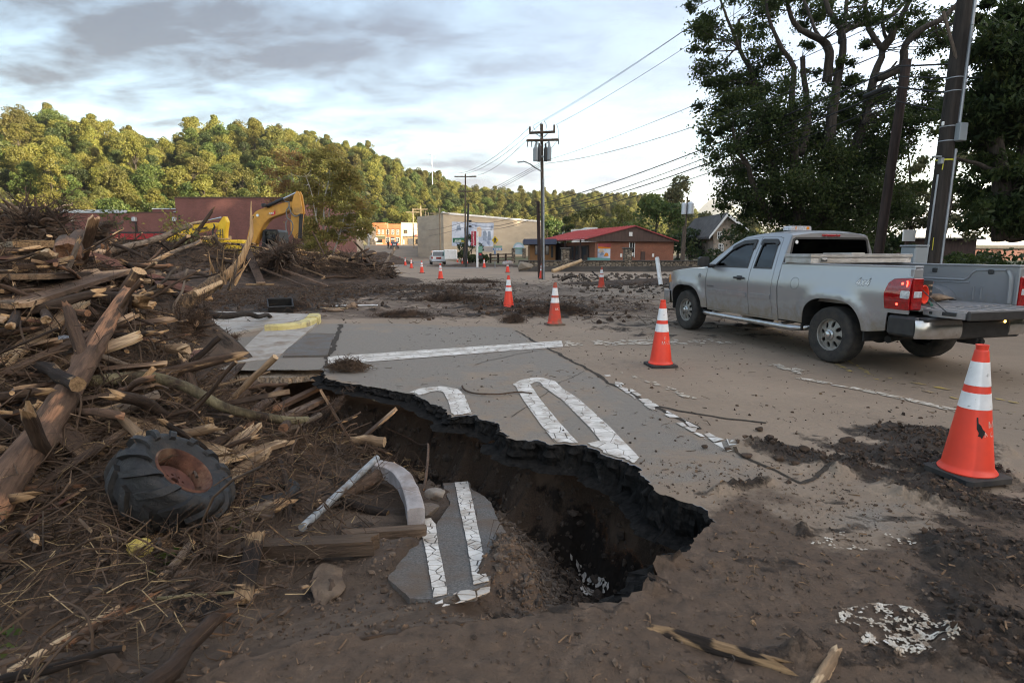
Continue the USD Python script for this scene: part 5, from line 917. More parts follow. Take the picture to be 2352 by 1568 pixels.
# mats of mud and rootlets left on the road
for k, (u, v, rx, ry, lab) in enumerate([(925, 728, .75, .3, 'flat mat of dark roots and mud on the road above the stop line'), (1180, 740, .28, .3, 'round clump of roots left of the muddy cone'), (1225, 722, .45, .35, 'second clump of roots behind the muddy cone'), (1040, 692, 1.3, .5, 'long streak of root mat near the middle of the road'), (1090, 650, 1.6, .8, 'root mat in front of the far row of cones'), (660, 712, .6, .4, 'pile of twigs beside the black crate'), (800, 852, .28, .16, 'tuft of dry rootlets at the corner of the stop line'), (1300, 722, .7, .3, 'root mat behind the muddy cone')]):
    c = G(u, v); f = lambda r2, n, c=c, rx=rx, ry=ry: (c[0] + r2.normal(0, rx * .42, n), c[1] + r2.normal(0, ry * .42, n)); hh = lambda x, y, c=c, rx=rx, ry=ry: road_z(x, y) + .10 * np.exp(-((x - c[0]) / rx) ** 2 * 2 - ((y - c[1]) / ry) ** 2 * 2) * (.3 + fbm(np.c_[x * 5, y * 5, x * 0], 3, 4))
    obj('root_mat', twigs(900 if rx < .5 else 1500, f, hh, (.06, .30 if rx < 1 else .5), (.002, .005 if rx < 1 else .009), 30 + k, .4, 4, 3, .05), 'root_fibre' if k != 6 else 'twig', label=lab, cat='root mat', kind='stuff')
# tractor tyre
def basis(u, v, right, upw, toward):
    b = -ray(u, v); b /= np.linalg.norm(b); r_ = np.cross([0, 0, 1.0], b); r_ /= np.linalg.norm(r_); up = np.cross(b, r_); n = right * r_ + upw * up + toward * b; n /= np.linalg.norm(n)
    x = np.cross([0, 0, 1.0], n); x /= np.linalg.norm(x); return np.stack([x, np.cross(n, x), n], 1)
def big_tyre(R, w, ri, nl, seed, lug=.042):
    s = np.linspace(-1, 1, 46); n = 260; a = np.arange(n) * 2 * PI / n
    prof = []
    for q in s:
        th = q * 2.05; z = math.sin(max(min(th, PI / 2), -PI / 2)) if abs(th) < PI / 2 else math.copysign(1 - .55 * (abs(th) - PI / 2), th); rr_ = R - (R - ri) * (max(0, abs(q) - .28) / .72) ** 2.1; prof.append((rr_, z * w / 2))
    prof = np.array(prof)
    ss, aa = np.meshgrid(s, a, indexing='ij'); sgn = (ss > 0).astype(float); ph = (aa / (2 * PI) * nl + sgn * .5 + np.abs(ss) * 1.1) % 1.0
    m = sm(ph, .06, .16) * (1 - sm(ph, .40, .50)) * (1 - sm(np.abs(ss), .74, .84)) * sm(np.abs(ss), .0, .03) * .999
    rr_ = np.repeat(prof[:, :1], n, 1); zz_ = np.repeat(prof[:, 1:], n, 1)
    V = np.stack([rr_ * np.cos(aa), rr_ * np.sin(aa), zz_], -1).reshape(-1, 3); V += (fbm(V * 9, 3, seed)[:, None] - .5) * .012; k = len(s); i, j = np.meshgrid(np.arange(k - 1), np.arange(n), indexing='ij'); q = np.stack([i * n + j, i * n + (j + 1) % n, (i + 1) * n + (j + 1) % n, (i + 1) * n + j], -1).reshape(-1, 4)
    return V, np.vstack([q[:, :3], q[:, [0, 2, 3]]])
tB = basis(420, 1120, .62, .58, .50)
ty = thing('tractor_tyre', 'large black tractor tyre on a rusty rim lying tilted in the debris', 'tyre', M=Mx(tB, G(392, 1112, .17) + np.array([0, .03, 0])))
obj('tyre', big_tyre(.318, .27, .175, 11, 1), 'tyre_rubber', ty, smooth=50)
def tread_lug(a0, sg, R=.318, w=.27, ri=.175, h=.034):
    V = []
    for q in np.linspace(.03, .80, 9):
        th = q * 2.05; z = math.sin(min(th, PI / 2)) if th < PI / 2 else 1 - .55 * (th - PI / 2); r_ = R - (R - ri) * (max(0, q - .28) / .72) ** 2.1; a = a0 + .62 * q - .10 * q * q; hw = .085 + .015 * q; hh = h * (1 - .45 * sm(q, .6, .82)); nz = sm(q, .35, .8)
        for da, up in ((-hw, 0), (-hw * .78, 1), (hw * .78, 1), (hw, 0)):
            rr = r_ - .006 + up * (hh + .006) * (1 - .75 * nz); zz = sg * (z * w / 2 + up * hh * nz * .9); V.append((rr * math.cos(a + da), rr * math.sin(a + da), zz))
    F = []
    for i in range(8):
        for j in range(3): b = i * 4 + j; F += [(b, b + 1, b + 5), (b, b + 5, b + 4)]
    F += [(0, 2, 1), (0, 3, 2), (32, 33, 34), (32, 34, 35)]
    return np.array(V), np.array(F)
for k in range(13):
    for sg in (1, -1): obj('tread_lug', tread_lug(k * 2 * PI / 13 + (sg < 0) * PI / 13, sg), 'tyre_rubber', ty, smooth=30)
rimp = lathe([(.168, -.10), (.183, .08), (.188, .102), (.177, .112), (.169, .10), (.157, .05), (.15, .016), (.159, -.016), (.154, -.05), (.135, -.07), (.112, -.08)], 56); obj('rim', rimp, 'rust', ty, smooth=35)
dsk = Point(0, 0).buffer(.13, 24).difference(Point(0, 0).buffer(.027))
for k in range(8): dsk = dsk.difference(Point(.054 * math.cos(k * PI / 4), .054 * math.sin(k * PI / 4)).buffer(.0095))
obj('rim_disc', prism(dsk, .0, .012), 'rust_dark', ty); obj('rim_lug', cat([box((.148 * math.cos(t), .142 * math.sin(t), -.02), (.045, .07, .025), rot('z', math.degrees(t)), .006) for t in np.arange(4) * PI / 2 + .4]), 'rust', ty, kind='stuff')
t2 = thing('tyre', 'small worn tyre lying half buried right of the tractor tyre', 'tyre', M=Mx(basis(620, 1130, .05, .9, .35), S(615, 1150, .02)))
V, Fc = lathe([(.12, -.05), (.14, -.08), (.19, -.09), (.215, -.07), (.225, 0), (.215, .07), (.19, .09), (.14, .08), (.12, .05)], 48); obj('casing', (V, Fc), 'tyre_rubber', t2, smooth=40); obj('inner_liner', lathe([(.15, -.05), (.21, -.06), (.235, 0), (.21, .06), (.15, .05)], 40), 'dark_under', t2, smooth=40)
# pipe, kerb stone, chunks
def pipe(p0, p1, r_, label, m='pipe_grey', name='pipe'):
    t = thing(name, label, 'pipe'); p0, p1 = np.array(p0), np.array(p1); obj('tube', tube(np.linspace(p0, p1, 6), r_, 14), m, t, smooth=40); d = (p1 - p0); obj('bore', tube([p1 - d * .02, p1 + d * .002], r_ * .8, 12), 'dark_under', t, smooth=40); return t
pipe(S(696, 1246, .10), S(868, 1108, .22), .026, 'straight grey metal pipe sticking up from the debris')
kt = curve([G(866, 1072, -.24), G(900, 1080, -.22), G(930, 1105, -.2), G(948, 1145, -.2), G(956, 1182, -.2)], 16); tt_, a_, b_ = frames(kt); sec = [(-.058, -.07), (-.058, .035), (-.04, .05), (.038, .05), (.058, .035), (.058, -.07)]
kv = np.vstack([p + np.outer([s_[0] for s_ in sec], a_[k]) + np.outer([s_[1] for s_ in sec], [0, 0, 1.0]) for k, p in enumerate(kt)]); n = 6; i, j = np.meshgrid(np.arange(15), np.arange(n), indexing='ij'); q = np.stack([i * n + j, i * n + (j + 1) % n, (i + 1) * n + (j + 1) % n, (i + 1) * n + j], -1).reshape(-1, 4)
kf = np.vstack([q[:, :3], q[:, [0, 2, 3]], [(15 * n, 15 * n + x, 15 * n + x + 1) for x in range(1, 5)], [(0, x + 1, x) for x in range(1, 5)]]); kv += (fbm(kv * 14, 3, 3)[:, None] - .5) * .012
obj('kerb_stone', (kv, kf), 'pale_concrete', smooth=40, label='curved pale concrete kerb stone fallen into the washout', cat='kerb stone')
def rock(c, s, seed, m, name, label=None, catg='rock', group=None, R=None, amp=.5, sub=3, facet=True):
    ic = trimesh.creation.icosphere(sub, 1.0); v = np.array(ic.vertices); d = .7 + amp * fbm(v * 1.5 + seed * 3.3, 3, seed) + .12 * fbm(v * 6, 3, seed)
    if facet:
        rr_ = np.random.default_rng(seed)
        for _ in range(11):
            nn = rr_.normal(0, 1, 3); nn /= np.linalg.norm(nn); h = rr_.uniform(.55, .85); pr = (v * d[:, None]) @ nn; d = np.where(pr > h, d * h / np.maximum(pr, 1e-6), d)
    v = v * d[:, None] * s; v = v if R is None else v @ R.T
    return obj(name, (v, np.array(ic.faces)), m, smooth=32, label=label, cat=catg, group=group, M=Mx(None, c))
rock(S(752, 1352, .02), (.12, .20, .05), 4, 'muddy_chunk', 'concrete_chunk', 'muddy concrete chunk in the mud below the timber beam', 'concrete chunk', R=rot('z', 20))
rock(S(1000, 1172, .12), (.09, .07, .06), 5, 'rock_grey', 'rock', 'grey stone behind the upper end of the fallen slab'); rock(S(975, 1200, .1), (.12, .10, .05), 6, 'asphalt', 'asphalt_chunk', 'dark asphalt lump left of the fallen slab', 'asphalt chunk')
rock(S(805, 710, .06), (.20, .16, .15), 7, 'rock_brown', 'rock', 'rounded tan boulder on the white pipe'); rock(S(768, 716, .03), (.26, .12, .06), 8, 'bark_orange' if False else 'rock_brown', 'rock', 'flat orange brown stone left of the boulder')
rock(S(745, 978, .12), (.10, .08, .07), 9, 'pale_concrete', 'concrete_chunk', 'pale concrete lump in the dark hollow', 'concrete chunk'); rock(S(660, 935, .12), (.09, .07, .06), 10, 'pale_concrete', 'concrete_chunk', 'smaller pale concrete lump at the back of the hollow', 'concrete chunk')
rock(S(325, 1283, .06), (.055, .04, .045), 11, 'yellow_foam', 'foam_lump', 'bright yellow foam lump in the lower left debris', 'foam', amp=.9, facet=False); rock(S(162, 828, .12), (.075, .06, .07), 12, 'foil', 'foil', 'crumpled silver foil on the near heap', 'foil', amp=1.1, facet=False)
rock(S(58, 590, .1), (.3, .2, .1), 13, 'foil', 'foil', 'crumpled white plastic sheet on the far left heap', 'plastic sheet', amp=1.1, facet=False)
for k, (u, v, s_) in enumerate([(1945, 1013, .075), (1765, 1005, .05), (1700, 1020, .035), (1745, 985, .04), (1715, 1045, .045), (1620, 1025, .03), (1850, 1030, .05), (1790, 1052, .05), (1670, 1030, .03), (1826, 1062, .04), (1895, 1050, .045)]):
    rock(G(u, v, .02), (s_, s_ * .8, s_ * .6), 20 + k, 'root_soil', 'mud_clod', 'dark clod of mud dropped on the road right of the edge line' if k else 'largest dark mud clod lying alone on the tan road', 'mud clod', 'mud clods on the road' if k else None, sub=2)
# gravel in the pit, chips on the mud
def pebbles(n, xy, zf, s, seed, amp=.35):
    r = np.random.default_rng(seed); ic = trimesh.creation.icosphere(0 if n > 1500 else 1, 1.0); b = np.array(ic.vertices); x, y = xy(r, n); n = len(x); z = zf(x, y); sc = r.uniform(*s, n) * r.random(n) ** .7
    V = b[None] * sc[:, None, None] * r.uniform(.5, 1.3, (n, 1, 3)) * r.uniform(1 - amp, 1 + amp, (n, len(b), 1)) + np.stack([x, y, z + sc * .2], 1)[:, None]
    return V.reshape(-1, 3), (np.array(ic.faces)[None] + (np.arange(n) * len(b))[:, None, None]).reshape(-1, 3)
def wall_xy(r, n):
    x, y = r.uniform(-2.6, 1.35, n * 8), r.uniform(2.3, 7.6, n * 8); d_ = shp_distance(soil_hole.exterior, shp_points(np.c_[x, y])); k = contains_xy(soil_hole.buffer(.2), x, y) & (d_ < .42) & (y > 2.9); return x[k][:n], y[k][:n]
def pit_xy(r, n):
    x, y = r.uniform(-.9, 1.1, n * 3), r.uniform(2.25, 5.2, n * 3); k = contains_xy(soil_hole.buffer(-.08), x, y) & (x > -.15 - .25 * (y - 3)); return x[k][:n], y[k][:n]
mat('gravel', (.028, .021, .016), (.10, .075, .055), scale=14, rough=.9, space='position', c3=(.2, .15, .10), scale3=22, lo3=.63, hi3=.68)
obj('gravel', pebbles(3200, pit_xy, lambda x, y: soil_z(x, y), (.006, .034), 3), 'gravel', kind='stuff', label='loose gravel on the floor of the washout', cat='gravel')
def front_xy(r, n):
    x, y = r.uniform(-2, 3.6, n * 3), 1.5 + 2.6 * r.random(n * 3) ** 1.4; k = contains_xy(paved.buffer(-.05), x, y); return x[k][:n], y[k][:n]
mat('wood_chips', (.10, .06, .035), (.30, .18, .09), scale=18, rough=.9, space='position', c3=(.04, .028, .02), scale3=9, lo3=.45, hi3=.55)
obj('wood_chips', cat([twigs(750, front_xy, lambda x, y: road_z(x, y) + .004, (.02, .09), (.0015, .006), 5, .12), pebbles(160, front_xy, lambda x, y: road_z(x, y), (.004, .016), 6)]), 'wood_chips', kind='stuff', label='wood chips and bits scattered on the muddy pavement', cat='wood chips')
def clod_xy(r, n):
    x, y = r.uniform(.2, 5.2, n * 7), r.uniform(1.7, 5.6, n * 7); k = contains_xy(paved.buffer(-.05), x, y); x, y = x[k], y[k]; m_ = road_masks(x, y)[2]; k = r.random(len(x)) < sm(m_, .4, .8) + .012; return x[k][:n], y[k][:n]
obj('mud_crumbs', pebbles(4200, clod_xy, lambda x, y: road_z(x, y), (.004, .022), 19, .6), 'root_soil', kind='stuff', label='crumbs of dark mud near the big cone', cat='mud crumbs')
mat('mud_crumb', (.045, .030, .020), (.15, .105, .072), scale=9, rough=1, space='position')
def soilfront_xy(r, n):
    x, y = r.uniform(-3.4, .3, n * 5), r.uniform(1.6, 3.4, n * 5); k = contains_xy(soil_hole.buffer(-.03), x, y); return x[k][:n], y[k][:n]
obj('soil_crumbs', pebbles(4200, soilfront_xy, lambda x, y: soil_z(x, y), (.003, .018), 24, .6), 'mud_crumb', kind='stuff', label='crumbs of soil below the fallen slab', cat='soil crumbs')
obj('mud_grit', pebbles(6500, front_xy, lambda x, y: road_z(x, y), (.002, .012), 25, .6), 'mud_crumb', kind='stuff', label='grit and small clods on the muddy foreground', cat='grit')
def road_xy(r, n):
    x, y = r.uniform(-2, 7, n * 3), 3.8 + 9 * r.random(n * 3) ** 1.3; k = contains_xy(paved.buffer(-.05), x, y) & (np.abs(x) < y); return x[k][:n], y[k][:n]
obj('road_litter', cat([twigs(650, road_xy, lambda x, y: road_z(x, y) + .004, (.03, .14), (.0015, .005), 7, .08), pebbles(500, road_xy, lambda x, y: road_z(x, y), (.004, .018), 8)]), 'twig', kind='stuff', label='crumbs of mud and twigs scattered on the road', cat='litter')
def mud_xy(r, n):
    x, y = r.uniform(-13, 7, n * 5), r.uniform(12.3, 32, n * 5); k = contains_xy(paved.buffer(-.05), x, y); x, y = x[k], y[k]; m_ = road_masks(x, y); k = r.random(len(x)) < np.clip(m_[2] * 1.1 - .15, .04, 1); return x[k][:n], y[k][:n]
obj('mud_litter', twigs(7000, mud_xy, lambda x, y: road_z(x, y) + .015, (.08, .6), (.003, .011), 15, .25, 3, 3, .05), 'twig', kind='stuff', label='rootlets and twigs lying in the mud across the road', cat='litter')
obj('mud_lumps', pebbles(2600, mud_xy, lambda x, y: road_z(x, y), (.02, .10), 16), 'root_soil', kind='stuff', label='lumps of mud across the road', cat='mud lumps')
obj('wall_stones', pebbles(1500, wall_xy, lambda x, y: soil_z(x, y), (.008, .05), 18), 'gravel', kind='stuff', label='stones and clods in the walls of the washout', cat='stones')
obj('pit_litter', twigs(350, pit_xy, lambda x, y: soil_z(x, y) + .01, (.04, .25), (.0015, .006), 9, .3), 'twig', kind='stuff', label='twigs fallen into the washout', cat='twigs')
# the fallen piece of road with its two stripes
fs = thing('fallen_slab', 'broken grey piece of road with two cracked white stripes sunk into the washout', 'road slab')
obj('slab', sheet(SLAB, .06, lambda a, b: np.c_[a, b, zs(a, b) + .006 * (fbm(np.c_[a * 6, b * 6, a * 0], 3, 2) - .5)], thick=.10), 'asphalt', fs, smooth=30)
for k, L in enumerate(([(465, 572), (550, 562), (580, 600), (600, 740), (620, 830), (660, 1030), (560, 1052), (520, 800), (498, 690), (470, 640)], [(692, 345), (776, 336), (800, 430), (835, 600), (870, 760), (880, 870), (908, 950), (805, 975), (785, 830), (760, 680), (725, 520)], [(570, 1090), (720, 1010), (915, 985), (915, 1020), (750, 1080), (620, 1110)])):
    for c in voro_cells(Polygon([PS(p) for p in z2(L)]).buffer(0), .075, 50 + k, .0032, 1.0 if k < 2 else .8):
        v, f = prism(c, 0, .003); v = v + np.c_[0 * v[:, 0], 0 * v[:, 0], zs(v[:, 0], v[:, 1]) + .006]; obj('paint_flake', (v, f), 'road_paint', fs)
PW = Polygon([S(*p)[:2] for p in z2([(1360, 850), (1480, 835), (1560, 940), (1660, 1045), (1600, 1062), (1500, 1050), (1400, 940)])]).buffer(0)
cw = cat([(v + np.c_[0 * v[:, 0], 0 * v[:, 0], soil_z(v[:, 0], v[:, 1], True) + .03], f) for v, f in [prism(c, 0, .004) for c in voro_cells(PW, .016, 61, .0006, .9) if float(fbm(np.array([[c.centroid.x * 22, c.centroid.y * 22, 3]]), 4, 6)[0]) > .5]])
obj('paint_trace', cw, 'road_paint', kind='structure')
# yellow painted kerb end on the pavement
ke = thing('kerb_end', 'pale yellow painted kerb end on the left pavement', 'kerb')
kp = curve([G(612, 755, .06), G(650, 754, .06), G(695, 748, .06), G(717, 738, .06), G(722, 731, .06)], 14); mat('kerb_yellow', (.50, .42, .16), (.60, .52, .24), scale=7, rough=.8, bump=.3, bscale=40, space='position', c3=(.3, .24, .15), scale3=5, lo3=.52, hi3=.66)
def extr(path, sec):
    t, a, b = frames(path); b = b * np.sign(b[:, 2:]); n = len(sec); V = np.vstack([p + np.outer([s_[0] for s_ in sec], a[k]) + np.outer([s_[1] for s_ in sec], b[k]) for k, p in enumerate(path)]); m = len(path)
    i, j = np.meshgrid(np.arange(m - 1), np.arange(n), indexing='ij'); q = np.stack([i * n + j, i * n + (j + 1) % n, (i + 1) * n + (j + 1) % n, (i + 1) * n + j], -1).reshape(-1, 4)
    return V, np.vstack([q[:, :3], q[:, [0, 2, 3]], [((m - 1) * n, (m - 1) * n + x, (m - 1) * n + x + 1) for x in range(1, n - 1)], [(0, x + 1, x) for x in range(1, n - 1)]])
obj('kerb_face', extr(kp[:10], [(-.13, -.1), (-.12, .06), (-.09, .09), (.09, .09), (.12, .06), (.13, -.1)]), 'kerb_yellow', ke, smooth=35); obj('kerb_nose', extr(kp[9:], [(-.15, -.1), (-.14, .08), (-.10, .115), (.10, .115), (.14, .08), (.15, -.1)]), 'kerb_yellow', ke, smooth=35)
# black crate in the mud, pole, bent white post
cr_ = thing('crate', 'battered black plastic crate half sunk in the mud behind the yellow kerb', 'crate', M=Mx(rot('z', 25) @ rot('x', 24), S(645, 718, .12)))
for nm, b_ in (('crate_wall', bx(-.3, .3, -.22, -.2, -.14, .16)), ('crate_wall', bx(-.3, .3, .2, .22, -.14, .16)), ('crate_wall', bx(-.3, -.28, -.2, .2, -.14, .16)), ('crate_wall', bx(.28, .3, -.2, .2, -.14, .16)), ('crate_floor', bx(-.28, .28, -.2, .2, -.14, -.12))): obj(nm, b_, 'black_plastic', cr_)
obj('crate_rim', cat([tube([(-.3, -.22, .16), (.3, -.22, .16), (.3, .22, .16), (-.3, .22, .16), (-.3, -.22, .16)], .02, 6)]), 'black_plastic', cr_)
# ---------------------------------------------------------------- cones
mat('cone_orange', (.78, .055, .022), (.66, .045, .02), scale=4, rough=.5, c3=(.16, .05, .035), scale3=7, lo3=.66, hi3=.80)
mat('cone_dirty', (.58, .058, .028), (.42, .05, .028), scale=5, rough=.7, c3=(.20, .11, .07), scale3=4, lo3=.46, hi3=.66)
mat('cone_white', (.78, .77, .76), (.66, .65, .64), scale=8, rough=.4, c3=(.16, .14, .13), scale3=15, lo3=.60, hi3=.70)
mat('cone_base', (.014, .014, .015), (.05, .042, .034), scale=7, rough=.85); mat('cone_base_muddy', (.09, .065, .045), (.17, .12, .085), scale=7, rough=.95)
mat('stencil', (.68, .62, .55), (.5, .3, .24), scale=30, rough=.7)
CP = [(.165, .04), (.17, .05), (.16, .065), (.15, .075)]
cone_r = lambda z: .148 - (.148 - .040) * (z - .075) / (.865 - .075)
def ring_(z0, z1, off): return lathe([(cone_r(z), z) for z in (z0,)] + [(cone_r(z) + off, z) for z in np.linspace(z0 + .001, z1 - .001, 4)] + [(cone_r(z1), z1)], 40)
def cone(label, orange='cone_orange', base='cone_base', text=(), group='orange traffic cones on the road', M=None, dents=0, tear=False, name='traffic_cone'):
    t = thing(name, label, 'traffic cone', group, M)
    obj('base', hull([(sx_ * (.185 - c), sy_ * (.185 - d), z) for sx_ in (-1, 1) for sy_ in (-1, 1) for c, d in ((0, .03), (.03, 0)) for z in (.0, .035)] + [(sx_ * .165, sy_ * .165, .042) for sx_ in (-1, 1) for sy_ in (-1, 1)]), base, t)
    prof = CP + [(cone_r(z), z) for z in np.linspace(.09, .865, 14)] + [(.039, .875), (.034, .88), (.036, .905), (.038, .912), (.032, .914), (.026, .905)]
    V, F = lathe(prof, 48)
    if dents:
        V[:, :2] *= (1 + .05 * (fbm(V * [5, 5, 4] + dents, 3, dents) - .5) * (V[:, 2] < .5))[:, None]
    b = obj('body', (V, F), orange, t, smooth=40)
    obj('reflective_collar', ring_(.640, .800, .0018), 'cone_white', t, smooth=40); obj('reflective_collar', ring_(.485, .592, .0018), 'cone_white', t, smooth=40)
    for k, (s, z, h, phi) in enumerate(text):
        tm = meshkit.text_mesh(s, h, .0008, False); v, f = np.array(tm.vertices), np.array(tm.faces); zz_ = z + v[:, 1]; r_ = cone_r(zz_) + .0006 + v[:, 2]; a = math.radians(phi) + v[:, 0] / r_
        v2 = np.stack([r_ * np.cos(a), r_ * np.sin(a), zz_], 1)
        cen = v2[f].mean(1); keep_ = fbm(cen * 60 + k, 3, 5) > .42
        obj('stencil_text', (v2, f[keep_]), 'stencil', b)
    if tear:
        p = Polygon([(-.012, .435), (-.006, .437), (-.002, .40), (.012, .385), (.022, .36), (.034, .348), (.036, .332), (.026, .318), (.02, .300), (.014, .312), (.002, .315), (.006, .335), (-.006, .36), (-.008, .39)]).buffer(.0015)
        ph = math.radians(tear); mm = sheet(p, .008, lambda a, b: np.c_[(cone_r(b) + .0012) * np.cos(ph + a / .1), (cone_r(b) + .0012) * np.sin(ph + a / .1), b]); obj('tear', mm, 'dark_under', b)
    return t
def at_g(u, v, rz=0.0, up=0.0):
    p = G(u, v, 0); return Mx(rot('z', rz), (p[0], p[1], float(road_z(p[0], p[1])[0]) - .004 + up))
cone('big battered cone at the right edge with a torn black hole', M=at_g(2217, 1100, 12, .0), text=[('MC.', .37, .042, -92), ('N.C', .31, .032, -106)], tear=-124, dents=2)
cone('clean bright cone with worn stencil beside the pickup front wheel', M=at_g(1517, 840, 8), text=[('P', .385, .035, -94), ('MADI', .32, .042, -112)], dents=5)
cone('mud stained darker cone left of the pickup, standing on a muddy base', 'cone_dirty', 'cone_base_muddy', M=at_g(1274, 746, 20), text=[('MC', .33, .05, -115)], dents=7)
first = cone('bright cone on black base left of the mud stained cone', M=at_g(1168, 708, 5))
dirt_c = cone('dull red cone standing alone in front of the stone wall pillar', 'cone_dirty', 'cone_base_muddy', M=at_g(1381, 662, 10))
for k, (u, v, lab) in enumerate([(1244, 640, 'cone at the foot of the tall utility pole'), (1166, 626, 'cone directly behind the bright black based cone'), (1112, 615, 'cone between the green sign and the arched sign'), (1073, 609.5, 'cone in front of the white banner post, last of three'), (1062, 607.5, 'middle one of the three cones under the pedestrian banner'), (1051, 604, 'first of the three cones right of the white car'),
        (919, 605.5, 'leftmost and smallest of the distant cones'), (931, 610, 'second distant cone from the left'), (945, 616, 'third distant cone from the left'), (969, 627, 'fourth distant cone from the left beside the mud streaks'), (1012, 641, 'cone on the mud streak below the white car')]):
    copy(dirt_c if k in (3, 4) else first, at_g(u, v, k * 17), lab, 'orange traffic cones on the road')
# loose things in the pickup bed
def bed(p): return TRUCK @ Mx(None, p)
bk = thing('bucket', 'orange red plastic bucket lying on its side in the pickup bed behind the tail light', 'bucket', M=bed((-.78, .43, 1.0)) @ Mx(rot('z', 18) @ rot('y', -86), s=.8))
V, F = lathe([(.0, -.16), (.105, -.16), (.112, -.15), (.14, .13), (.15, .135), (.15, .15), (.138, .15), (.132, .13), (.104, -.14), (0, -.145)], 40); obj('shell', (V, F), 'cone_orange', bk, smooth=40); obj('handle', tube(curve([(.145, 0, .12), (.13, .1, .05), (0, .17, .0), (-.13, .1, .05), (-.145, 0, .12)], 14), .004, 6), 'dark_under', bk)
mk = thing('milk_crate', 'black ribbed crate standing in the pickup bed', 'crate', M=bed((-.62, .30, .875)) @ Mx(rot('z', 10)))
for k in range(4): obj('slat', bx(-.16, .16, -.17, -.155, .03 + k * .075, .075 + k * .075), 'black_plastic', mk); obj('slat', bx(-.175, -.16, -.155, .17, .03 + k * .075, .075 + k * .075), 'black_plastic', mk); obj('slat', bx(-.16, .16, .155, .17, .03 + k * .075, .075 + k * .075), 'black_plastic', mk)
obj('crate_base', bx(-.16, .16, -.155, .155, 0, .02), 'black_plastic', mk); obj('cables', tube(np.array([(.1 * math.cos(t * 1.7), .1 * math.sin(t * 1.3), .25 + .07 * math.sin(t * .9)) for t in np.linspace(0, 18, 70)]), .01, 6), 'black_plastic', mk, smooth=30)
fc = thing('fuel_can', 'brown muddy can with red edge in the pickup bed', 'can', M=bed((-.60, .04, .875)) @ Mx(rot('z', 30)))
obj('can_body', bx(-.07, .07, -.10, .10, 0, .27, .025), 'rock_brown', fc); obj('red_rim', bx(-.072, .072, -.102, .102, .255, .275, .008), 'cone_orange', fc)
rock(tuple((bed((-.55, -.28, .93)) @ [0, 0, 0, 1])[:3]), (.22, .12, .06), 40, 'rock_brown', 'rock', 'flat tan stone lying in the pickup bed')
mat('green_pole', (.02, .09, .06), rough=.6); gp = [tuple((bed(p) @ [0, 0, 0, 1])[:3]) for p in ((-1.12, .55, .90), (-.75, .15, .91), (-.55, -.12, .93))]; obj('pole', tube(np.array(gp), .016, 8), 'green_pole', label='green pole lying across the pickup bed floor', cat='pole')
# ---------------------------------------------------------------- helpers for distant things measured on enlargements
def zf(x0, y0, k): return lambda x, y: ((x0 + x / k) / 1.0204, (y0 + y / k) / 1.0204)
za, zb, zc, zd, ze = zf(0, 400, 3.92), zf(400, 420, 3.92), zf(850, 420, 3.92), zf(1200, 420, 3.92), zf(860, 500, 10.69)
def flat(z_, pts, Y): return Polygon([A(*z_(*p), Y)[[0, 2]] for p in pts]).buffer(0)
RX = np.array([[1, 0, 0], [0, 0, -1], [0, 1, 0]], float)     # a drawing in x, z stands up facing the camera
def upright(m, y): 
    v, f = mv(m); return v @ RX.T + [0, y, 0], f
def slab(poly, y, t, b=0.0): return upright(prism(poly, -t, 0) if not b else cat([prism(poly, -t, -b), prism(poly.buffer(-b), -b, 0)]), y)
def text_on(s, z_, x0, x1, ybase, Y, m, par, bold=True, slant=0.0, ang=0.0):
    p0, p1 = A(*z_(x0, ybase), Y), A(*z_(x1, ybase), Y); tm = meshkit.text_mesh(s, 1.0, .03, bold); v, f = np.array(tm.vertices), np.array(tm.faces); k = (p1[0] - p0[0]) / v[:, 0].max(); v[:, :2] *= k; v[:, 0] += v[:, 1] * slant
    c, s_ = math.cos(ang), math.sin(ang); v[:, :2] = v[:, :2] @ np.array([[c, s_], [-s_, c]]); v, f = upright((v, f), 0); return obj('lettering', (v + [p0[0], Y, p0[2]], f), m, par)
# ---------------------------------------------------------------- excavators
mat('cat_yellow', (.48, .24, .035), (.58, .30, .05), scale=3, rough=.5, c3=(.2, .12, .05), scale3=1.5, lo3=.55, hi3=.75); mat('bright_yellow', (.66, .42, .015), (.72, .48, .03), scale=3, rough=.45, c3=(.3, .2, .06), scale3=1.5, lo3=.6, hi3=.8)
mat('steel_rod', (.62, .63, .66), rough=.22, metal=.9); mat('black_paint', (.012, .012, .013), rough=.45); mat('hose_grey', (.11, .12, .12), rough=.6); mat('white_print', (.78, .78, .76), rough=.5); mat('red_print', (.5, .02, .03), rough=.5)
YC = 30.0
ex = thing('excavator', 'large ochre yellow excavator with raised arm working behind the heap', 'excavator')
P_ = lambda x, y, dy=0.0: A(*zb(x, y), YC) + np.array([0, dy, 0])
obj('boom', slab(flat(zb, [(693, 575), (722, 440), (748, 335), (775, 300), (800, 285), (860, 262), (960, 236), (1050, 214), (1118, 206), (1128, 232), (1092, 285), (1040, 312), (950, 342), (905, 362), (870, 392), (838, 440), (800, 530), (775, 590), (740, 620)], YC), YC, .55, .03), 'cat_yellow', ex)
for k, dy in enumerate((-.16, .20)): obj('arm_plate', slab(flat(zb, [(1120, 235), (1140, 150), (1162, 112), (1178, 112), (1196, 150), (1212, 250), (1218, 315), (1196, 330), (1150, 330), (1128, 300)], YC), YC + dy, .10, .02), 'cat_yellow', ex)
obj('arm', slab(flat(zb, [(1112, 250), (1135, 160), (1170, 160), (1200, 325), (1190, 440), (1180, 545), (1136, 545), (1100, 470), (1098, 400)], YC), YC + .02, .36, .02), 'cat_yellow', ex)
obj('cylinder', tube([P_(890, 252, -.1), P_(1045, 182, -.1)], .085, 12), 'black_paint', ex, smooth=40); obj('piston', tube([P_(1040, 184, -.1), P_(1172, 120, -.1)], .045, 10), 'steel_rod', ex, smooth=40)
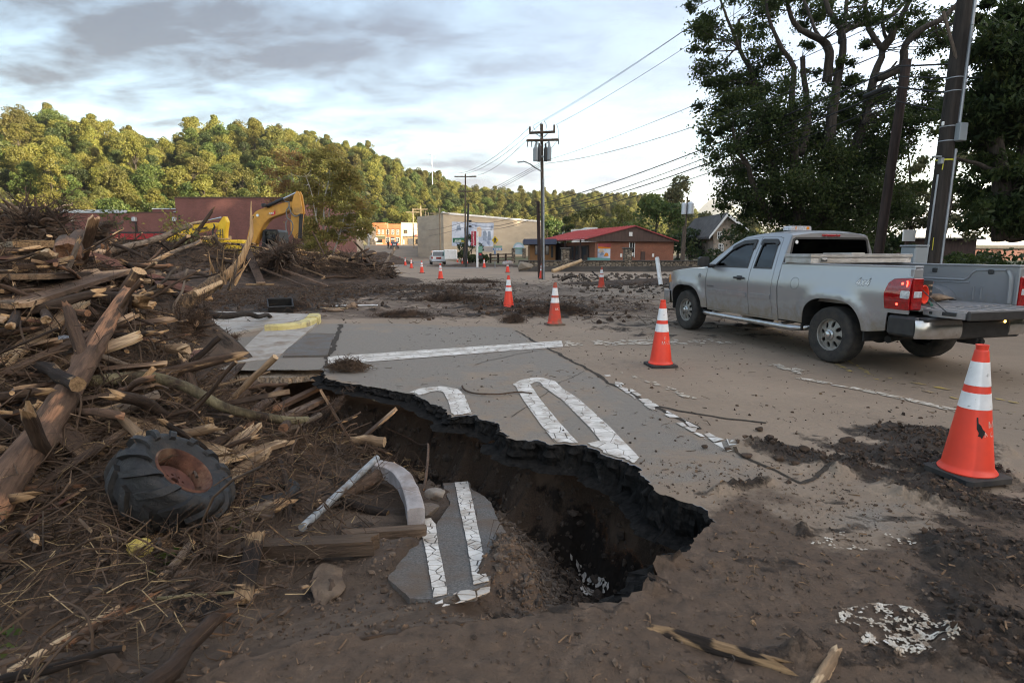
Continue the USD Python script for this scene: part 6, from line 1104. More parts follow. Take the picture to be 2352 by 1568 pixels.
obj('cylinder', tube([P_(1207, 320, -.1), P_(1194, 545, -.1)], .095, 12), 'black_paint', ex, smooth=40)
for L in ([(1075, 212), (1115, 222), (1108, 262), (1086, 300), (1092, 350), (1140, 402), (1146, 430)], [(1146, 430), (1130, 500), (1105, 530)], [(1110, 230), (1130, 310), (1170, 345), (1210, 325)], [(1092, 380), (1082, 420), (1090, 500)]): obj('hose', tube(curve([P_(x, y, -.35) for x, y in L], 24), .03, 7), 'hose_grey', ex, smooth=40)
obj('hose_clamp', tube(curve([P_(755, 480, -.3), P_(764, 400, -.3), P_(785, 345, -.3)], 10), .03, 6), 'black_paint', ex); obj('work_lamp', cat([box(P_(880, 244, -.3), (.22, .16, .18), None, .03)]), 'black_paint', ex); obj('pin', cat([xf(lathe([(.07, -.03), (.07, .03), (0, .03)], 14), rot('x', 90), P_(825, 336, -.33))]), 'steel_rod', ex)
cab = obj('cab', slab(flat(zb, [(828, 470), (850, 457), (965, 462), (975, 480), (985, 610), (820, 620)], YC).difference(flat(zb, [(852, 478), (955, 475), (968, 600), (852, 605)], YC)), YC + .2, 1.3, .02), 'black_paint', ex)
obj('cab_glass', slab(flat(zb, [(852, 478), (955, 475), (968, 600), (852, 605)], YC), YC + .3, .04), 'window_glass', cab); mat('light_interior', (.42, .46, .46), rough=.8); obj('cab_back', slab(flat(zb, [(852, 478), (955, 475), (968, 600), (852, 605)], YC), YC + 1.2, .05), 'light_interior', cab); obj('wiper', tube([P_(895, 480, .15), P_(905, 540, .15), P_(950, 515, .15)], .02, 5), 'black_paint', cab)
obj('housing', box(P_(880, 690, 1.2) - [0, 0, .75], (3.2, 2.4, 1.5), None, .1), 'cat_yellow', ex)
obj('bucket', slab(flat(zb, [(1125, 665), (1160, 640), (1200, 655), (1222, 720), (1240, 770), (1225, 790), (1170, 785), (1110, 760), (1100, 730)], YC), YC - .3, .9, .05), 'cat_yellow', ex)
for k in range(4): obj('bucket_tooth', box(P_(1205 + k * 10, 782 + k * 2, -.15 + .18 * k - .2), (.10, .09, .24), rot('y', 25), .02), 'bright_yellow', ex)
bl = obj('emblem', slab(flat(zb, [(925, 328), (962, 282), (962, 322), (930, 336)], YC), YC - .012, .012), 'red_print', ex); text_on('CAT', zb, 904, 950, 322, YC - .02, 'white_print', ex)
lb2 = thing('excavator', 'lemon yellow excavator arm with black lettering behind the heap', 'excavator'); YL = 36.0; Pl = lambda x, y, dy=0.0: A(*za(x, y), YL) + np.array([0, dy, 0])
obj('boom', slab(flat(za, [(1480, 640), (1560, 580), (1640, 545), (1740, 500), (1975, 476), (2012, 492), (2000, 520), (1965, 530), (1790, 572), (1700, 605), (1580, 650)], YL), YL, .5, .03), 'bright_yellow', lb2)
obj('arm', slab(flat(za, [(1994, 520), (1998, 490), (2045, 420), (2058, 420), (2080, 470), (2066, 560), (2060, 700), (1985, 700), (1975, 590)], YL), YL + .04, .42, .03), 'bright_yellow', lb2)
obj('cylinder', tube([Pl(1715, 497), Pl(1902, 460)], .085, 12), 'lumber_pale', lb2, smooth=40); obj('piston', tube([Pl(1898, 461), Pl(2030, 430)], .045, 10), 'steel_rod', lb2, smooth=40); text_on('Link-Belt', za, 1781, 1912, 550, YL - .01, 'black_paint', lb2, ang=.13)
for L in ([(1985, 490), (1995, 520), (1980, 560), (2010, 600), (2015, 640)], [(2000, 510), (1975, 570), (1990, 620)]): obj('hose', tube(curve([Pl(x, y, -.3) for x, y in L], 18), .04, 6), 'black_paint', lb2)
for L in ([(2025, 655), (2025, 535), (2075, 540), (2080, 650)], [(2050, 655), (2055, 540)], [(2025, 590), (2080, 595)]): obj('handrail', tube([Pl(x, y, -.4) for x, y in L], .025, 6), 'black_paint', lb2)
obj('housing', box(Pl(1980, 680, 1.2) - [0, 0, .45], (3.4, 2.2, 1.5), None, .08), 'bright_yellow', lb2); obj('deck', box(Pl(1960, 615, .5), (1.4, .8, .25), None, .03), 'lumber_pale', lb2)
# ---------------------------------------------------------------- buildings
def brick_mat(name, c1, c2, mortar, scale=1.0, rough=.85, vary=(.8, 1.15)):
    mats[name] = usdkit.material(stage, '/World/Looks/' + name, {'g': ('geometry', {}), 's': ('separate_xyz', {}), 'a': ('math', {'math_type': 'add'}), 'c': ('combine_xyz', {}), 'b': ('brick_texture', {'color1': c1, 'color2': c2, 'mortar': mortar, 'scale': scale, 'brick_width': .22, 'row_height': .075, 'mortar_size': .008, 'mortar_smooth': .3}),
        'n': ('noise_texture', {'scale': .7, 'detail': 8.0, 'roughness': .65}), 'r': ('map_range', {'from_min': .3, 'from_max': .7, 'to_min': vary[0], 'to_max': vary[1]}), 'h': ('hsv', {}), 'u': ('bump', {'strength': .5, 'distance': .01, 'invert': True}), 'p': ('principled_bsdf', {'roughness': rough})},
        [('g.position', 's.vector'), ('s.x', 'a.value1'), ('s.y', 'a.value2'), ('a.value', 'c.x'), ('s.z', 'c.y'), ('c.vector', 'b.vector'), ('g.position', 'n.vector'), ('n.fac', 'r.value'), ('r.result', 'h.value'), ('b.color', 'h.color'), ('h.color', 'p.base_color'), ('b.fac', 'u.height'), ('u.normal', 'p.normal')], surface='p.BSDF')
brick_mat('maroon_brick', (.135, .05, .042), (.165, .062, .05), (.16, .085, .072)); brick_mat('orange_brick', (.42, .15, .055), (.34, .12, .05), (.40, .22, .13)); brick_mat('store_brick', (.215, .075, .04), (.26, .095, .05), (.2, .12, .09))
mat('cream_wall', (.56, .47, .34), (.64, .55, .41), scale=.9, rough=.9, space='position'); mat('tan_wall', (.40, .325, .235), (.46, .38, .28), scale=.5, rough=.95, space='position', stretch=(1, 1, 3), c3=(.34, .29, .22), scale3=.3); mat('white_trim', (.72, .71, .69), (.64, .63, .6), scale=2, rough=.6, space='position')
mat('dark_glass', (.02, .022, .025), rough=.06, spec=.9); mat('dark_front', (.03, .028, .027), (.07, .06, .05), scale=1, rough=.7, space='position'); mat('metal_edge', (.45, .48, .52), rough=.4, metal=.5); mat('awning_red', (.28, .015, .02), (.33, .02, .025), scale=1, rough=.8, space='position'); mat('navy_canopy', (.05, .06, .10), rough=.7); mat('olive_awning', (.09, .085, .05), rough=.9)
mat('roof_red', (.27, .035, .04), (.33, .05, .05), scale=.6, rough=.5, space='position'); mat('brown_board', (.055, .033, .026), (.085, .05, .04), scale=1.2, rough=.85, space='position', stretch=(6, 6, 1)); mat('ochre_wall', (.27, .13, .05), (.32, .16, .06), scale=.6, rough=.85, space='position'); mat('grey_door', (.085, .085, .09), rough=.7); mat('green_sign', (.015, .13, .06), rough=.5); mat('teal_paint', (.10, .25, .24), rough=.7)
def wall_box(pts, z0, z1): return prism(Polygon(pts), z0, z1)
def Zat(v, Y): return EYE + (579 - v) / FPX * Y     # heights near the horizon
# long maroon brick building
Yb = 70.0; rb_ = thing('brick_building', 'long maroon brick building with red awning behind the debris heap', 'building')
xl, xm, xr = A(60, 540, Yb)[0], A(410, 540, Yb)[0], A(706, 540, Yb)[0]
obj('low_wall', bx(xl, xm, Yb, Yb + 16, -1, Zat(492, Yb)), 'maroon_brick', rb_); obj('tall_wall', bx(xm, xr, Yb - .12, Yb + 22, -1, Zat(460, Yb)), 'maroon_brick', rb_); obj('back_parapet', bx(A(297, 0 + 540, Yb)[0], xm, Yb + 5, Yb + 5.4, 4, Zat(486, Yb + 5) + .1), 'maroon_brick', rb_)
obj('roof_edge', bx(A(146, 540, Yb)[0], A(293, 540, Yb)[0], Yb - .15, Yb + .4, Zat(492, Yb) - .02, Zat(487, Yb) + .06, .02), 'metal_edge', rb_); obj('coping', bx(xm, xr, Yb - .2, Yb + .3, Zat(460, Yb) - .01, Zat(460, Yb) + .13), 'brown_board', rb_); obj('coping', bx(A(297, 540, Yb)[0], xm, Yb - .05, Yb + .25, Zat(492, Yb), Zat(492, Yb) + .1), 'brown_board', rb_)
obj('parapet_line', bx(A(297, 540, Yb)[0], xm, Yb + 4.9, Yb + 5.2, Zat(486, Yb + 5) + .1, Zat(486, Yb + 5) + .22), 'metal_edge', rb_)
obj('fascia', bx(xl, A(400, 540, Yb)[0], Yb - .5, Yb - .02, Zat(538, Yb), Zat(534, Yb)), 'black_paint', rb_); obj('awning', bx(xl, A(400, 540, Yb)[0], Yb - .7, Yb - .03, Zat(551, Yb), Zat(538, Yb) - .01), 'awning_red', rb_); obj('shop_front', bx(xl, A(400, 540, Yb)[0], Yb - .1, Yb - .02, -.5, Zat(551, Yb)), 'dark_front', rb_)
for u in (168, 312, 403): l_ = obj('wall_lamp', box(A(u, 504, Yb) - [0, .3, 0], (.42, .5, .5), None, .05), 'metal_edge', rb_); 
for u, v0 in ((168, 510), (312, 512), (414, 497)): obj('downpipe', bx(A(u, 500, Yb)[0] - .09, A(u, 500, Yb)[0] + .09, Yb - .2, Yb - .03, Zat(536, Yb), Zat(v0, Yb)), 'black_paint', rb_)
obj('rooftop_unit', box(A(407, 489, Yb + 1) + [0, 0, 0], (.6, .6, .35), None, .03), 'metal_edge', rb_)
# end of the street
def facade_windows(par, z_, Y, rects, frame='white_trim', glass='dark_glass', arch_=False):
    for x0, y0, x1, y1 in rects:
        p = flat(z_, [(x0, y1), (x1, y1), (x1, y0), (x0, y0)], Y); fr = p.buffer(.09, join_style=2).difference(p.buffer(-.03)); w = obj('window', slab(p, Y - .02, .02), glass, par); obj('frame', slab(fr, Y - .01, .09), frame, w)
        b = p.bounds; obj('glazing_bar', bx((b[0] + b[2]) / 2 - .03, (b[0] + b[2]) / 2 + .03, Y - .09, Y - .042, b[1], b[3]), frame, w); obj('glazing_bar', bx(b[0], b[2], Y - .085, Y - .044, (b[1] + b[3]) / 2 - .03, (b[1] + b[3]) / 2 + .03), frame, w)
Yo = 165.0; ob = thing('orange_building', 'orange brick two storey shop building facing down the street', 'building'); obj('wall', upright(prism(flat(ze, [(128, 800), (845, 800), (845, 268), (455, 262), (455, 240), (128, 236)], Yo), -12, 0), Yo), 'orange_brick', ob)
facade_windows(ob, ze, Yo, [(185, 420, 215, 515), (285, 425, 322, 515), (380, 425, 415, 515), (500, 415, 545, 520), (625, 415, 672, 520), (748, 425, 795, 525)]); facade_windows(ob, ze, Yo, [(482, 610, 552, 735), (735, 615, 805, 735)])
obj('awning', slab(flat(ze, [(140, 565), (452, 565), (470, 650), (130, 650)], Yo), Yo - .05, 1.2), 'olive_awning', ob); obj('shop_window', slab(flat(ze, [(170, 655), (385, 655), (385, 740), (170, 740)], Yo), Yo - .02, .05), 'dark_glass', ob); obj('sill', slab(flat(ze, [(165, 740), (390, 740), (390, 770), (165, 770)], Yo), Yo - .02, .12), 'cream_wall', ob); d = obj('door', slab(flat(ze, [(600, 590), (692, 590), (692, 765), (600, 765)], Yo), Yo - .02, .06), 'dark_front', ob); obj('door_frame', slab(flat(ze, [(596, 640), (696, 640), (696, 655), (596, 655)], Yo), Yo - .09, .06), 'white_trim', d)
obj('cornice', slab(flat(ze, [(128, 372), (845, 385), (845, 392), (128, 380)], Yo), Yo - .02, .10), 'brown_board', ob); obj('string_course', slab(flat(ze, [(128, 558), (455, 558), (455, 566), (128, 566)], Yo), Yo - .02, .12), 'cream_wall', ob)
cr2 = thing('cream_building', 'cream painted two storey building right of the orange brick one', 'building'); obj('wall', upright(prism(flat(ze, [(850, 802), (1495, 802), (1495, 240), (850, 222)], Yo), -14, 0), Yo + .3), 'cream_wall', cr2); obj('coping', slab(flat(ze, [(845, 222), (1500, 240), (1500, 230), (845, 212)], Yo), Yo + .2, .4), 'brown_board', cr2)
facade_windows(cr2, ze, Yo + .3, [(925, 420, 1005, 495), (1395, 400, 1425, 500)], 'lumber_pale'); obj('shop_band', slab(flat(ze, [(890, 572), (1330, 572), (1330, 586), (890, 586)], Yo), Yo + .25, .3), 'black_paint', cr2); obj('lower_front', slab(flat(ze, [(890, 586), (1330, 586), (1330, 790), (890, 790)], Yo), Yo + .28, .05), 'lumber_pale', cr2); obj('garage_door', slab(flat(ze, [(1028, 630), (1165, 630), (1165, 778), (1028, 778)], Yo), Yo + .2, .04), 'grey_door', cr2); obj('side_door', slab(flat(ze, [(905, 660), (932, 660), (932, 770), (905, 770)], Yo), Yo + .2, .04), 'white_trim', cr2); obj('shop_window', slab(flat(ze, [(1225, 640), (1300, 640), (1300, 770), (1225, 770)], Yo), Yo + .2, .04), 'dark_glass', cr2); obj('garage_door', slab(flat(ze, [(1395, 590), (1450, 590), (1450, 760), (1395, 760)], Yo), Yo + .25, .04), 'grey_door', cr2); obj('red_sign', slab(flat(ze, [(1205, 535), (1262, 535), (1262, 565), (1205, 565)], Yo), Yo, .1), 'red_print', cr2)
lb3 = thing('grey_building', 'dark grey shop building at the left end of the street', 'building'); obj('wall', upright(prism(flat(ze, [(-260, 800), (122, 800), (122, 330), (-260, 330)], 160), -10, 0), 160), 'dark_front', lb3); facade_windows(lb3, ze, 159.9, [(-120, 420, -60, 520), (20, 430, 70, 520)], 'metal_edge')
wb = thing('corner_building', 'grey old building with white cornice half hidden behind the birch trees', 'building'); Yw = 95.0; obj('wall', bx(A(730, 560, Yw)[0], A(785, 560, Yw)[0], Yw, Yw + 14, -.5, Zat(512, Yw)), 'tan_wall', wb); facade_windows(wb, lambda x, y: (x, y), Yw, [(738, 522, 746, 536), (755, 522, 763, 536), (772, 522, 780, 536)], 'white_trim'); obj('cornice', bx(A(728, 560, Yw)[0], A(787, 560, Yw)[0], Yw - .3, Yw + .2, Zat(515, Yw), Zat(510, Yw)), 'white_trim', wb); obj('awning', bx(A(732, 560, Yw)[0], A(783, 560, Yw)[0], Yw - 1.4, Yw - .05, Zat(557, Yw), Zat(548, Yw)), 'awning_red', wb); obj('shop_front', bx(A(732, 560, Yw)[0], A(783, 560, Yw)[0], Yw - .1, Yw - .02, 0, Zat(557, Yw)), 'dark_front', wb)
# tan building with the mural and the dark shop fronts along the street
c0, c1 = A(1019, 545, 92), A(1245, 545, 104); back_ = np.array([-6.5, 30, 0]); tb = thing('tan_building', 'long tan plastered building with a faded blue mural on its side wall', 'building')
d01 = c1 - c0; L01 = np.linalg.norm(d01[:2]); ang = math.atan2(d01[1], d01[0]); Rw = rot('z', math.degrees(ang)); FW = lambda m: xf(m, Rw, (c0[0], c0[1], 0)); z0_, z1_ = Zat(494.5, 92), Zat(513, 104)
side_p = Polygon([(0, -.5), (L01, -.5), (L01, z1_), (0, z0_)]); obj('side_wall', FW(upright(prism(side_p, -9, 0), 0)), 'tan_wall', tb); obj('coping', FW(upright(prism(Polygon([(-.1, z0_), (L01 + .1, z1_), (L01 + .1, z1_ + .28), (-.1, z0_ + .28)]), -.5, .12), 0)), 'white_trim', tb)
wx = lambda xz, t0=92, t1=104: None
def on_wall(z_, pts):
    out = []
    for p in pts:
        d = ray(*z_(*p)); n = np.array([-math.sin(ang), math.cos(ang), 0]); t = (n @ (c0 - [0, 0, EYE])) / (n @ d); q = np.array([0, 0, EYE]) + d * t; out.append((float((q - c0)[:2] @ [math.cos(ang), math.sin(ang)]), q[2]))
    return Polygon(out).buffer(0)
mat('mural_blue', (.25, .31, .43), (.52, .56, .64), scale=.45, rough=.8, space='position', detail=8.0, c3=(.16, .2, .29), scale3=.8, lo3=.55, hi3=.66); mat('mural_dark', (.13, .17, .24), (.2, .25, .33), scale=1.2, rough=.8, space='position'); mat('mural_grey', (.22, .21, .22), (.30, .28, .27), scale=.8, rough=.9, space='position'); mat('mural_peach', (.50, .37, .27), rough=.8)
mu_ = obj('mural', FW(upright(prism(on_wall(zc, [(820, 612), (1100, 618), (1195, 618), (1205, 402), (1000, 398), (820, 390)]), 0, .03), 0)), 'mural_blue', tb); obj('mural_base', FW(upright(prism(on_wall(zc, [(1100, 622), (1195, 622), (1195, 670), (1100, 665)]), 0, .03), 0)), 'mural_grey', tb)
for L in ([(1105, 480), (1125, 470), (1140, 500), (1130, 560), (1105, 560)], [(1150, 480), (1172, 475), (1180, 560), (1150, 562)], [(865, 430), (890, 415), (905, 470), (860, 475)], [(930, 450), (960, 440), (985, 500), (935, 500)]): obj('painted_shape', FW(upright(prism(on_wall(zc, L), .032, .05), 0)), 'mural_dark', mu_)
obj('painted_shape', FW(upright(prism(on_wall(zc, [(1050, 445), (1075, 435), (1092, 460), (1088, 530), (1050, 525)]), .032, .05), 0)), 'mural_peach', mu_)
obj('vent', FW(upright(prism(on_wall(zc, [(1118, 345), (1135, 330), (1148, 350), (1135, 362)]), -.6, -.2), 0)), 'white_trim', tb)
def street_shop(u0, Y0, u1, Y1, v0, v1, m, label, name='shop_building', stripes=None):
    p0, p1 = A(u0, 545, Y0), A(u1, 545, Y1); t = thing(name, label, 'building'); zz0, zz1 = Zat(v0, Y0), Zat(v1, Y1); L = np.linalg.norm((p1 - p0)[:2]); a = math.atan2(*(p1 - p0)[[1, 0]]); F_ = lambda m_: xf(m_, rot('z', math.degrees(a)), (p0[0], p0[1], 0))
    obj('wall', F_(bx(0, L, -2.5, 0, -.5, max(zz0, zz1))), m, t)
    n = max(int(L / 2.6), 2); zt = max(zz0, zz1); zb_ = float(T(*p0[:2]))
    for k in range(n):
        x = (k + .5) * L / n; w = obj('window', F_(bx(x - .5, x + .5, .01, .05, zb_ + (zt - zb_) * .52, zb_ + (zt - zb_) * .80)), 'dark_glass', t); obj('frame', F_(cat([bx(x - .58, x + .58, .01, .1, zb_ + (zt - zb_) * .80, zb_ + (zt - zb_) * .83), bx(x - .58, x + .58, .01, .1, zb_ + (zt - zb_) * .49, zb_ + (zt - zb_) * .52)])), 'white_trim', w)
    obj('shop_front', F_(bx(.4, L - .4, .01, .08, zb_, zb_ + (zt - zb_) * .38)), 'dark_front', t); obj('coping', F_(bx(-.05, L + .05, -.3, .12, zt, zt + .18)), 'metal_edge', t); return t
street_shop(1018, 94.0, 1011, 104, 495.5, 500, 'tan_wall', 'street front of the tan building with tall narrow windows'); street_shop(1010.5, 105, 1004.5, 114, 500, 504, 'maroon_brick', 'dark maroon shop front up the street beside the tan building'); street_shop(1004, 115, 998, 124, 505, 509, 'olive_awning', 'mustard shop front up the street'); street_shop(997.5, 125, 989, 141, 509, 515, 'navy_canopy', 'navy blue shop front farthest up the street')
# brick store with red roof
sb = thing('brick_store', 'low brick store with a red metal roof behind the stone wall', 'building')
C0, C1, C2 = A(*zd(760, 735), 58), A(*zd(1480, 735), 60.5), A(*zd(400, 735), 72)
gx_ = (C1 - C0); Lg = np.linalg.norm(gx_[:2]); ga = math.atan2(gx_[1], gx_[0]); FG = lambda m_: xf(m_, rot('z', math.degrees(ga)), (C0[0], C0[1], 0)); ez = Zat(556, 59.5); apz = Zat(523, 59.5); dep = 15.0; apx = Lg * .47; sh = -1.9
obj('gable_wall', FG(upright(prism(Polygon([(0, -.5), (Lg, -.5), (Lg, ez), (0, ez)]), -dep, 0), 0)), 'store_brick', sb)
obj('gable_boards', FG(upright(prism(Polygon([(-1.0, ez + .02), (Lg + .15, ez + .02), (Lg + .15, ez + .12), (apx, apz), (-1.0, ez + .40)]), -.4, .35), 0)), 'brown_board', sb)
roofp = [(-1.3, ez + .30), (apx, apz + .12), (Lg + .3, ez + .12), (Lg + .3, ez + .02), (apx, apz + .02), (-1.3, ez + .18)]; 
obj('roof', FG(upright(prism(Polygon(roofp), -dep - .5, .5), 0)), 'roof_red', sb)
for k in range(20): x = -1.25 + (apx + 1.2) * 0; obj('roof_rib', FG(cat([box(((-1.3 + apx) / 2, .3 + k * .78 - .6, (ez + apz) / 2 + .235), (math.hypot(apx + 1.3, apz - ez - .18), .05, .05), rot('y', -math.degrees(math.atan2(apz - ez - .18, apx + 1.3))))])), 'roof_red', sb)
fdir = C2 - C0; Ls = np.linalg.norm(fdir[:2]); fa = math.atan2(fdir[1], fdir[0]); FS = lambda m_: xf(m_, rot('z', math.degrees(fa)), (C0[0], C0[1], 0)); zb_ = .3
for x0, x1, m_ in ((1.5, 4.8, 'dark_glass'), (5.4, 6.6, 'dark_glass'), (7.2, 9.5, 'dark_front'), (10.0, 13.0, 'dark_glass')):
    w = obj('shop_window', FG(bx(-.10, -.03, x0, x1, .5, ez - .45)), m_, sb); obj('frame', FG(cat([bx(-.15, -.02, x0 - .1, x0, .5, ez - .4), bx(-.15, -.02, x1, x1 + .1, .5, ez - .4), bx(-.15, -.02, x0, x1, ez - .45, ez - .35)])), 'brown_board', w)
for y in (1.0, 5.2, 9.4, 13.6): obj('porch_post', FG(bx(-1.2, -1.08, y, y + .12, 0, ez + .2)), 'brown_board', sb)
obj('porch_lamp', FG(cat([bx(-.8, -.3, y, y + .9, ez + .10, ez + .16) for y in (2, 5, 8)])), 'white_trim', sb, kind='stuff')
pm = obj('painted_panel', FG(upright(prism(Polygon([(.3, .62), (1.68, .62), (1.68, 2.42), (.3, 2.42)]), 0, .05), 0)), 'mural_blue', sb)
for pts, m_ in (([(.3, 2.1), (1.68, 2.0), (1.68, 2.42), (.3, 2.42)], 'roof_red'), ([(.3, 1.9), (1.68, 1.9), (1.68, 2.05), (.3, 2.1)], 'amber_lens'), ([(.35, 1.5), (.7, 2.1), (1.05, 1.5)], 'mural_peach'), ([(.5, 1.2), (.75, 1.7), (1.0, 1.3)], 'mural_dark'), ([(.95, 1.15), (1.15, 1.5), (1.4, 1.45), (1.5, 1.15)], 'amber_lens'), ([(.3, .62), (1.68, .62), (1.68, .95), (.3, .95)], 'teal_paint')): obj('painted_shape', FG(upright(prism(Polygon(pts), .052 + .004 * len(pts), .06 + .004 * len(pts)), 0)), m_, pm)
w = obj('window', FG(bx(3.85, 4.35, -.06, -.02, 1.1, ez - .1)), 'dark_glass', sb); obj('frame', FG(cat([bx(3.78, 3.85, -.09, -.01, 1.0, ez - .05), bx(4.35, 4.42, -.09, -.01, 1.0, ez - .05), bx(4.08, 4.12, -.09, -.061, 1.1, ez - .1)])), 'white_trim', w)
obj('door', FG(bx(5.15, 5.62, -.08, -.01, .1, 1.6)), 'brown_board', sb); obj('gable_vent', FG(bx(3.55, 3.9, -.43, -.36, apz - .95, apz - .55)), 'white_trim', sb)
for x in (2.8, 6.45): obj('notice', FG(bx(x, x + .22, -.05, -.01, 1.05, 1.4)), 'white_trim', sb)
obj('notice', FG(bx(4.05, 4.25, -.12, -.1, 1.15, 1.5)), 'white_trim', sb); obj('planter', FG(bx(-1.0, .3, -1.0, -.5, .3, 1.0)), 'teal_paint', sb)
wt = thing('white_shed', 'white stepped roof building behind the red roofed store', 'building'); 
for k, (u0, u1, v) in enumerate(((1285, 1300, 536), (1300, 1315, 532), (1315, 1345, 528), (1345, 1372, 524))): obj('wall', bx(A(u0, 550, 86)[0], A(u1, 550, 86)[0] - .01, 86 + k * .01, 92, 0, Zat(v, 86)), 'white_trim', wt)
ow = thing('ochre_shop', 'small ochre shop with navy canopy left of the brick store', 'building'); Yq = 66.0; obj('wall', bx(A(*zd(165, 650), Yq)[0], A(*zd(400, 650), Yq)[0], Yq, Yq + 8, 0, Zat(563, Yq)), 'ochre_wall', ow); obj('canopy', bx(A(*zd(108, 650), Yq)[0], A(*zd(400, 650), Yq)[0], Yq - 1.4, Yq + 7, Zat(562, Yq), Zat(550, Yq)), 'navy_canopy', ow)
for x0, x1 in ((215, 235), (310, 335)): q_ = flat(zd, [(x0, 690), (x1, 690), (x1, 612), (x0, 612)], Yq); w = obj('window', slab(q_, Yq - .01, .03), 'dark_glass', ow); obj('frame', slab(q_.buffer(.08).difference(q_), Yq - .01, .06), 'brown_board', ow and w)
obj('door', slab(flat(zd, [(358, 720), (378, 720), (378, 612), (358, 612)], Yq), Yq - .01, .05), 'dark_front', ow)
# stone house behind the pickup
sh_ = thing('stone_house', 'stone gabled house with white bargeboards behind the pickup bonnet', 'house'); Yh = 62.0; mats['rubble'] = usdkit.material(stage, '/World/Looks/rubble', {'g': ('geometry', {}), 'v': ('voronoi_texture', {'scale': 2.6}), 'e': ('voronoi_texture', {'scale': 2.6, 'feature': 'distance_to_edge'}), 'r': ('rgb_ramp', {'ramp': [(.0, (.16, .12, .09)), (.5, (.27, .21, .155)), (1, (.38, .31, .25))]}), 'm': ('mix_color', {'b': (.22, .19, .16)}), 'er': ('rgb_ramp', {'ramp': [(.02, (1, 1, 1)), (.07, (0, 0, 0))]}), 'b': ('bump', {'strength': .8, 'distance': .05}), 'p': ('principled_bsdf', {'roughness': .9})}, [('g.position', 'v.vector'), ('g.position', 'e.vector'), ('v.color', 'r.fac'), ('r.color', 'm.a'), ('e.distance', 'er.fac'), ('er.color', 'm.fac'), ('m.result', 'p.base_color'), ('e.distance', 'b.height'), ('b.normal', 'p.normal')], surface='p.BSDF')
gp_ = flat(zd, [(1850, 740), (2300, 740), (2300, 560), (1965, 330), (1850, 480)], Yh); obj('wall', upright(prism(gp_, -10, 0), Yh), 'rubble', sh_)
e0, ea, e1 = A(*zd(1795, 528), Yh), A(*zd(1966, 308), Yh), A(*zd(2330, 600), Yh)
mat('grey_shingle', (.06, .055, .05), (.10, .09, .085), scale=2, rough=.9, space='position'); obj('roof', upright(prism(Polygon([e0[[0, 2]], ea[[0, 2]], e1[[0, 2]], e1[[0, 2]] - [0, .3], ea[[0, 2]] - [0, .32], e0[[0, 2]] - [0, .22]]), -10.5, .5), Yh), 'grey_shingle', sh_); obj('bargeboard', upright(prism(Polygon([e0[[0, 2]] - [0, .02], ea[[0, 2]] - [0, .05], e1[[0, 2]] - [0, .05], e1[[0, 2]] - [0, .36], ea[[0, 2]] - [0, .40], e0[[0, 2]] - [0, .26]]), .51, .58), Yh), 'white_trim', sh_)
facade_windows(sh_, zd, Yh, [(1905, 600, 1935, 650), (1893, 490, 1918, 545)])
# stone wall by the river road, with pillars
mats['wall_stone'] = usdkit.material(stage, '/World/Looks/wall_stone', {'g': ('geometry', {}), 'mp': ('mapping', {'scale': (1, 1, 1.5)}), 'v': ('voronoi_texture', {'scale': 3.4}), 'e': ('voronoi_texture', {'scale': 3.4, 'feature': 'distance_to_edge'}), 'r': ('rgb_ramp', {'ramp': [(.0, (.10, .075, .05)), (.5, (.20, .16, .115)), (1, (.32, .27, .21))]}), 'm': ('mix_color', {'b': (.045, .037, .03)}), 'er': ('rgb_ramp', {'ramp': [(.04, (1, 1, 1)), (.12, (0, 0, 0))]}), 'b': ('bump', {'strength': 1.0, 'distance': .08}), 'p': ('principled_bsdf', {'roughness': .9})}, [('g.position', 'mp.vector'), ('mp.vector', 'v.vector'), ('mp.vector', 'e.vector'), ('v.color', 'r.fac'), ('r.color', 'm.a'), ('e.distance', 'er.fac'), ('er.color', 'm.fac'), ('m.result', 'p.base_color'), ('e.distance', 'b.height'), ('b.normal', 'p.normal')], surface='p.BSDF')
mat('dark_concrete', (.055, .05, .045), (.10, .09, .08), scale=.7, rough=.95, bump=.4, bscale=4, space='position', stretch=(1, 1, 4)); sw2 = thing('stone_wall', 'low dark stone wall with capped pillars in front of the red roofed store', 'wall'); Ys = 46.0
xa, xb = A(*zd(60, 760), Ys)[0], A(1640, 600, Ys)[0] + 16
obj('stone_course', bx(xa, xb, Ys, Ys + .45, Zat(609, Ys) - .9, Zat(599.5, Ys)), 'wall_stone', sw2); obj('footing', bx(xa, xb, Ys - .25, Ys - .01, -.3, Zat(611, Ys)), 'dark_concrete', sw2); obj('coping', bx(xa, xb, Ys - .08, Ys + .52, Zat(599.5, Ys), Zat(597.5, Ys)), 'dark_concrete', sw2)
for x in (490, 1065): p = A(*zd(x, 740), Ys); obj('pillar', box((p[0], Ys + .2, .55), (.62, .62, 2.5), None, .04), 'wall_stone', sw2); obj('pillar_cap', box((p[0], Ys + .2, 1.85), (.8, .8, .12), None, .03), 'dark_concrete', sw2)
pipe(A(1509, 592, 21), A(1518, 648, 20.5) - [0, 0, .1], .075, 'white pipe standing tilted in the rubble beside the pickup bonnet', 'white_plastic', 'white_pipe')
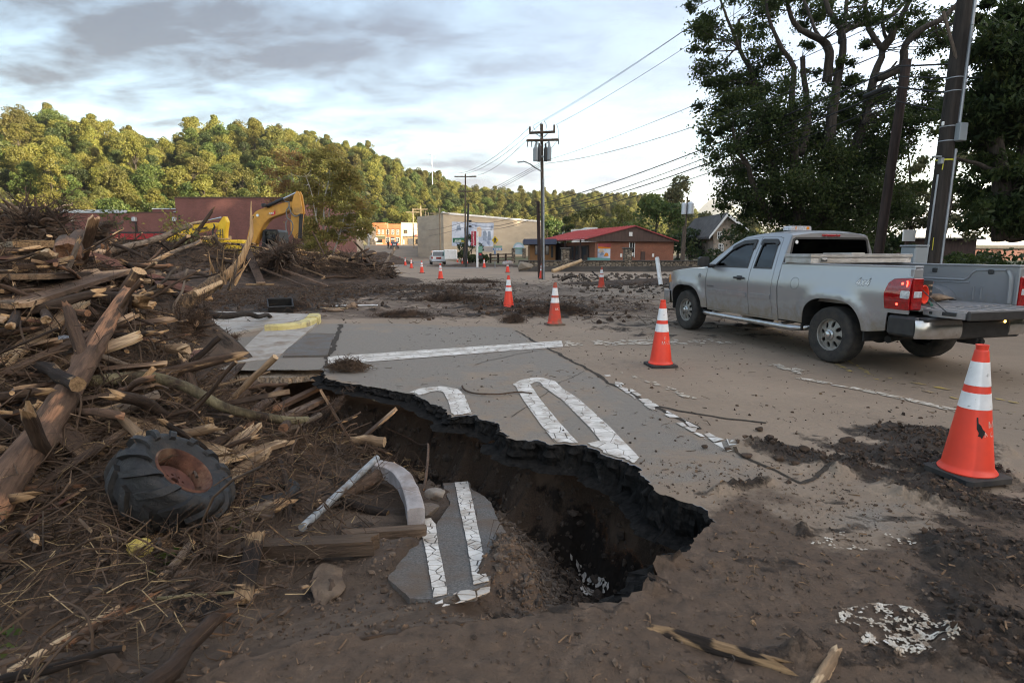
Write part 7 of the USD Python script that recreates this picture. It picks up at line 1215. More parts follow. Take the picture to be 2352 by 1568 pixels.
# signs and small things at the street mouth
def post(u, v0, v1, Y, r_, m, par, nm='post'): a, b = A(u, v1, Y), A(u, v0, Y); return obj(nm, tube([(a[0], Y, min(a[2], T(a[0], Y))), (b[0], Y, b[2])], r_, 8), m, par, smooth=40)
def plate_(par, z_, pts, Y, m, nm='panel', t=.05): return obj(nm, slab(flat(z_, pts, Y), Y, t), m, par)
mat('info_red', (.42, .03, .055), rough=.6); mat('sign_yellow', (.66, .46, .03), rough=.5); mat('sign_blue', (.06, .16, .36), rough=.5); mat('sign_green2', (.16, .32, .24), rough=.6); mat('sign_arch', (.36, .45, .50), (.24, .36, .36), scale=2, rough=.6, space='position'); mat('pole_wood', (.05, .036, .026), (.11, .082, .06), scale=3, rough=.9, bump=.5, bscale=12, stretch=(6, 6, .5)); mat('pole_red', (.020, .012, .010), (.048, .028, .022), scale=3, rough=.9, bump=.5, bscale=12, stretch=(6, 6, .5)); mat('pole_light', (.20, .155, .10), (.30, .24, .16), scale=2, rough=.9); mat('galvanised', (.30, .32, .34), (.22, .235, .25), scale=5, rough=.45, metal=.4); mat('box_grey', (.22, .245, .26), rough=.6); mat('wire_black', (.01, .01, .01), rough=.6); mat('yellow_tape', (.45, .42, .03), rough=.6)
Yg = 62.0; s1_ = thing('shop_sign', 'green sandwich shop sign half hidden by two poles', 'sign'); plate_(s1_, zc, [(828, 583), (962, 580), (962, 538), (828, 540)], Yg, 'green_sign', t=.2); text_on('SUB', zc, 842, 904, 579, Yg - .01, 'white_print', s1_, slant=.15); text_on('WAY', zc, 904, 965, 579, Yg - .01, 'sign_yellow', s1_, slant=.15); post(zc(930, 0)[0], 565, 602, Yg, .08, 'black_paint', s1_)
s2_ = thing('banner_sign', 'tall red banner with white vertical lettering on a white post', 'sign'); Y2 = 60.0; post(zc(1053, 0)[0], 532, 606, Y2, .12, 'white_plastic', s2_); plate_(s2_, zc, [(998, 610), (1042, 610), (1042, 477), (998, 477)], Y2, 'info_red', t=.08)
tm = meshkit.text_mesh('INFORMATION', 1.0, .03, True); v, f = np.array(tm.vertices), np.array(tm.faces); k = (A(*zc(0, 482), Y2)[2] - A(*zc(0, 605), Y2)[2]) / v[:, 0].max(); v = np.c_[v[:, 1] * k * .9, -v[:, 0] * k, v[:, 2]]; p = A(*zc(1012, 482), Y2); v, f = upright((v, f), 0); obj('lettering', (v + [p[0], Y2 - .01, p[2]], f), 'white_print', s2_)
s3_ = thing('small_sign', 'small pale green and black sign at the foot of the red banner', 'sign'); Y3 = 58.5; plate_(s3_, zc, [(1062, 672), (1100, 672), (1100, 615), (1062, 615)], Y3, 'sign_green2'); plate_(s3_, zc, [(1062, 732), (1100, 732), (1100, 674), (1062, 674)], Y3, 'black_paint', 'lower_panel'); plate_(s3_, zc, [(1074, 700), (1090, 700), (1090, 682), (1074, 682)], Y3 - .03, 'red_print', 'spot', .02)
s4_ = thing('crossing_sign', 'yellow diamond pedestrian crossing sign in front of the mural', 'sign'); Y4 = 55.0; post(zc(1216, 0)[0], 556, 603, Y4, .04, 'galvanised', s4_); plate_(s4_, zc, [(1183, 560), (1216, 600), (1250, 560), (1216, 519)], Y4 - .05, 'sign_yellow', t=.03)
for L in ([(1211, 538), (1219, 538), (1219, 530), (1211, 530)], [(1210, 541), (1222, 541), (1223, 562), (1211, 562)], [(1211, 562), (1218, 562), (1209, 588), (1203, 585)], [(1217, 561), (1223, 561), (1231, 585), (1225, 588)], [(1210, 543), (1213, 549), (1203, 564), (1200, 561)], [(1222, 544), (1233, 556), (1230, 560), (1220, 551)]): plate_(s4_, zc, L, Y4 - .085, 'black_paint', 'symbol', .02)
s5_ = thing('direction_sign', 'green and blue direction boards below the pedestrian diamond', 'sign'); Y5 = 57.0; plate_(s5_, zc, [(1200, 628), (1282, 628), (1282, 612), (1200, 612)], Y5, 'sign_green2', t=.06); plate_(s5_, zc, [(1197, 655), (1282, 655), (1282, 632), (1197, 632)], Y5, 'sign_blue', t=.06); [plate_(s5_, zc, [(x, 648), (x + w_, 648), (x + w_, 640), (x, 640)], Y5 - .025, 'white_print', 'print_mark', .02) for x, w_ in ((1206, 16), (1226, 22), (1252, 20))]; plate_(s5_, zc, [(1206, 690), (1225, 690), (1225, 657), (1206, 657)], Y5, 'sign_blue', 'arrow_panel', .06)
s6_ = thing('arched_sign', 'arched pale blue welcome sign between two stone pillars', 'sign'); Y6 = 52.0; t_ = np.linspace(0, PI, 20); plate_(s6_, zc, [(1388, 690), (1480, 690)] + [(1434 + 52 * math.cos(a), 632 - 52 * math.sin(a)) for a in t_], Y6, 'sign_arch', t=.15); plate_(s6_, zc, [(1396, 628)] + [(1434 + 38 * math.cos(a), 628 - 30 * math.sin(a)) for a in t_[::-1]][::-1], Y6 - .05, 'mural_blue', 'picture', .04); plate_(s6_, zc, [(1398, 640), (1470, 640), (1462, 628), (1405, 628)], Y6 - .07, 'sign_green2', 'landscape', .05)
for x0, x1, y0, y1 in ((1368, 1402, 632, 775), (1468, 1500, 632, 725)): q_ = flat(zc, [(x0, y1), (x1, y1), (x1, y0), (x0, y0)], Y6 - .3); obj('pillar', slab(q_, Y6 - .25, .7, .03), 'wall_stone', s6_)
fn = thing('rail_fence', 'broken grey rail fence left of the arched sign', 'fence'); Yf = 54.0
for y in (688, 715, 742): obj('rail', tube([A(*zc(1160, y + 6), Yf), A(*zc(1375, y), Yf)], .07, 6), 'bark_grey', fn, attrs={'fresh': np.zeros(14)})
for x in (1175, 1245, 1315): v, f = tube([A(*zc(x, 770), Yf), A(*zc(x, 682), Yf)], .10, 7); obj('fence_post', (v, f), 'bark_dark', fn, attrs={'fresh': np.zeros(len(v))})
rock(A(*zc(1335, 772), 44), (.5, .3, .18), 51, 'pale_concrete', 'concrete_slab', 'broken pale slab leaning below the rail fence', 'concrete slab'); rock(A(*zc(1480, 795), 42), (.7, .35, .35), 52, 'aggregate', 'concrete_slab', 'tan broken slab at the left foot of the stone wall', 'concrete slab')
log(A(*zd(370, 850), 44), A(*zd(640, 742), 45), .16, .12, 'lumber_pale', 'log', 'pale log leaning on the stone wall', seed=901); log(A(*zd(460, 925), 30), A(*zd(600, 885), 29), .06, .03, 'bark_dark', 'branch', 'dark branch left of the dull red cone', 'branch', seed=902); log(A(*zd(640, 880), 29), A(*zd(730, 940), 28), .06, .03, 'bark_dark', 'branch', 'crooked branch directly behind the dull red cone', 'branch', seed=903); log(A(*zd(735, 850), 32), A(*zd(800, 905), 31), .04, .03, 'bark_dark', 'branch', 'thin branch leaning behind the dull red cone', 'branch', seed=904)
wc = thing('container', 'white plastic tank lying beside the road behind the white car', 'tank'); p = A(*zc(808, 692), 70); obj('shell', box(p, (1.55, 1.1, 1.2), rot('z', 8), .08), 'white_plastic', wc); obj('side_stripe', box(p - [.62, .56, 0], (.3, .02, 1.0), rot('z', 8)), 'teal_paint', wc)
for k in range(4): obj('rib', box(p + [-.2 + k * .3, -.57 + .02 * k, 0], (.05, .04, .9), rot('z', 8)), 'white_plastic', wc)
# white car and the dark car with a person beside it
def small_car(label, M, paint, h=1.75, w=1.8, L=4.5, lamps='red_lens', suv=True):
    t = thing('car', label, 'car', M=M); prof = [(-L / 2, .45), (-L / 2, 1.0), (-L / 2 + .05, 1.05), (-L / 2 + (.12 if suv else .6), h - .08), (-L / 2 + (.25 if suv else .9), h), (L * .08, h), (L * .22, 1.10), (L * .46, .98), (L / 2, .8), (L / 2, .4), (-L / 2 + .1, .32)]
    lower = [(-L / 2, .45), (-L / 2, 1.02), (L * .22, 1.08), (L * .46, .98), (L / 2, .8), (L / 2, .4), (-L / 2 + .1, .32)]; pts = [(x, s * w / 2 * (1 if z < 1.0 else 1), z) for x, z in lower for s in (-1, 1)]; obj('body', hull(pts), paint, t, smooth=30)
    ub = [(-L / 2 + .02, 1.0), (-L / 2 + (.14 if suv else .62), h - .08), (-L / 2 + (.3 if suv else .95), h), (L * .06, h), (L * .22, 1.05)]; obj('cabin', hull([(x, s * (w / 2 - .05 - .22 * (z - 1.0)), z) for x, z in ub for s in (-1, 1)]), paint, t, smooth=30)
    x1, x2 = -L / 2 + .02, -L / 2 + (.14 if suv else .62); obj('rear_window', hull([(x1 + (x2 - x1) * k - e, s * (w / 2 - .14 - .2 * k * (h - 1.05)), 1.05 + (h - 1.15) * k) for k in (.05, .93) for s in (-1, 1) for e in (.012, .03)]), 'dark_glass', t); 
    for s in (-1, 1):
        obj('side_window', hull([(x, s * (w / 2 - .05 - .22 * (z - 1.0) + .006 + e), z) for x, z in ((-L * .38, 1.1), (-L * .36, h - .12), (L * .05, h - .12), (L * .17, 1.1)) for e in (0, .01)]), 'dark_glass', t); obj('tail_light', bx(-L / 2 - .02, -L / 2 + .05, *sorted((s * (w / 2 - .2), s * (w / 2 + .005))), .72, 1.0, .02), lamps, t)
        for xc in (-L * .31, L * .31): obj('wheel', xf(lathe([(.1, -.1), (.3, -.1), (.34, -.07), (.34, .07), (.3, .1), (.1, .1), (0, .08)], 24), rot('x', 90), (xc, s * (w / 2 - .08), .34)), 'rubber', t, smooth=40)
    obj('bumper', bx(-L / 2 - .1, -L / 2 + .05, -w / 2 + .03, w / 2 - .03, .38, .66, .04), 'metal_edge' if suv else paint, t); obj('number_plate', box((-L / 2 - .02, 0, .82), (.05, .62, .22), None, .02), 'red_lens' if suv else 'white_print', t); return t
def car_at(u, v, Y, hd): p = A(u, v, Y); h_ = math.radians(hd); return Mx(np.array([[-math.sin(h_), -math.cos(h_), 0], [math.cos(h_), -math.sin(h_), 0], [0, 0, 1]]), (p[0], Y, float(T(p[0], Y)) + .0))
small_car('white sport utility car driving up the street', car_at(1005, 600, 73, 11), 'white_car_paint'); mat('dark_car', (.02, .02, .024), rough=.3, coat=.5); small_car('small dark car with lit tail lights far up the street', car_at(906, 566, 128, 12), 'dark_car', 1.45, 1.75, 4.2, 'brake_glow', False)
p = A(892, 566, 127); pz = float(T(p[0], 127)); J = dict(h=(0, 0, 1.62), n=(0, 0, 1.45), c=(0, 0, 1.2), p=(0, 0, .95), sl=(-.19, 0, 1.38), sr=(.19, 0, 1.38), el=(-.25, .02, 1.1), er=(.25, .02, 1.1), wl=(-.24, -.08, .86), wr=(.24, -.08, .86), hl=(-.1, 0, .92), hr=(.1, 0, .92), kl=(-.11, -.02, .5), kr=(.11, .02, .5), al=(-.12, 0, .09), ar=(.12, .05, .09), tl=(-.12, -.14, .04), tr=(.12, -.1, .04)); RD = dict(h=.105, n=.06, c=.15, p=.14, sl=.07, sr=.07, el=.05, er=.05, wl=.04, wr=.04, hl=.09, hr=.09, kl=.065, kr=.065, al=.05, ar=.05, tl=.04, tr=.04)
import manifold3d as mf
def bone(a, b): return mf.Manifold.batch_hull([mf.Manifold.sphere(RD[k], 16).translate(J[k]) for k in (a, b)])
man = mf.Manifold.batch_boolean([bone(*x.split()) for x in ('h h', 'h n', 'n c', 'c p', 'sl sr', 'sl c', 'sr c', 'sl el', 'el wl', 'sr er', 'er wr', 'p hl', 'p hr', 'hl kl', 'kl al', 'al tl', 'hr kr', 'kr ar', 'ar tr')], mf.OpType.Add); mat('dark_clothes', (.018, .018, .022), rough=.9)
obj('person', man, 'dark_clothes', smooth=40, label='person in dark clothes standing beside the small dark car', cat='person', M=Mx(rot('z', 30), (p[0], 127, pz)))
fp = thing('flagpole', 'flagpole with a limp red flag beside the grey shop building', 'flagpole'); post(zc(50, 0)[0], 525, 570, 140, .07, 'metal_edge', fp); obj('flag', sheet(sbox(0, .5, 0, 2.2), .12, lambda a, b: np.c_[A(zc(50, 0)[0], 540, 140)[0] + a - .3, 140 + .1 * np.sin(b * 4), A(862, 535, 140)[2] + b], thick=.02), 'info_red', fp)
rs = thing('road_sign', 'round white sign in front of the orange brick building', 'sign'); post(zf(860, 500, 10.69)(235, 0)[0], 555, 570, 150, .05, 'galvanised', rs); q_ = A(*ze(235, 650), 150); obj('disc', xf(lathe([(0, -.03), (.42, -.03), (.42, .03), (0, .03)], 24), rot('x', 90), q_), 'white_print', rs)
ws = thing('street_sign', 'white street name sign on a pole left of the street', 'sign'); post(zc(60, 0)[0], 545, 600, 84, .06, 'galvanised', ws); plate_(ws, zc, [(40, 540), (82, 540), (82, 515), (40, 515)], 84, 'white_print')
# mud banks beside the street
def bank(c, rx, ry, h, seed, name, lab):
    gx, gy = np.meshgrid(np.linspace(-1.4, 1.4, 60), np.linspace(-1.4, 1.4, 60)); x, y = gx.ravel() * rx, gy.ravel() * ry; q = np.c_[x, y, 0 * x]; d = np.hypot(gx.ravel(), gy.ravel()); z = h * np.maximum(0, 1 - d) ** .8 * (.5 + fbm(q * .9, 5, seed)) + .1 * (fbm(q * 4, 4, seed) - .5) - .06 * (d > .95); i, j = np.meshgrid(np.arange(59), np.arange(59), indexing='ij'); q4 = np.stack([i * 60 + j, i * 60 + j + 1, (i + 1) * 60 + j + 1, (i + 1) * 60 + j], -1).reshape(-1, 4); q4 = q4[(d[q4] < 1.15).all(1)]
    obj(name, (np.c_[x + c[0], y + c[1], z + c[2]], np.vstack([q4[:, :3], q4[:, [0, 2, 3]]])), 'root_soil', smooth=True, label=lab, cat='mud bank')
bank(G(865, 606), 5.0, 7, 1.75, 1, 'mud_bank', 'dark mud bank at the left side of the street'); bank(G(800, 610), 5, 5, 1.5, 2, 'mud_bank', 'brown mud bank below the birch trees'); bank(G(700, 618) , 6, 5, .7, 3, 'mud_bank', 'low mud bank right of the excavator bucket'); bank(G(1640, 652), 8, 1.8, .35, 4, 'mud_bank', 'low ridge of rubble in front of the pickup bonnet'); bank(G(1100, 612), 6, 2.5, .35, 5, 'mud_bank', 'strip of mud under the green and red signs')
obj('rubble', pebbles(1400, lambda r, n: (r.uniform(2.5, 18, n), r.uniform(21, 40, n)), lambda x, y: 0 * x + .0, (.03, .16), 77), 'gravel', kind='stuff', label='stones and rubble between the road and the stone wall', cat='rubble')
# ---------------------------------------------------------------- utility poles and wires
def wood_pole(label, base, top, r0, r1, m='pole_wood', cat_='utility pole', name='utility_pole'):
    t = thing(name, label, cat_); obj('pole', tube(np.linspace(base, top, 9), np.linspace(r0, r1, 9), 14), m, t, smooth=40); return t
def cross(t, c, w, Y, z, th=.11, m='pole_wood'): return obj('crossarm', bx(c - w / 2, c + w / 2, Y - .16, Y - .05, z - th / 2, z + th / 2), m, t)
YP = 33.0; b0 = A(1248, 640, YP); t0 = A(1244, 285, YP); up = wood_pole('tall utility pole with two crossarms, transformers and a street lamp in mid picture', (b0[0], YP, -.3), t0, .105, .085)
ze_ = zf(1000, 200, 3.36); PZ = lambda x, y, dy=0.0: A(*ze_(x, y), YP) + np.array([0, dy, 0])
for (x0, y0, x1, y1) in ((808, 382, 1010, 372), (785, 441, 1038, 434)): a, b = PZ(x0, y0), PZ(x1, y1); obj('crossarm', tube([a - [0, .2, 0], b - [0, .2, 0]], .075, 6), 'pole_wood', up)
for L in (((860, 388), (905, 415)), ((950, 385), (920, 412)), ((855, 445), (905, 478)), ((970, 440), (925, 475))): obj('brace', tube([PZ(*L[0], -.2), PZ(*L[1], -.1)], .03, 5), 'galvanised', up)
for x, y0, y1 in ((812, 380, 332), (1002, 372, 318), (793, 446, 490), (826, 446, 492), (962, 438, 480), (1036, 436, 470)): obj('insulator', tube([PZ(x, y0, -.2), PZ(x, y1, -.2)], .06 if y1 < y0 else .04, 6), 'pole_wood' if y1 < y0 else 'box_grey', up)
for x, y, w in ((858, 548, .15), (884, 552, .11), (935, 550, .10), (962, 545, .13)): c = PZ(x, y, -.25); obj('transformer', xf(lathe([(0, -.38), (w, -.38), (w, .3), (w * .6, .38), (w * .35, .6), (0, .6)], 12), None, c), 'box_grey' if w > .11 else 'black_paint', up, smooth=40)
obj('equipment_bracket', tube([PZ(850, 568, -.2), PZ(970, 566, -.2)], .05, 6), 'galvanised', up)
obj('conduit', tube([PZ(918, 740, -.2), (b0[0] + .02, YP - .22, 0)], .05, 8), 'galvanised', up); arm = obj('lamp_arm', tube(curve([PZ(900, 678, -.15), PZ(850, 668, -.9), PZ(800, 648, -1.5), PZ(755, 643, -2.0)], 14), .035, 8), 'galvanised', up, smooth=40); obj('lamp_head', hull([PZ(705, 648, -2.0), PZ(755, 640, -2.0), PZ(760, 650, -2.0), PZ(730, 638, -1.8), PZ(730, 652, -2.2), PZ(720, 652, -1.85)]), 'box_grey', up)
for L in ([(835, 330), (850, 360), (890, 380)], [(920, 290), (940, 330), (935, 360)], [(1020, 316), (1035, 380), (1036, 430)], [(850, 450), (880, 490), (885, 520)], [(1030, 440), (980, 500), (962, 520)]): obj('jumper_wire', tube(curve([PZ(x, y, -.3) for x, y in L], 10), .012, 4), 'wire_black', up)
sb0, st0 = A(1240, 628, 35), A(1236, 462, 35); p3 = wood_pole('short red brown pole beside the tall utility pole', (sb0[0], 35, -.3), st0, .12, .10, 'pole_red')
q0 = A(1069, 400, 62); p4 = wood_pole('distant utility pole with crossarm beside the black pole', (A(1068, 595, 62)[0], 62, 0), q0, .09, .07); cross(p4, q0[0], 2.3, 62, A(0, 406, 62)[2]); cross(p4, q0[0], 1.6, 62, A(0, 440, 62)[2])
q1 = A(1076, 468, 60); p5 = wood_pole('black leaning pole beside the distant utility pole', (A(1070, 590, 60)[0], 60, 0), q1, .12, .10, 'black_paint')
for y in (508, 520): obj('cable_clamp', box(A(1080, y, 59.8), (.3, .2, .2), None, .04), 'black_paint', p5)
for u, v0, v1, Y, m, lab, ar in ((948, 479, 573, 130, 'pole_light', 'pale pole in front of the cream building', 1), (966, 472, 574, 125, 'pole_light', 'pole with crossarm before the cream building', 1), (977, 485, 575, 120, 'pole_wood', 'thin grey pole up the street', 0), (983, 488, 580, 110, 'pole_wood', 'dark pole up the street with white cap', 0), (1009.5, 478, 590, 88, 'pole_light', 'pale slim pole at the corner of the tan building', 1), (890, 512, 570, 135, 'pole_light', 'brown pole in front of the orange brick building', 0)):
    a = A(u, v0, Y); t = wood_pole(lab, (a[0], Y, float(T(a[0], Y)) - .3), a, .13, .10, m)
    if ar: cross(t, a[0], 3.0, Y, a[2] - .8, .16, 'pole_light')
pd = wood_pole('dark lower section pole up the street', (A(967, 576, 118)[0], 118, 1), A(968, 523, 118), .3, .22, 'black_paint')
for u, v, Y, lab in ((15, 452, 95, 'utility pole top at the left edge above the root plate'), (219, 482, 100, 'short utility pole top over the silver roof edge'), (346, 470, 92, 'utility pole with insulators above the back parapet'), (397, 479, 96, 'utility pole top at the tall brick wall')):
    a = A(u, v, Y); t = wood_pole(lab, (a[0], Y, 0), a, .12, .09, 'pole_light')
    for dz, w in ((.5, 2.6), (1.1, 1.4)): c_ = cross(t, a[0], w, Y, a[2] - dz, .14, 'pole_light')
    for dx in (-1.2, -.6, .6, 1.2): obj('insulator', box((a[0] + dx, Y - .1, a[2] - .32), (.1, .1, .2)), 'white_print', t)
a = A(1579, 452, 52); p6 = wood_pole('dark pole with a transformer right of the brick store', (A(1570, 600, 52)[0], 52, 0), a, .09, .07); obj('transformer', xf(lathe([(0, -.5), (.28, -.5), (.28, .4), (.15, .55), (0, .55)], 14), None, A(1586, 478, 51.7)), 'metal_edge', p6, smooth=40); obj('transformer', xf(lathe([(0, -.5), (.22, -.5), (.22, .4), (.12, .5), (0, .5)], 14), None, A(1571, 479, 51.7)), 'metal_edge', p6, smooth=40)
p7 = wood_pole('old pole close beside the transformer pole', (A(1565, 600, 54)[0], 54, 0), A(1571, 520, 54), .15, .12)
fl = thing('floodlight_mast', 'tall floodlight mast above the wooded ridge', 'floodlight'); a = A(992, 352, 240); obj('mast', tube([(a[0], 240, 20), (a[0], 240, a[2])], .18, 6), 'metal_edge', fl); obj('lamp', cat([box((a[0], 240, a[2]), (2.0, .8, 1.0), None, .2)]), 'white_print', fl)
# big pole and the leaning second pole on the right
bq, tq = A(2133, 640, 12.0), A(2216, 5, 12.0); ax_ = (tq - bq) / (tq[2] - bq[2]); on = lambda z, dx=0.0, dy=0.0: bq + ax_ * (z - bq[2]) + np.array([dx, dy, 0])
bp_ = wood_pole('thick dark utility pole with grey conduit and box behind the pickup bed', on(-.3), on(11.5), .158, .118, 'pole_wood'); mat('pole_dark', (.014, .011, .009), (.034, .027, .022), scale=3, rough=.95, bump=.6, bscale=14, stretch=(6, 6, .5))
UsdShade.MaterialBindingAPI(stage.GetPrimAtPath(bp_ + '/pole')).Bind(mats['pole_dark'])
obj('conduit', tube([on(-.2, .155, -.08), on(3.6, .145, -.08)], .03, 8), 'galvanised', bp_, smooth=40); obj('conduit', tube([on(4.1, .13, -.10), on(11, .11, -.08)], .035, 8), 'galvanised', bp_, smooth=40); obj('conduit', tube([on(4.1, .18, -.05), on(11, .15, -.04)], .02, 8), 'galvanised', bp_, smooth=40); obj('conduit', tube([on(-.2, -.165, -.08), on(3.1, -.145, -.08)], .018, 8), 'galvanised', bp_, smooth=40)
zB = A(2195, 305, 11.9)[2]; obj('junction_box', box(on(zB, .14, -.14), (.19, .17, .34), rot('z', 12), .012), 'box_grey', bp_)
for z in (zB + .13, zB - .15, zB + .80, zB + 1.05): obj('band', lathe([(.226, z - .012), (.230, z), (.226, z + .012)], 24) if False else xf(lathe([(.149, -.010), (.153, 0), (.149, .010)], 28), None, on(z)), 'galvanised', bp_)
obj('tape', xf(lathe([(.150, -.018), (.154, .018)], 28), None, on(zB - .52)), 'yellow_tape', bp_); obj('tape_end', tube(curve([on(zB - .52, -.10, -.13), on(zB - .60, -.11, -.14), on(zB - .72, -.115, -.14)], 8), .01, 5), 'yellow_tape', bp_); obj('tag_strip', box(on(A(2117, 560, 11.8)[2], -.10, -.13), (.012, .01, .25)), 'yellow_tape', bp_)
cm = obj('camera_bracket', cat([box(on(zB - .55, -.15, -.12), (.07, .1, .12), None, .01)]), 'galvanised', bp_); obj('camera', box(on(zB - .47, -.26, -.14), (.16, .09, .035), None, .01), 'box_grey', cm); obj('sensor', box(on(zB + .18, -.17, -.07), (.035, .05, .08), None, .01), 'white_print', bp_)
a1 = obj('stay', tube([on(5.1, .0, -.1), on(6.2, -.4, 0)], .03, 6), 'pole_wood', bp_)
s0, s1 = A(2015, 600, 15.0), A(2083, 138, 15.0); rp = wood_pole('reddish brown leaning pole with cut top left of the thick pole', s0 + (s0 - s1) * .35, s1, .125, .105, 'pole_red')
mc = thing('meter_cabinet', 'blue grey meter cabinet left of the thick pole', 'cabinet'); c = A(2098, 592, 10.6); obj('housing', box((c[0], 10.6, c[2] - .45), (.34, .28, 1.3), rot('z', 20), .02), 'box_grey', mc); obj('lid', box((c[0], 10.6, c[2] + .215), (.37, .31, .03), rot('z', 20), .01), 'box_grey', mc)
nb = thing('notice_board', 'small white notice on a post behind the meter cabinet', 'sign'); c = A(2088, 541, 14); obj('board', box(c, (.34, .03, .27), rot('z', 10)), 'white_print', nb); obj('post', bx(c[0] - .03, c[0] + .03, 14.03, 14.09, 0, c[2]), 'brown_board', nb)
brn = thing('brown_shed', 'dark brown shed far behind the meter cabinet', 'shed'); c = A(2110, 560, 40); obj('wall', bx(c[0] - 3, c[0] + 4, 40, 45, 0, A(0, 550, 40)[2]), 'brown_board', brn); obj('roof', bx(c[0] - 3.3, c[0] + 4.3, 39.6, 45.4, A(0, 550, 40)[2], A(0, 546, 40)[2]), 'grey_shingle', brn)
rh = thing('red_house', 'low red brick house across the lawn at the right edge', 'house'); c = A(2260, 572, 90); obj('wall', bx(c[0] - 9, c[0] + 14, 90, 100, 0, A(0, 571, 90)[2]), 'maroon_brick', rh); obj('roof', bx(c[0] - 9.5, c[0] + 14.5, 89.5, 100.5, A(0, 571, 90)[2], A(0, 566, 90)[2]), 'grey_shingle', rh)
def wire(pts, sag, r_, label, n=20, catg='wire', group=None):
    P = [np.asarray(p, float) for p in pts]; out = []
    for a, b in zip(P[:-1], P[1:]):
        t = np.linspace(0, 1, n)[:, None]; s = a + (b - a) * t; s[:, 2] -= (sag * 4 * t * (1 - t))[:, 0]; out.append(s if not out else s[1:])
    obj('overhead_wire', tube(np.vstack(out), r_, 5), 'wire_black', label=label, cat=catg, group=group)
zB2 = lambda v: A(2262, v, 12.0)
for k, (x, y, v) in enumerate(((835, 326, -560), (922, 288, -545), (1022, 314, -440))): wire([PZ(x, y, -.2), np.array([10.1 - .3 * k, 12.0, zB2(v)[2]])], .35, .008, ('left', 'middle', 'right')[k] + ' one of the three high wires running from the tall pole to the top right')
for k, (x, y, v) in enumerate(((935, 598, -40), (935, 620, 40))): wire([PZ(x, y, -.2), A(2222, v, 12.0)], .25 + .25 * k, .009 + .003 * k, ('upper', 'lower twisted')[k] + ' wire from the middle of the tall pole to the thick pole')
for k, (v3, v2, v1, dz) in enumerate(((470, 152, 100, .3), (487, 176, 138, .35), (489, 200, 180, .4), (499, 232, 235, .45))):
    a, b, c = A(1237, v3, 35), A(2068 - k * 3, v2, 14.8), A(2352, v1, 12.0); c2 = b + (c - b) * 3.2; wire([a, b, c2], dz, .015 + .006 * (k in (0, 2)), ('top', 'second', 'third', 'lowest')[k] + ' thick black cable from the short pole past the leaning pole')
b = A(1640, 372, 19.0); cb_ = A(2010, 212, 11.9); obj('cable_sleeve', tube([A(1985, 222, 15.6), A(2045, 198, 15.0)], .065, 8), 'wire_black', label='black splice sleeve on the cable left of the leaning pole', cat='cable sleeve')
for k, (x, y, v, u) in enumerate(((808, 340, 398, 1055), (905, 300, 399, 1069), (785, 440, 404, 1083))): wire([PZ(x, y, -.2), A(u, v, 62)], .5, .012, ('left', 'middle', 'right')[k] + ' high wire from the tall pole down to the distant pole')
for k, (y, v) in enumerate(((610, 508), (625, 520), (640, 530))): wire([PZ(900, y, -.1), A(1000 - k * 12, v - 30, 105)], .6, .012, ('upper', 'middle', 'lower')[k] + ' low wire from the tall pole towards the street poles')
for k, (v, v2) in enumerate(((475, 508), (490, 514), (497, 521))): wire([A(1236, v, 35), A(1078, v2, 59.9)], .5, .016, ('upper', 'middle', 'lower')[k] + ' cable from the short pole to the black pole')
for k, (v, v2) in enumerate(((508, 532), (520, 545))): wire([A(1072, v, 59.9), A(950, v2 - 5, 126)], .5, .02, ('upper', 'lower')[k] + ' cable from the black pole up the street')
# ---------------------------------------------------------------- trees
leaf_mat('leaf_gold', (.10, .105, .022), (.15, .145, .03), .4, .22, .012, (.19, .165, .038)); leaf_mat('leaf_green', (.045, .07, .018), (.08, .105, .024), .4, .22, .012, (.12, .13, .03)); leaf_mat('leaf_olive', (.08, .082, .021), (.115, .11, .027), .4, .22, .014, (.155, .13, .034)); leaf_mat('leaf_deep', (.022, .036, .013), (.04, .055, .016), .35, .25, .012, (.07, .078, .02))
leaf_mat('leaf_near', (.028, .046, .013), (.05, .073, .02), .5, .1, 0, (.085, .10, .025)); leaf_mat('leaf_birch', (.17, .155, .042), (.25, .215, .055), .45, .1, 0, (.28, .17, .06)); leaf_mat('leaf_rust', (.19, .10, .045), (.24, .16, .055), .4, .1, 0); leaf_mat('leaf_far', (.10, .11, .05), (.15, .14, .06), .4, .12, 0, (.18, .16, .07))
mat('tree_bark', (.022, .017, .013), (.06, .048, .037), scale=5, rough=.95, bump=.8, bscale=16, stretch=(5, 5, .7), space='position'); mat('pale_bark', (.22, .20, .17), (.42, .39, .34), scale=2, rough=.9, space='position', stretch=(2, 2, 6))
def leaves(C, size, seed, N=None, aspect=.55, droop=0.0, tone=None):
    """one folded-flat leaf (two triangles) at each point"""
    r = np.random.default_rng(seed); n = len(C); d = r.normal(0, 1, (n, 3)); d[:, 2] -= droop; d /= np.linalg.norm(d, axis=1, keepdims=True)
    if N is not None: nn = N + r.normal(0, .55, (n, 3))
    else: nn = r.normal(0, 1, (n, 3))
    s = np.cross(d, nn); s /= np.linalg.norm(s, axis=1, keepdims=True) + 1e-9; L = size * r.uniform(.6, 1.35, (n, 1)); W_ = L * aspect * r.uniform(.8, 1.2, (n, 1)) / 2
    V = np.stack([C - d * L / 2, C + s * W_ - d * L * .05, C + d * L / 2, C - s * W_ - d * L * .05], 1).reshape(-1, 3); b = np.arange(n)[:, None] * 4
    t = np.repeat(np.clip((tone if tone is not None else .5) + r.normal(0, .2, n), 0, 1), 4); return (V, np.vstack([b + [0, 1, 2], b + [0, 2, 3]])), t
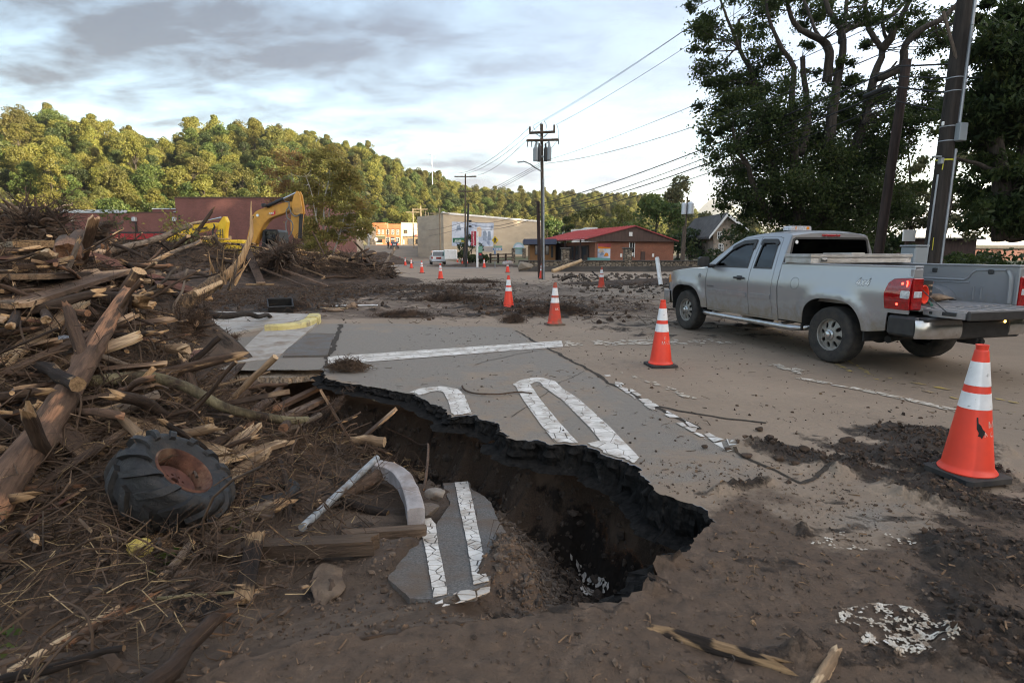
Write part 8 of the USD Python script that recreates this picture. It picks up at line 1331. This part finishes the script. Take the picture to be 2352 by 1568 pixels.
def crown_tree(seed, H, R, nl, size, lobes, base=.25, conic=0.0):
    """crown as lobes of leaves with gaps between them; trunk and limbs reaching into the lobes"""
    r = np.random.default_rng(seed); P, N, Tn, limbs = [], [], [], []; tr = curve([(0, 0, -.5), (r.normal(0, .2), r.normal(0, .2), H * .35), (r.normal(0, .4), r.normal(0, .4), H * .8)], 10); limbs.append(tube(tr, np.linspace(H * .020, H * .005, 10), 6))
    for k in range(lobes):
        h = base + (1 - base) * r.random() ** .8; w = R * (math.sin(PI * min(1, (h - base) / (1 - base) * .82 + .16)) ** .7) * (1 - conic * (h - base)); a = r.uniform(0, 2 * PI); d = w * r.uniform(.25, .82); c = np.array([d * math.cos(a), d * math.sin(a), H * h * .93]); rl = R * r.uniform(.16, .36) * (1 - .3 * conic * h); m = int(nl / lobes)
        v = r.normal(0, 1, (m, 3)); v[:, 2] = np.abs(v[:, 2]) * r.choice([1, 1, 1, -.6], m); v /= np.linalg.norm(v, axis=1, keepdims=True); rad = rl * (.62 + .5 * r.random((m, 1)) ** .5) * (1 + .5 * (fbm(v * 2.3 + k, 2, seed)[:, None] - .5)); P.append(c + v * rad * [1, 1, .8]); N.append(v); Tn.append(np.full(m, np.clip(r.normal(.42, .22), 0, 1)))
        i0 = int(np.clip(h * 9, 1, 8)); limbs.append(tube(np.array([tr[i0], (tr[i0] + c) / 2 + [0, 0, .2], c]), [H * .005, H * .0035, H * .0015], 4, False))
    lm, t = leaves(np.vstack(P), size, seed + 1, np.vstack(N), .75, tone=np.concatenate(Tn)); return cat(limbs), lm, t
SPEC = [('leaf_gold', 'golden green'), ('leaf_green', 'mid green'), ('leaf_olive', 'olive'), ('leaf_deep', 'deep green'), ('leaf_gold', 'tall yellow green'), ('leaf_green', 'broad green'), ('leaf_olive', 'slender bronze')]
DIM = [(14, 5.0, 7500, 40), (13, 4.8, 7500, 40), (15, 4.4, 7000, 38), (12, 4.6, 7000, 38), (16, 4.2, 7000, 40), (12.5, 5.6, 8000, 44), (15, 3.4, 6000, 30)]
protos = []
rt = np.random.default_rng(12); cand = []
ga = np.arange(-.95, .36, .0125)
for _ in range(9500):
    a = rt.uniform(-.98, .40); R_, B_ = np.interp(a, _azk, HR), np.interp(a, _azk, HB); t = rt.uniform(-.12, 1.12) ; rr_ = B_ + (R_ - B_) * t; x, y = rr_ * math.sin(a), rr_ * math.cos(a)
    if t < 0 and rt.random() < .5: continue
    dd = 3.9 + 1.3 * rt.random()
    if all((x - q[0]) ** 2 + (y - q[1]) ** 2 > dd * dd for q in cand[-900:]): cand.append((x, y, t, rr_, a))
# tallest on screen first
def stand(x, y): return float(land(x, y))
cand = [c for c in cand if not (abs(c[4] - math.atan2(-27, 150)) < .075 and c[3] < 182)]
inframe = sorted([c for c in cand if -.80 < c[4] < .36], key=lambda c: c[3]); rest = [c for c in cand if not (-.80 < c[4] < .36)]
per = {k: [] for k in range(7)}
def kind_of(c): return int(rt.choice(7, p=[.21, .19, .15, .14, .13, .12, .06]))
stuff_list = []
for i_, c in enumerate(inframe):
    k = kind_of(c); (per[k] if i_ < 300 else stuff_list).append((c, k) if i_ >= 300 else c)
for c in rest: stuff_list.append((c, kind_of(c)))
def tree_thing(name, label, seed, H, R, nl, size, lobes, lm, M, group=None, bark='tree_bark', **kw):
    tk_, lv, tn = crown_tree(seed, H, R, nl, size, lobes, **kw); t = thing(name, label, 'tree', group, M); obj('trunk', tk_, bark, t, smooth=True); obj('crown', lv, lm, t, attrs={'tone': tn}); return t
zone = lambda c: 'on the left half of the wooded hill' if c[4] < -.42 else ('on the hill above the street' if c[4] < -.12 else 'on the low far ridge')
for k, (lm, nm) in enumerate(SPEC):
    H_, R_, nl, lo_ = DIM[k]; first_ = None
    for c in per[k]:
        s = rt.uniform(.48, .84); M_ = Mx(rot('z', rt.uniform(0, 360)) @ np.diag([rt.uniform(.8, 1.2), rt.uniform(.8, 1.2), rt.uniform(.82, 1.12)]), (c[0], c[1], stand(c[0], c[1]) - .3), s); lab = f'{nm} tree {zone(c)}'; gr = f'{nm} trees {zone(c)}'
        if first_ is None: first_ = tree_thing('hillside_tree', lab, 200 + k, H_, R_, nl, .36, lo_, lm, M_, gr, base=.10); protos.append(first_)
        else: copy(first_, M_, lab, gr)
def scatter(name, label, items, kind='stuff'):
    path = number('/World', name); pi = UsdGeom.PointInstancer.Define(stage, path); pi.CreatePositionsAttr(Vt.Vec3fArray([Gf.Vec3f(*map(float, p)) for p, k, s, a in items])); pi.CreateProtoIndicesAttr(Vt.IntArray([int(k) for p, k, s, a in items])); pi.CreateScalesAttr(Vt.Vec3fArray([Gf.Vec3f(s, s, s) for p, k, s, a in items])); pi.CreateOrientationsAttr(Vt.QuathArray([Gf.Quath(math.cos(a / 2), 0, 0, math.sin(a / 2)) for p, k, s, a in items]))
    rel = pi.CreatePrototypesRel()
    for k in range(7):
        pp = f'{path}/proto_{k}'; x = UsdGeom.Xform.Define(stage, pp)
        for nm in ('trunk', 'crown'):
            m_ = UsdGeom.Mesh.Define(stage, f'{pp}/{nm}'); m_.GetPrim().GetReferences().AddInternalReference(f'{protos[k]}/{nm}')
        rel.AddTarget(pp)
    info(pi.GetPrim(), label, 'woodland', None, 'stuff')
scatter('woodland', 'the rest of the wood on the hill behind the town', [((c[0], c[1], stand(c[0], c[1]) - .3), k, rt.uniform(.5, .86), rt.uniform(0, 6.28)) for c, k in stuff_list])
# trees standing by themselves in the middle distance
def stand_at(u, v, Y): p = A(u, v, Y); return p[0], Y, float(T(p[0], Y))
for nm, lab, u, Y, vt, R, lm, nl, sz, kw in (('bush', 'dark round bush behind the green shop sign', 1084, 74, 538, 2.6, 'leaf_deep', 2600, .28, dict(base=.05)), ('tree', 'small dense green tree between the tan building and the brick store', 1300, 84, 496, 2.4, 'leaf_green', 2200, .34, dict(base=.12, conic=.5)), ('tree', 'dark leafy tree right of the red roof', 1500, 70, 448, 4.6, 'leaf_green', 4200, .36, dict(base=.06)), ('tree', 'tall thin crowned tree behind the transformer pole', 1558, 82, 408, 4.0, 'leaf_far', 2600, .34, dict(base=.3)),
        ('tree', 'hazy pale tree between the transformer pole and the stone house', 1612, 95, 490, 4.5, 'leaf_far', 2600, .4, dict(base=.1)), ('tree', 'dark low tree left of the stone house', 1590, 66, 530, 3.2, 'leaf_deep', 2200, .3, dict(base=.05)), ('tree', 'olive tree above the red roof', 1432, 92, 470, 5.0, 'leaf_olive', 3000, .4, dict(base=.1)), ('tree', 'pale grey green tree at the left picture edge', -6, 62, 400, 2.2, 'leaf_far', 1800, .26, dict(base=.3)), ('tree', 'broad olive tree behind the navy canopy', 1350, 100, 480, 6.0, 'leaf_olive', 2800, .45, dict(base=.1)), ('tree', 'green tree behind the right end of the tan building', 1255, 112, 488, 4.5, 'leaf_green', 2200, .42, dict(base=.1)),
        ('bush', 'small green shrub on the mud bank by the street', 836, 66, 590, .8, 'leaf_green', 700, .16, dict(base=.0)), ('tree', 'hazy tree right of the stone house roof', 1720, 90, 500, 5, 'leaf_far', 2600, .42, dict(base=.1)), ('tree', 'small yellowing tree at the end of the street', 1090, 150, 508, 3.6, 'leaf_gold', 1500, .4, dict(base=.1)), ('tree', 'yellow green tree above the mural wall', 1160, 140, 500, 4.5, 'leaf_gold', 1800, .42, dict(base=.1))):
    x, y, z = stand_at(u, 560, Y); H_ = A(u, vt, Y)[2] - z; tree_thing(nm, lab, int(u) + 7, H_, R, nl, sz, 14, lm, Mx(None, (x, y, z)), **kw)
def stemmed(name, label, stems, blobs, leaf, lm, seed, Yr, n_leaf, bark='tree_bark', sub=70, rs=.2, droop=.3, aspect=.5, bpx=None, zf_=None, lobe_k=1.0, dens=1.25):
    """a tree whose limbs and leaf masses stand where the photograph shows them, spread through a real depth"""
    r = np.random.default_rng(seed); Y, dY = Yr; t = thing(name, label, 'tree'); C, Tn, limb = [], [], []; allp = []
    for k, (pts, r0, r1, off) in enumerate(stems):
        c = curve([A(*zf_(x, y), Y + off * min(1, i_ / max(len(pts) - 1, 1) + .2)) for i_, (x, y) in enumerate(pts)], 22); q = np.linspace(0, 1, 22); c += (np.stack([fbm(np.c_[q * 5, q * 0 + k, q * 0 + e], 3, seed) - .5 for e in (1, 2, 3)], 1)) * min(r0, .14) * 1.2; v, f = tube(c, r0 + (r1 - r0) * q ** .8, 9, True, 1 + .25 * (fbm(np.stack(list(np.meshgrid(q * 14, np.arange(9) * .7, indexing='ij')) + [np.full((22, 9), k)], -1), 3, seed) - .5)); obj('trunk' if r0 > rs else 'limb', (v, f), bark, t, smooth=True); allp.append(c)
    allp = np.vstack(allp)
    for k, (x, y, rad, n) in enumerate(blobs):
        c = A(*zf_(x, y), Y + r.uniform(-dY, dY)); R_ = rad / (2.94 * 1.0204) / FPX * Y * lobe_k; m = max(3, int(n / 110))
        i_ = np.argmin(np.linalg.norm(allp - c, axis=1) + 2.0 * np.maximum(0, allp[:, 2] - c[2])); p0 = allp[i_]
        for j_ in range(m):
            cc = c + r.normal(0, .52, 3) * R_ * [1, 1.2, .9]; mid = (p0 + cc) / 2 + r.normal(0, .12, 3) * R_
            if j_ < 5: limb.append(tube(curve([p0, mid, cc], 7), np.linspace(.012 + .012 * R_, .004, 7), 5, False))
            mm = int(dens * n / m); sp = r.normal(0, 1, (mm, 3)); C.append(cc + sp * R_ * .26 * [1, 1, .6] * (.6 + .8 * r.random((mm, 1)))); Tn.append(np.full(mm, np.clip(r.normal(.4, .2), 0, 1)))
            for _ in range(2): e = cc + r.normal(0, .3, 3) * R_; limb.append(tube(np.array([cc, (cc + e) / 2 + r.normal(0, .05, 3), e]), [.008, .005, .002], 3, False))
    obj('twigs', cat(limb), bark, t, kind='stuff'); lv, tn = leaves(np.vstack(C), leaf, seed + 5, None, aspect, droop, np.concatenate(Tn)); obj('crown', lv, lm, t, attrs={'tone': tn}); return t
zt = zf(1600, 0, 2.94)
stemmed('maple_tree', 'big dark many stemmed tree towering behind the pickup cab', [([(655, 1520), (600, 1080), (520, 700), (470, 480), (395, 330), (380, 120)], .18, .05, 1), ([(790, 1520), (770, 1100), (757, 700), (770, 470), (650, 310), (590, -40)], .2, .035, -1), ([(800, 1080), (865, 760), (850, 590), (832, 390)], .14, .08, .5), ([(950, 1520), (1020, 900), (1062, 550), (1095, 350), (1085, 215), (1010, 80), (985, -90)], 0.27, .06, 0), ([(1085, 225), (1200, 160), (1400, 125), (1560, -30)], .13, .05, .6), ([(1000, 560), (970, 285), (800, 210), (700, -60)], .16, .05, -.8), ([(1085, 300), (1120, 60), (1130, -80)], .10, .05, .3),
    ([(960, 1520), (1100, 1190), (1240, 850), (1312, 520), (1380, 345), (1290, 200), (1270, -60)], .26, .06, 1.2), ([(1378, 350), (1440, 240), (1560, 20), (1590, -80)], .15, .05, -.5), ([(1345, 525), (1500, 452), (1525, 330), (1640, 210), (1790, 120), (1950, -30)], .15, .06, -1), ([(600, 1500), (440, 1150), (335, 890)], .13, .04, -1.5), ([(1100, 150), (1260, 20), (1300, -60)], .07, .03, 1), ([(940, 260), (860, 60), (820, -60)], .06, .03, 1), ([(1410, 300), (1380, 120), (1390, -60)], .06, .03, 0), ([(390, 340), (300, 120), (250, -30)], .06, .03, 0), ([(1240, 860), (1330, 640), (1480, 420)], .07, .03, .5)],
    [(300, 130, 120, 650), (240, 330, 150, 1150), (150, 370, 80, 350), (330, 540, 170, 1500), (240, 520, 80, 300), (260, 740, 110, 700), (390, 740, 180, 1500), (330, 980, 170, 1500), (220, 930, 80, 350), (430, 1150, 180, 1700), (270, 1130, 80, 300), (400, 1330, 140, 1300), (330, 1360, 70, 350), (540, 100, 120, 800), (560, 380, 130, 900), (610, 600, 140, 1300), (690, 800, 180, 1700), (560, 880, 160, 1500), (750, 1000, 180, 2000), (900, 830, 160, 1500), (1150, 620, 110, 900), (1150, 800, 170, 1700), (1260, 960, 190, 2200), (1000, 1060, 220, 2600), (700, 1250, 210, 2700), (950, 1300, 260, 3600), (1250, 1230, 180, 2200), (1380, 1060, 130, 1200), (870, 90, 120, 700), (1000, 40, 110, 650), (1230, 70, 130, 750), (1450, 70, 110, 600), (1750, 130, 130, 650), (1680, 260, 120, 550), (1500, 170, 100, 450), (1400, 640, 120, 900), (1540, 800, 130, 1100), (1650, 740, 120, 800), (1680, 620, 100, 500), (1460, 1000, 130, 1000), (950, 500, 70, 300), (860, 330, 60, 250), (1220, 330, 70, 260), (1090, 470, 70, 300), (700, 60, 110, 600), (1830, 240, 100, 450), (1100, 1440, 260, 3200), (1380, 1400, 130, 1300), (680, 1450, 180, 2000), (480, 1480, 110, 900), (1500, 1430, 110, 900), (60, 40, 60, 200), (900, 1470, 200, 2200), (1280, 1480, 160, 1500)], .108, 'leaf_near', 3, (20.0, 1.8), 0, zf_=zt, dens=2.0)
stemmed('walnut_tree', 'black leafy tree filling the right edge behind the thick pole', [([(2230, 1640), (2190, 1200), (2160, 850), (2240, 480), (2300, 60)], .22, .06, 0), ([(2180, 1180), (2020, 1130), (1870, 1090), (1840, 1150)], .06, .02, -.5), ([(2170, 900), (2060, 760), (1960, 640)], .06, .02, .4), ([(2300, 1640), (2330, 1100), (2380, 600)], .2, .08, 1), ([(2240, 480), (2120, 330), (2030, 120)], .05, .02, .5)],
    [(2110, 700, 170, 1700), (2250, 330, 150, 1700), (2310, 120, 130, 1300), (2200, 540, 170, 2000), (2040, 840, 150, 1300), (2260, 900, 220, 3200), (2310, 1230, 220, 3400), (2130, 1120, 120, 900), (2040, 1330, 110, 700), (2250, 1470, 170, 2200), (2080, 110, 80, 350), (1985, 990, 110, 600), (2330, 660, 180, 2400), (2340, 420, 150, 1700), (2060, 600, 90, 600), (1960, 760, 100, 500), (2110, 1440, 110, 900), (2340, 1480, 150, 1700), (1990, 300, 90, 350), (2080, 1560, 100, 600), (2000, 1480, 80, 350), (2420, 900, 200, 2600), (2420, 300, 200, 2400), (2450, 1300, 200, 2400)], .145, 'leaf_near', 4, (12.5, 1.2), 0, zf_=zt, aspect=.34, droop=.8)
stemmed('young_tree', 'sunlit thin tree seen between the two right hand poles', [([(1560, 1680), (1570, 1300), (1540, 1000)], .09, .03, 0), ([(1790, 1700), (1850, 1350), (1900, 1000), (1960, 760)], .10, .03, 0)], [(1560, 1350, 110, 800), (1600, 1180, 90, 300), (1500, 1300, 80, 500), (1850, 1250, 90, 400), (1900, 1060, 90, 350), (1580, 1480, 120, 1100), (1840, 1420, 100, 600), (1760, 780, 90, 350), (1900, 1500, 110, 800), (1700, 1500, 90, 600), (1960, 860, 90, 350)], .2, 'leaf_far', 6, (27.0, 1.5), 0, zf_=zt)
# hedge and shrubs behind the pickup
for k, (u, Y, vt, R, lm, lab) in enumerate(((1790, 26, 520, 2.4, 'leaf_deep', 'dark shrub behind the pickup cab roof'), (1880, 25, 505, 2.6, 'leaf_near', 'dark shrub behind the pickup rear window'), (1965, 27, 515, 2.3, 'leaf_deep', 'dark shrub beside the reddish leaning pole'), (2060, 28, 540, 1.8, 'leaf_near', 'low shrub behind the meter cabinet'), (2330, 16, 545, 1.8, 'leaf_near', 'dense low shrub at the right edge beyond the tailgate'), (2240, 19, 575, 1.3, 'leaf_near', 'low bramble right of the thick pole'), (2390, 13, 590, 1.2, 'leaf_near', 'bramble beyond the pickup tail at the right edge'), (1700, 34, 520, 2.2, 'leaf_deep', 'dark shrub between the stone house and the pickup'))):
    x, y, z = stand_at(u, 560, Y); H_ = max(1.2, A(u, vt, Y)[2] - z); tree_thing('shrub', lab, 900 + k, H_, R, 2600, .17 if Y > 20 else .12, 14, lm, Mx(None, (x, y, -.05)), base=.0)
# birches by the street
zq = zf(660, 420, 7.84); 
stemmed('birch_tree', 'tall slender birch with thin olive crown right of the excavator', [([(760, 1480), (770, 950), (790, 350), (860, 50), (900, -350)], .13, .04, 0), ([(800, 1480), (880, 600), (930, 130), (1000, -200)], .09, .03, .8), ([(730, 1480), (650, 800), (560, 300), (450, -50)], .09, .03, -.6), ([(900, 1480), (1150, 700), (1250, 200), (1300, -100)], .09, .03, .8), ([(600, 1480), (620, 900), (700, 100)], .08, .03, .3)],
    [(x * 1.0, y * 1.0, 190, n) for x, y, n in ((300, -200, 260), (500, -330, 300), (700, -420, 300), (900, -480, 260), (1100, -350, 320), (1250, -150, 300), (600, -100, 420), (850, -200, 420), (1050, -50, 420), (400, 100, 380), (650, 150, 480), (900, 120, 480), (1150, 180, 420), (1330, 100, 300), (500, 400, 480), (750, 420, 520), (1000, 420, 500), (1250, 430, 420), (1420, 400, 350), (1500, 520, 300), (1380, 860, 350), (1480, 800, 250), (1300, 1060, 300), (550, 680, 480), (800, 700, 480), (1050, 700, 480), (1300, 680, 380), (1480, 650, 200), (500, 950, 480), (700, 980, 420), (950, 980, 400), (1200, 930, 350), (480, 1200, 480), (650, 1250, 420), (850, 1200, 320), (1080, 1150, 250), (520, 1400, 420), (700, 1420, 300))], .23, 'leaf_birch', 8, (55.0, 1.2), 0, 'pale_bark', zf_=zq, lobe_k=.46, dens=1.9)
stemmed('birch_tree', 'rust tinted sparse tree left of the birch above the brick building', [([(420, 1400), (330, 600), (200, 0), (130, -300)], .12, .04, 0), ([(420, 1400), (250, 500), (60, 100)], .08, .03, .4)], [(x, y, 190, n) for x, y, n in ((100, -250, 300), (220, -420, 280), (0, -50, 300), (180, -80, 420), (350, -250, 300), (80, 180, 380), (260, 200, 420), (420, 250, 380), (180, 450, 420), (360, 520, 380), (-60, 250, 220), (420, 800, 350), (450, 1050, 350))], .23, 'leaf_rust', 9, (57.0, 1.2), 0, 'pale_bark', zf_=zq, lobe_k=.46, dens=1.4)
# green sprigs caught in the debris
for k, (u, v, lab, lm) in enumerate(((268, 497, 'small leafy sprig in the heap under the lemon yellow arm', 'leaf_green'), (395, 512, 'leafy branch caught beside the lemon yellow arm', 'leaf_birch'), (440, 545, 'pale green sprig on the heap before the excavator', 'leaf_far'))):
    c = S(u, v + 40, .3) if k < 3 else None; c = A(u, v, 27); sg = thing('leafy_sprig', lab, 'sprig'); r8 = np.random.default_rng(k); Pq = c + r8.normal(0, .34, (160, 3)); lv, tn = leaves(Pq, .16, k); obj('sprig_leaves', lv, lm, sg, attrs={'tone': tn}); obj('stem', cat([tube(np.array([c - [0, 0, 1.0], c + r8.normal(0, .2, 3)]), [.02, .006], 4) for _ in range(4)]), 'tree_bark', sg)
for k, (u, v, lab) in enumerate(((388, 1300, 'few fresh green leaves beside the yellow foam lump'), (8, 1498, 'pale green leaf at the bottom left edge'), (560, 1218, 'green leaves on the broken grey brown log'))):
    c = S(u, v, .05); r8 = np.random.default_rng(k + 50); lv, tn = leaves(c + r8.normal(0, .035, (14, 3)) * [1, 1, .5], .06, k); obj('green_leaves', lv, 'leaf_green', label=lab, cat='leaves', attrs={'tone': tn})
# the wooded ridge outside the picture, to the right: it keeps the low sun off the road
rx = np.linspace(36, 130, 22); ry = np.linspace(-120, 92, 46); gx, gy = np.meshgrid(rx, ry); hr = 13 * sm(gx, 38, 66) * (1 - sm(gy, 55, 90)) * sm(gx - 1.0 * gy, 0, 8) * (.85 + .3 * fbm(np.stack([gx * .03, gy * .03, gx * 0], -1), 3, 7)) - .4; i, j = np.meshgrid(np.arange(45), np.arange(21), indexing='ij'); q = np.stack([i * 22 + j, i * 22 + j + 1, (i + 1) * 22 + j + 1, (i + 1) * 22 + j], -1).reshape(-1, 4)
obj('ridge', (np.c_[gx.ravel(), gy.ravel(), hr.ravel()], np.vstack([q[:, :3], q[:, [0, 2, 3]]])), 'forest_floor', smooth=True, kind='structure')
it = []
for x in np.arange(44, 100, 6.5):
    for y in np.arange(-112, 80, 6.0):
        xx, yy = x + rt.uniform(-2, 2), y + rt.uniform(-2, 2)
        if xx < 1.06 * yy: continue
        zz_ = 13 * float(sm(xx, 38, 66)) * float(1 - sm(yy, 55, 90)) * float(sm(xx - yy, 0, 8)) - .4; it.append(((xx, yy, zz_), int(rt.choice([1, 3, 5, 2])), rt.uniform(.8, 1.15), rt.uniform(0, 6.28)))
scatter('woodland', 'wood on the ridge right of the road outside the picture', it)

# the air of the valley
mats['valley_air'] = usdkit.material(stage, '/World/Looks/valley_air', {'v': ('principled_volume', {'color': (.93, .95, 1.0), 'density': HAZE, 'anisotropy': .3})}, volume='v.volume')
obj('haze', bx(-5200, 5200, -400, 7000, -2.2, 420), 'valley_air', kind='stuff')
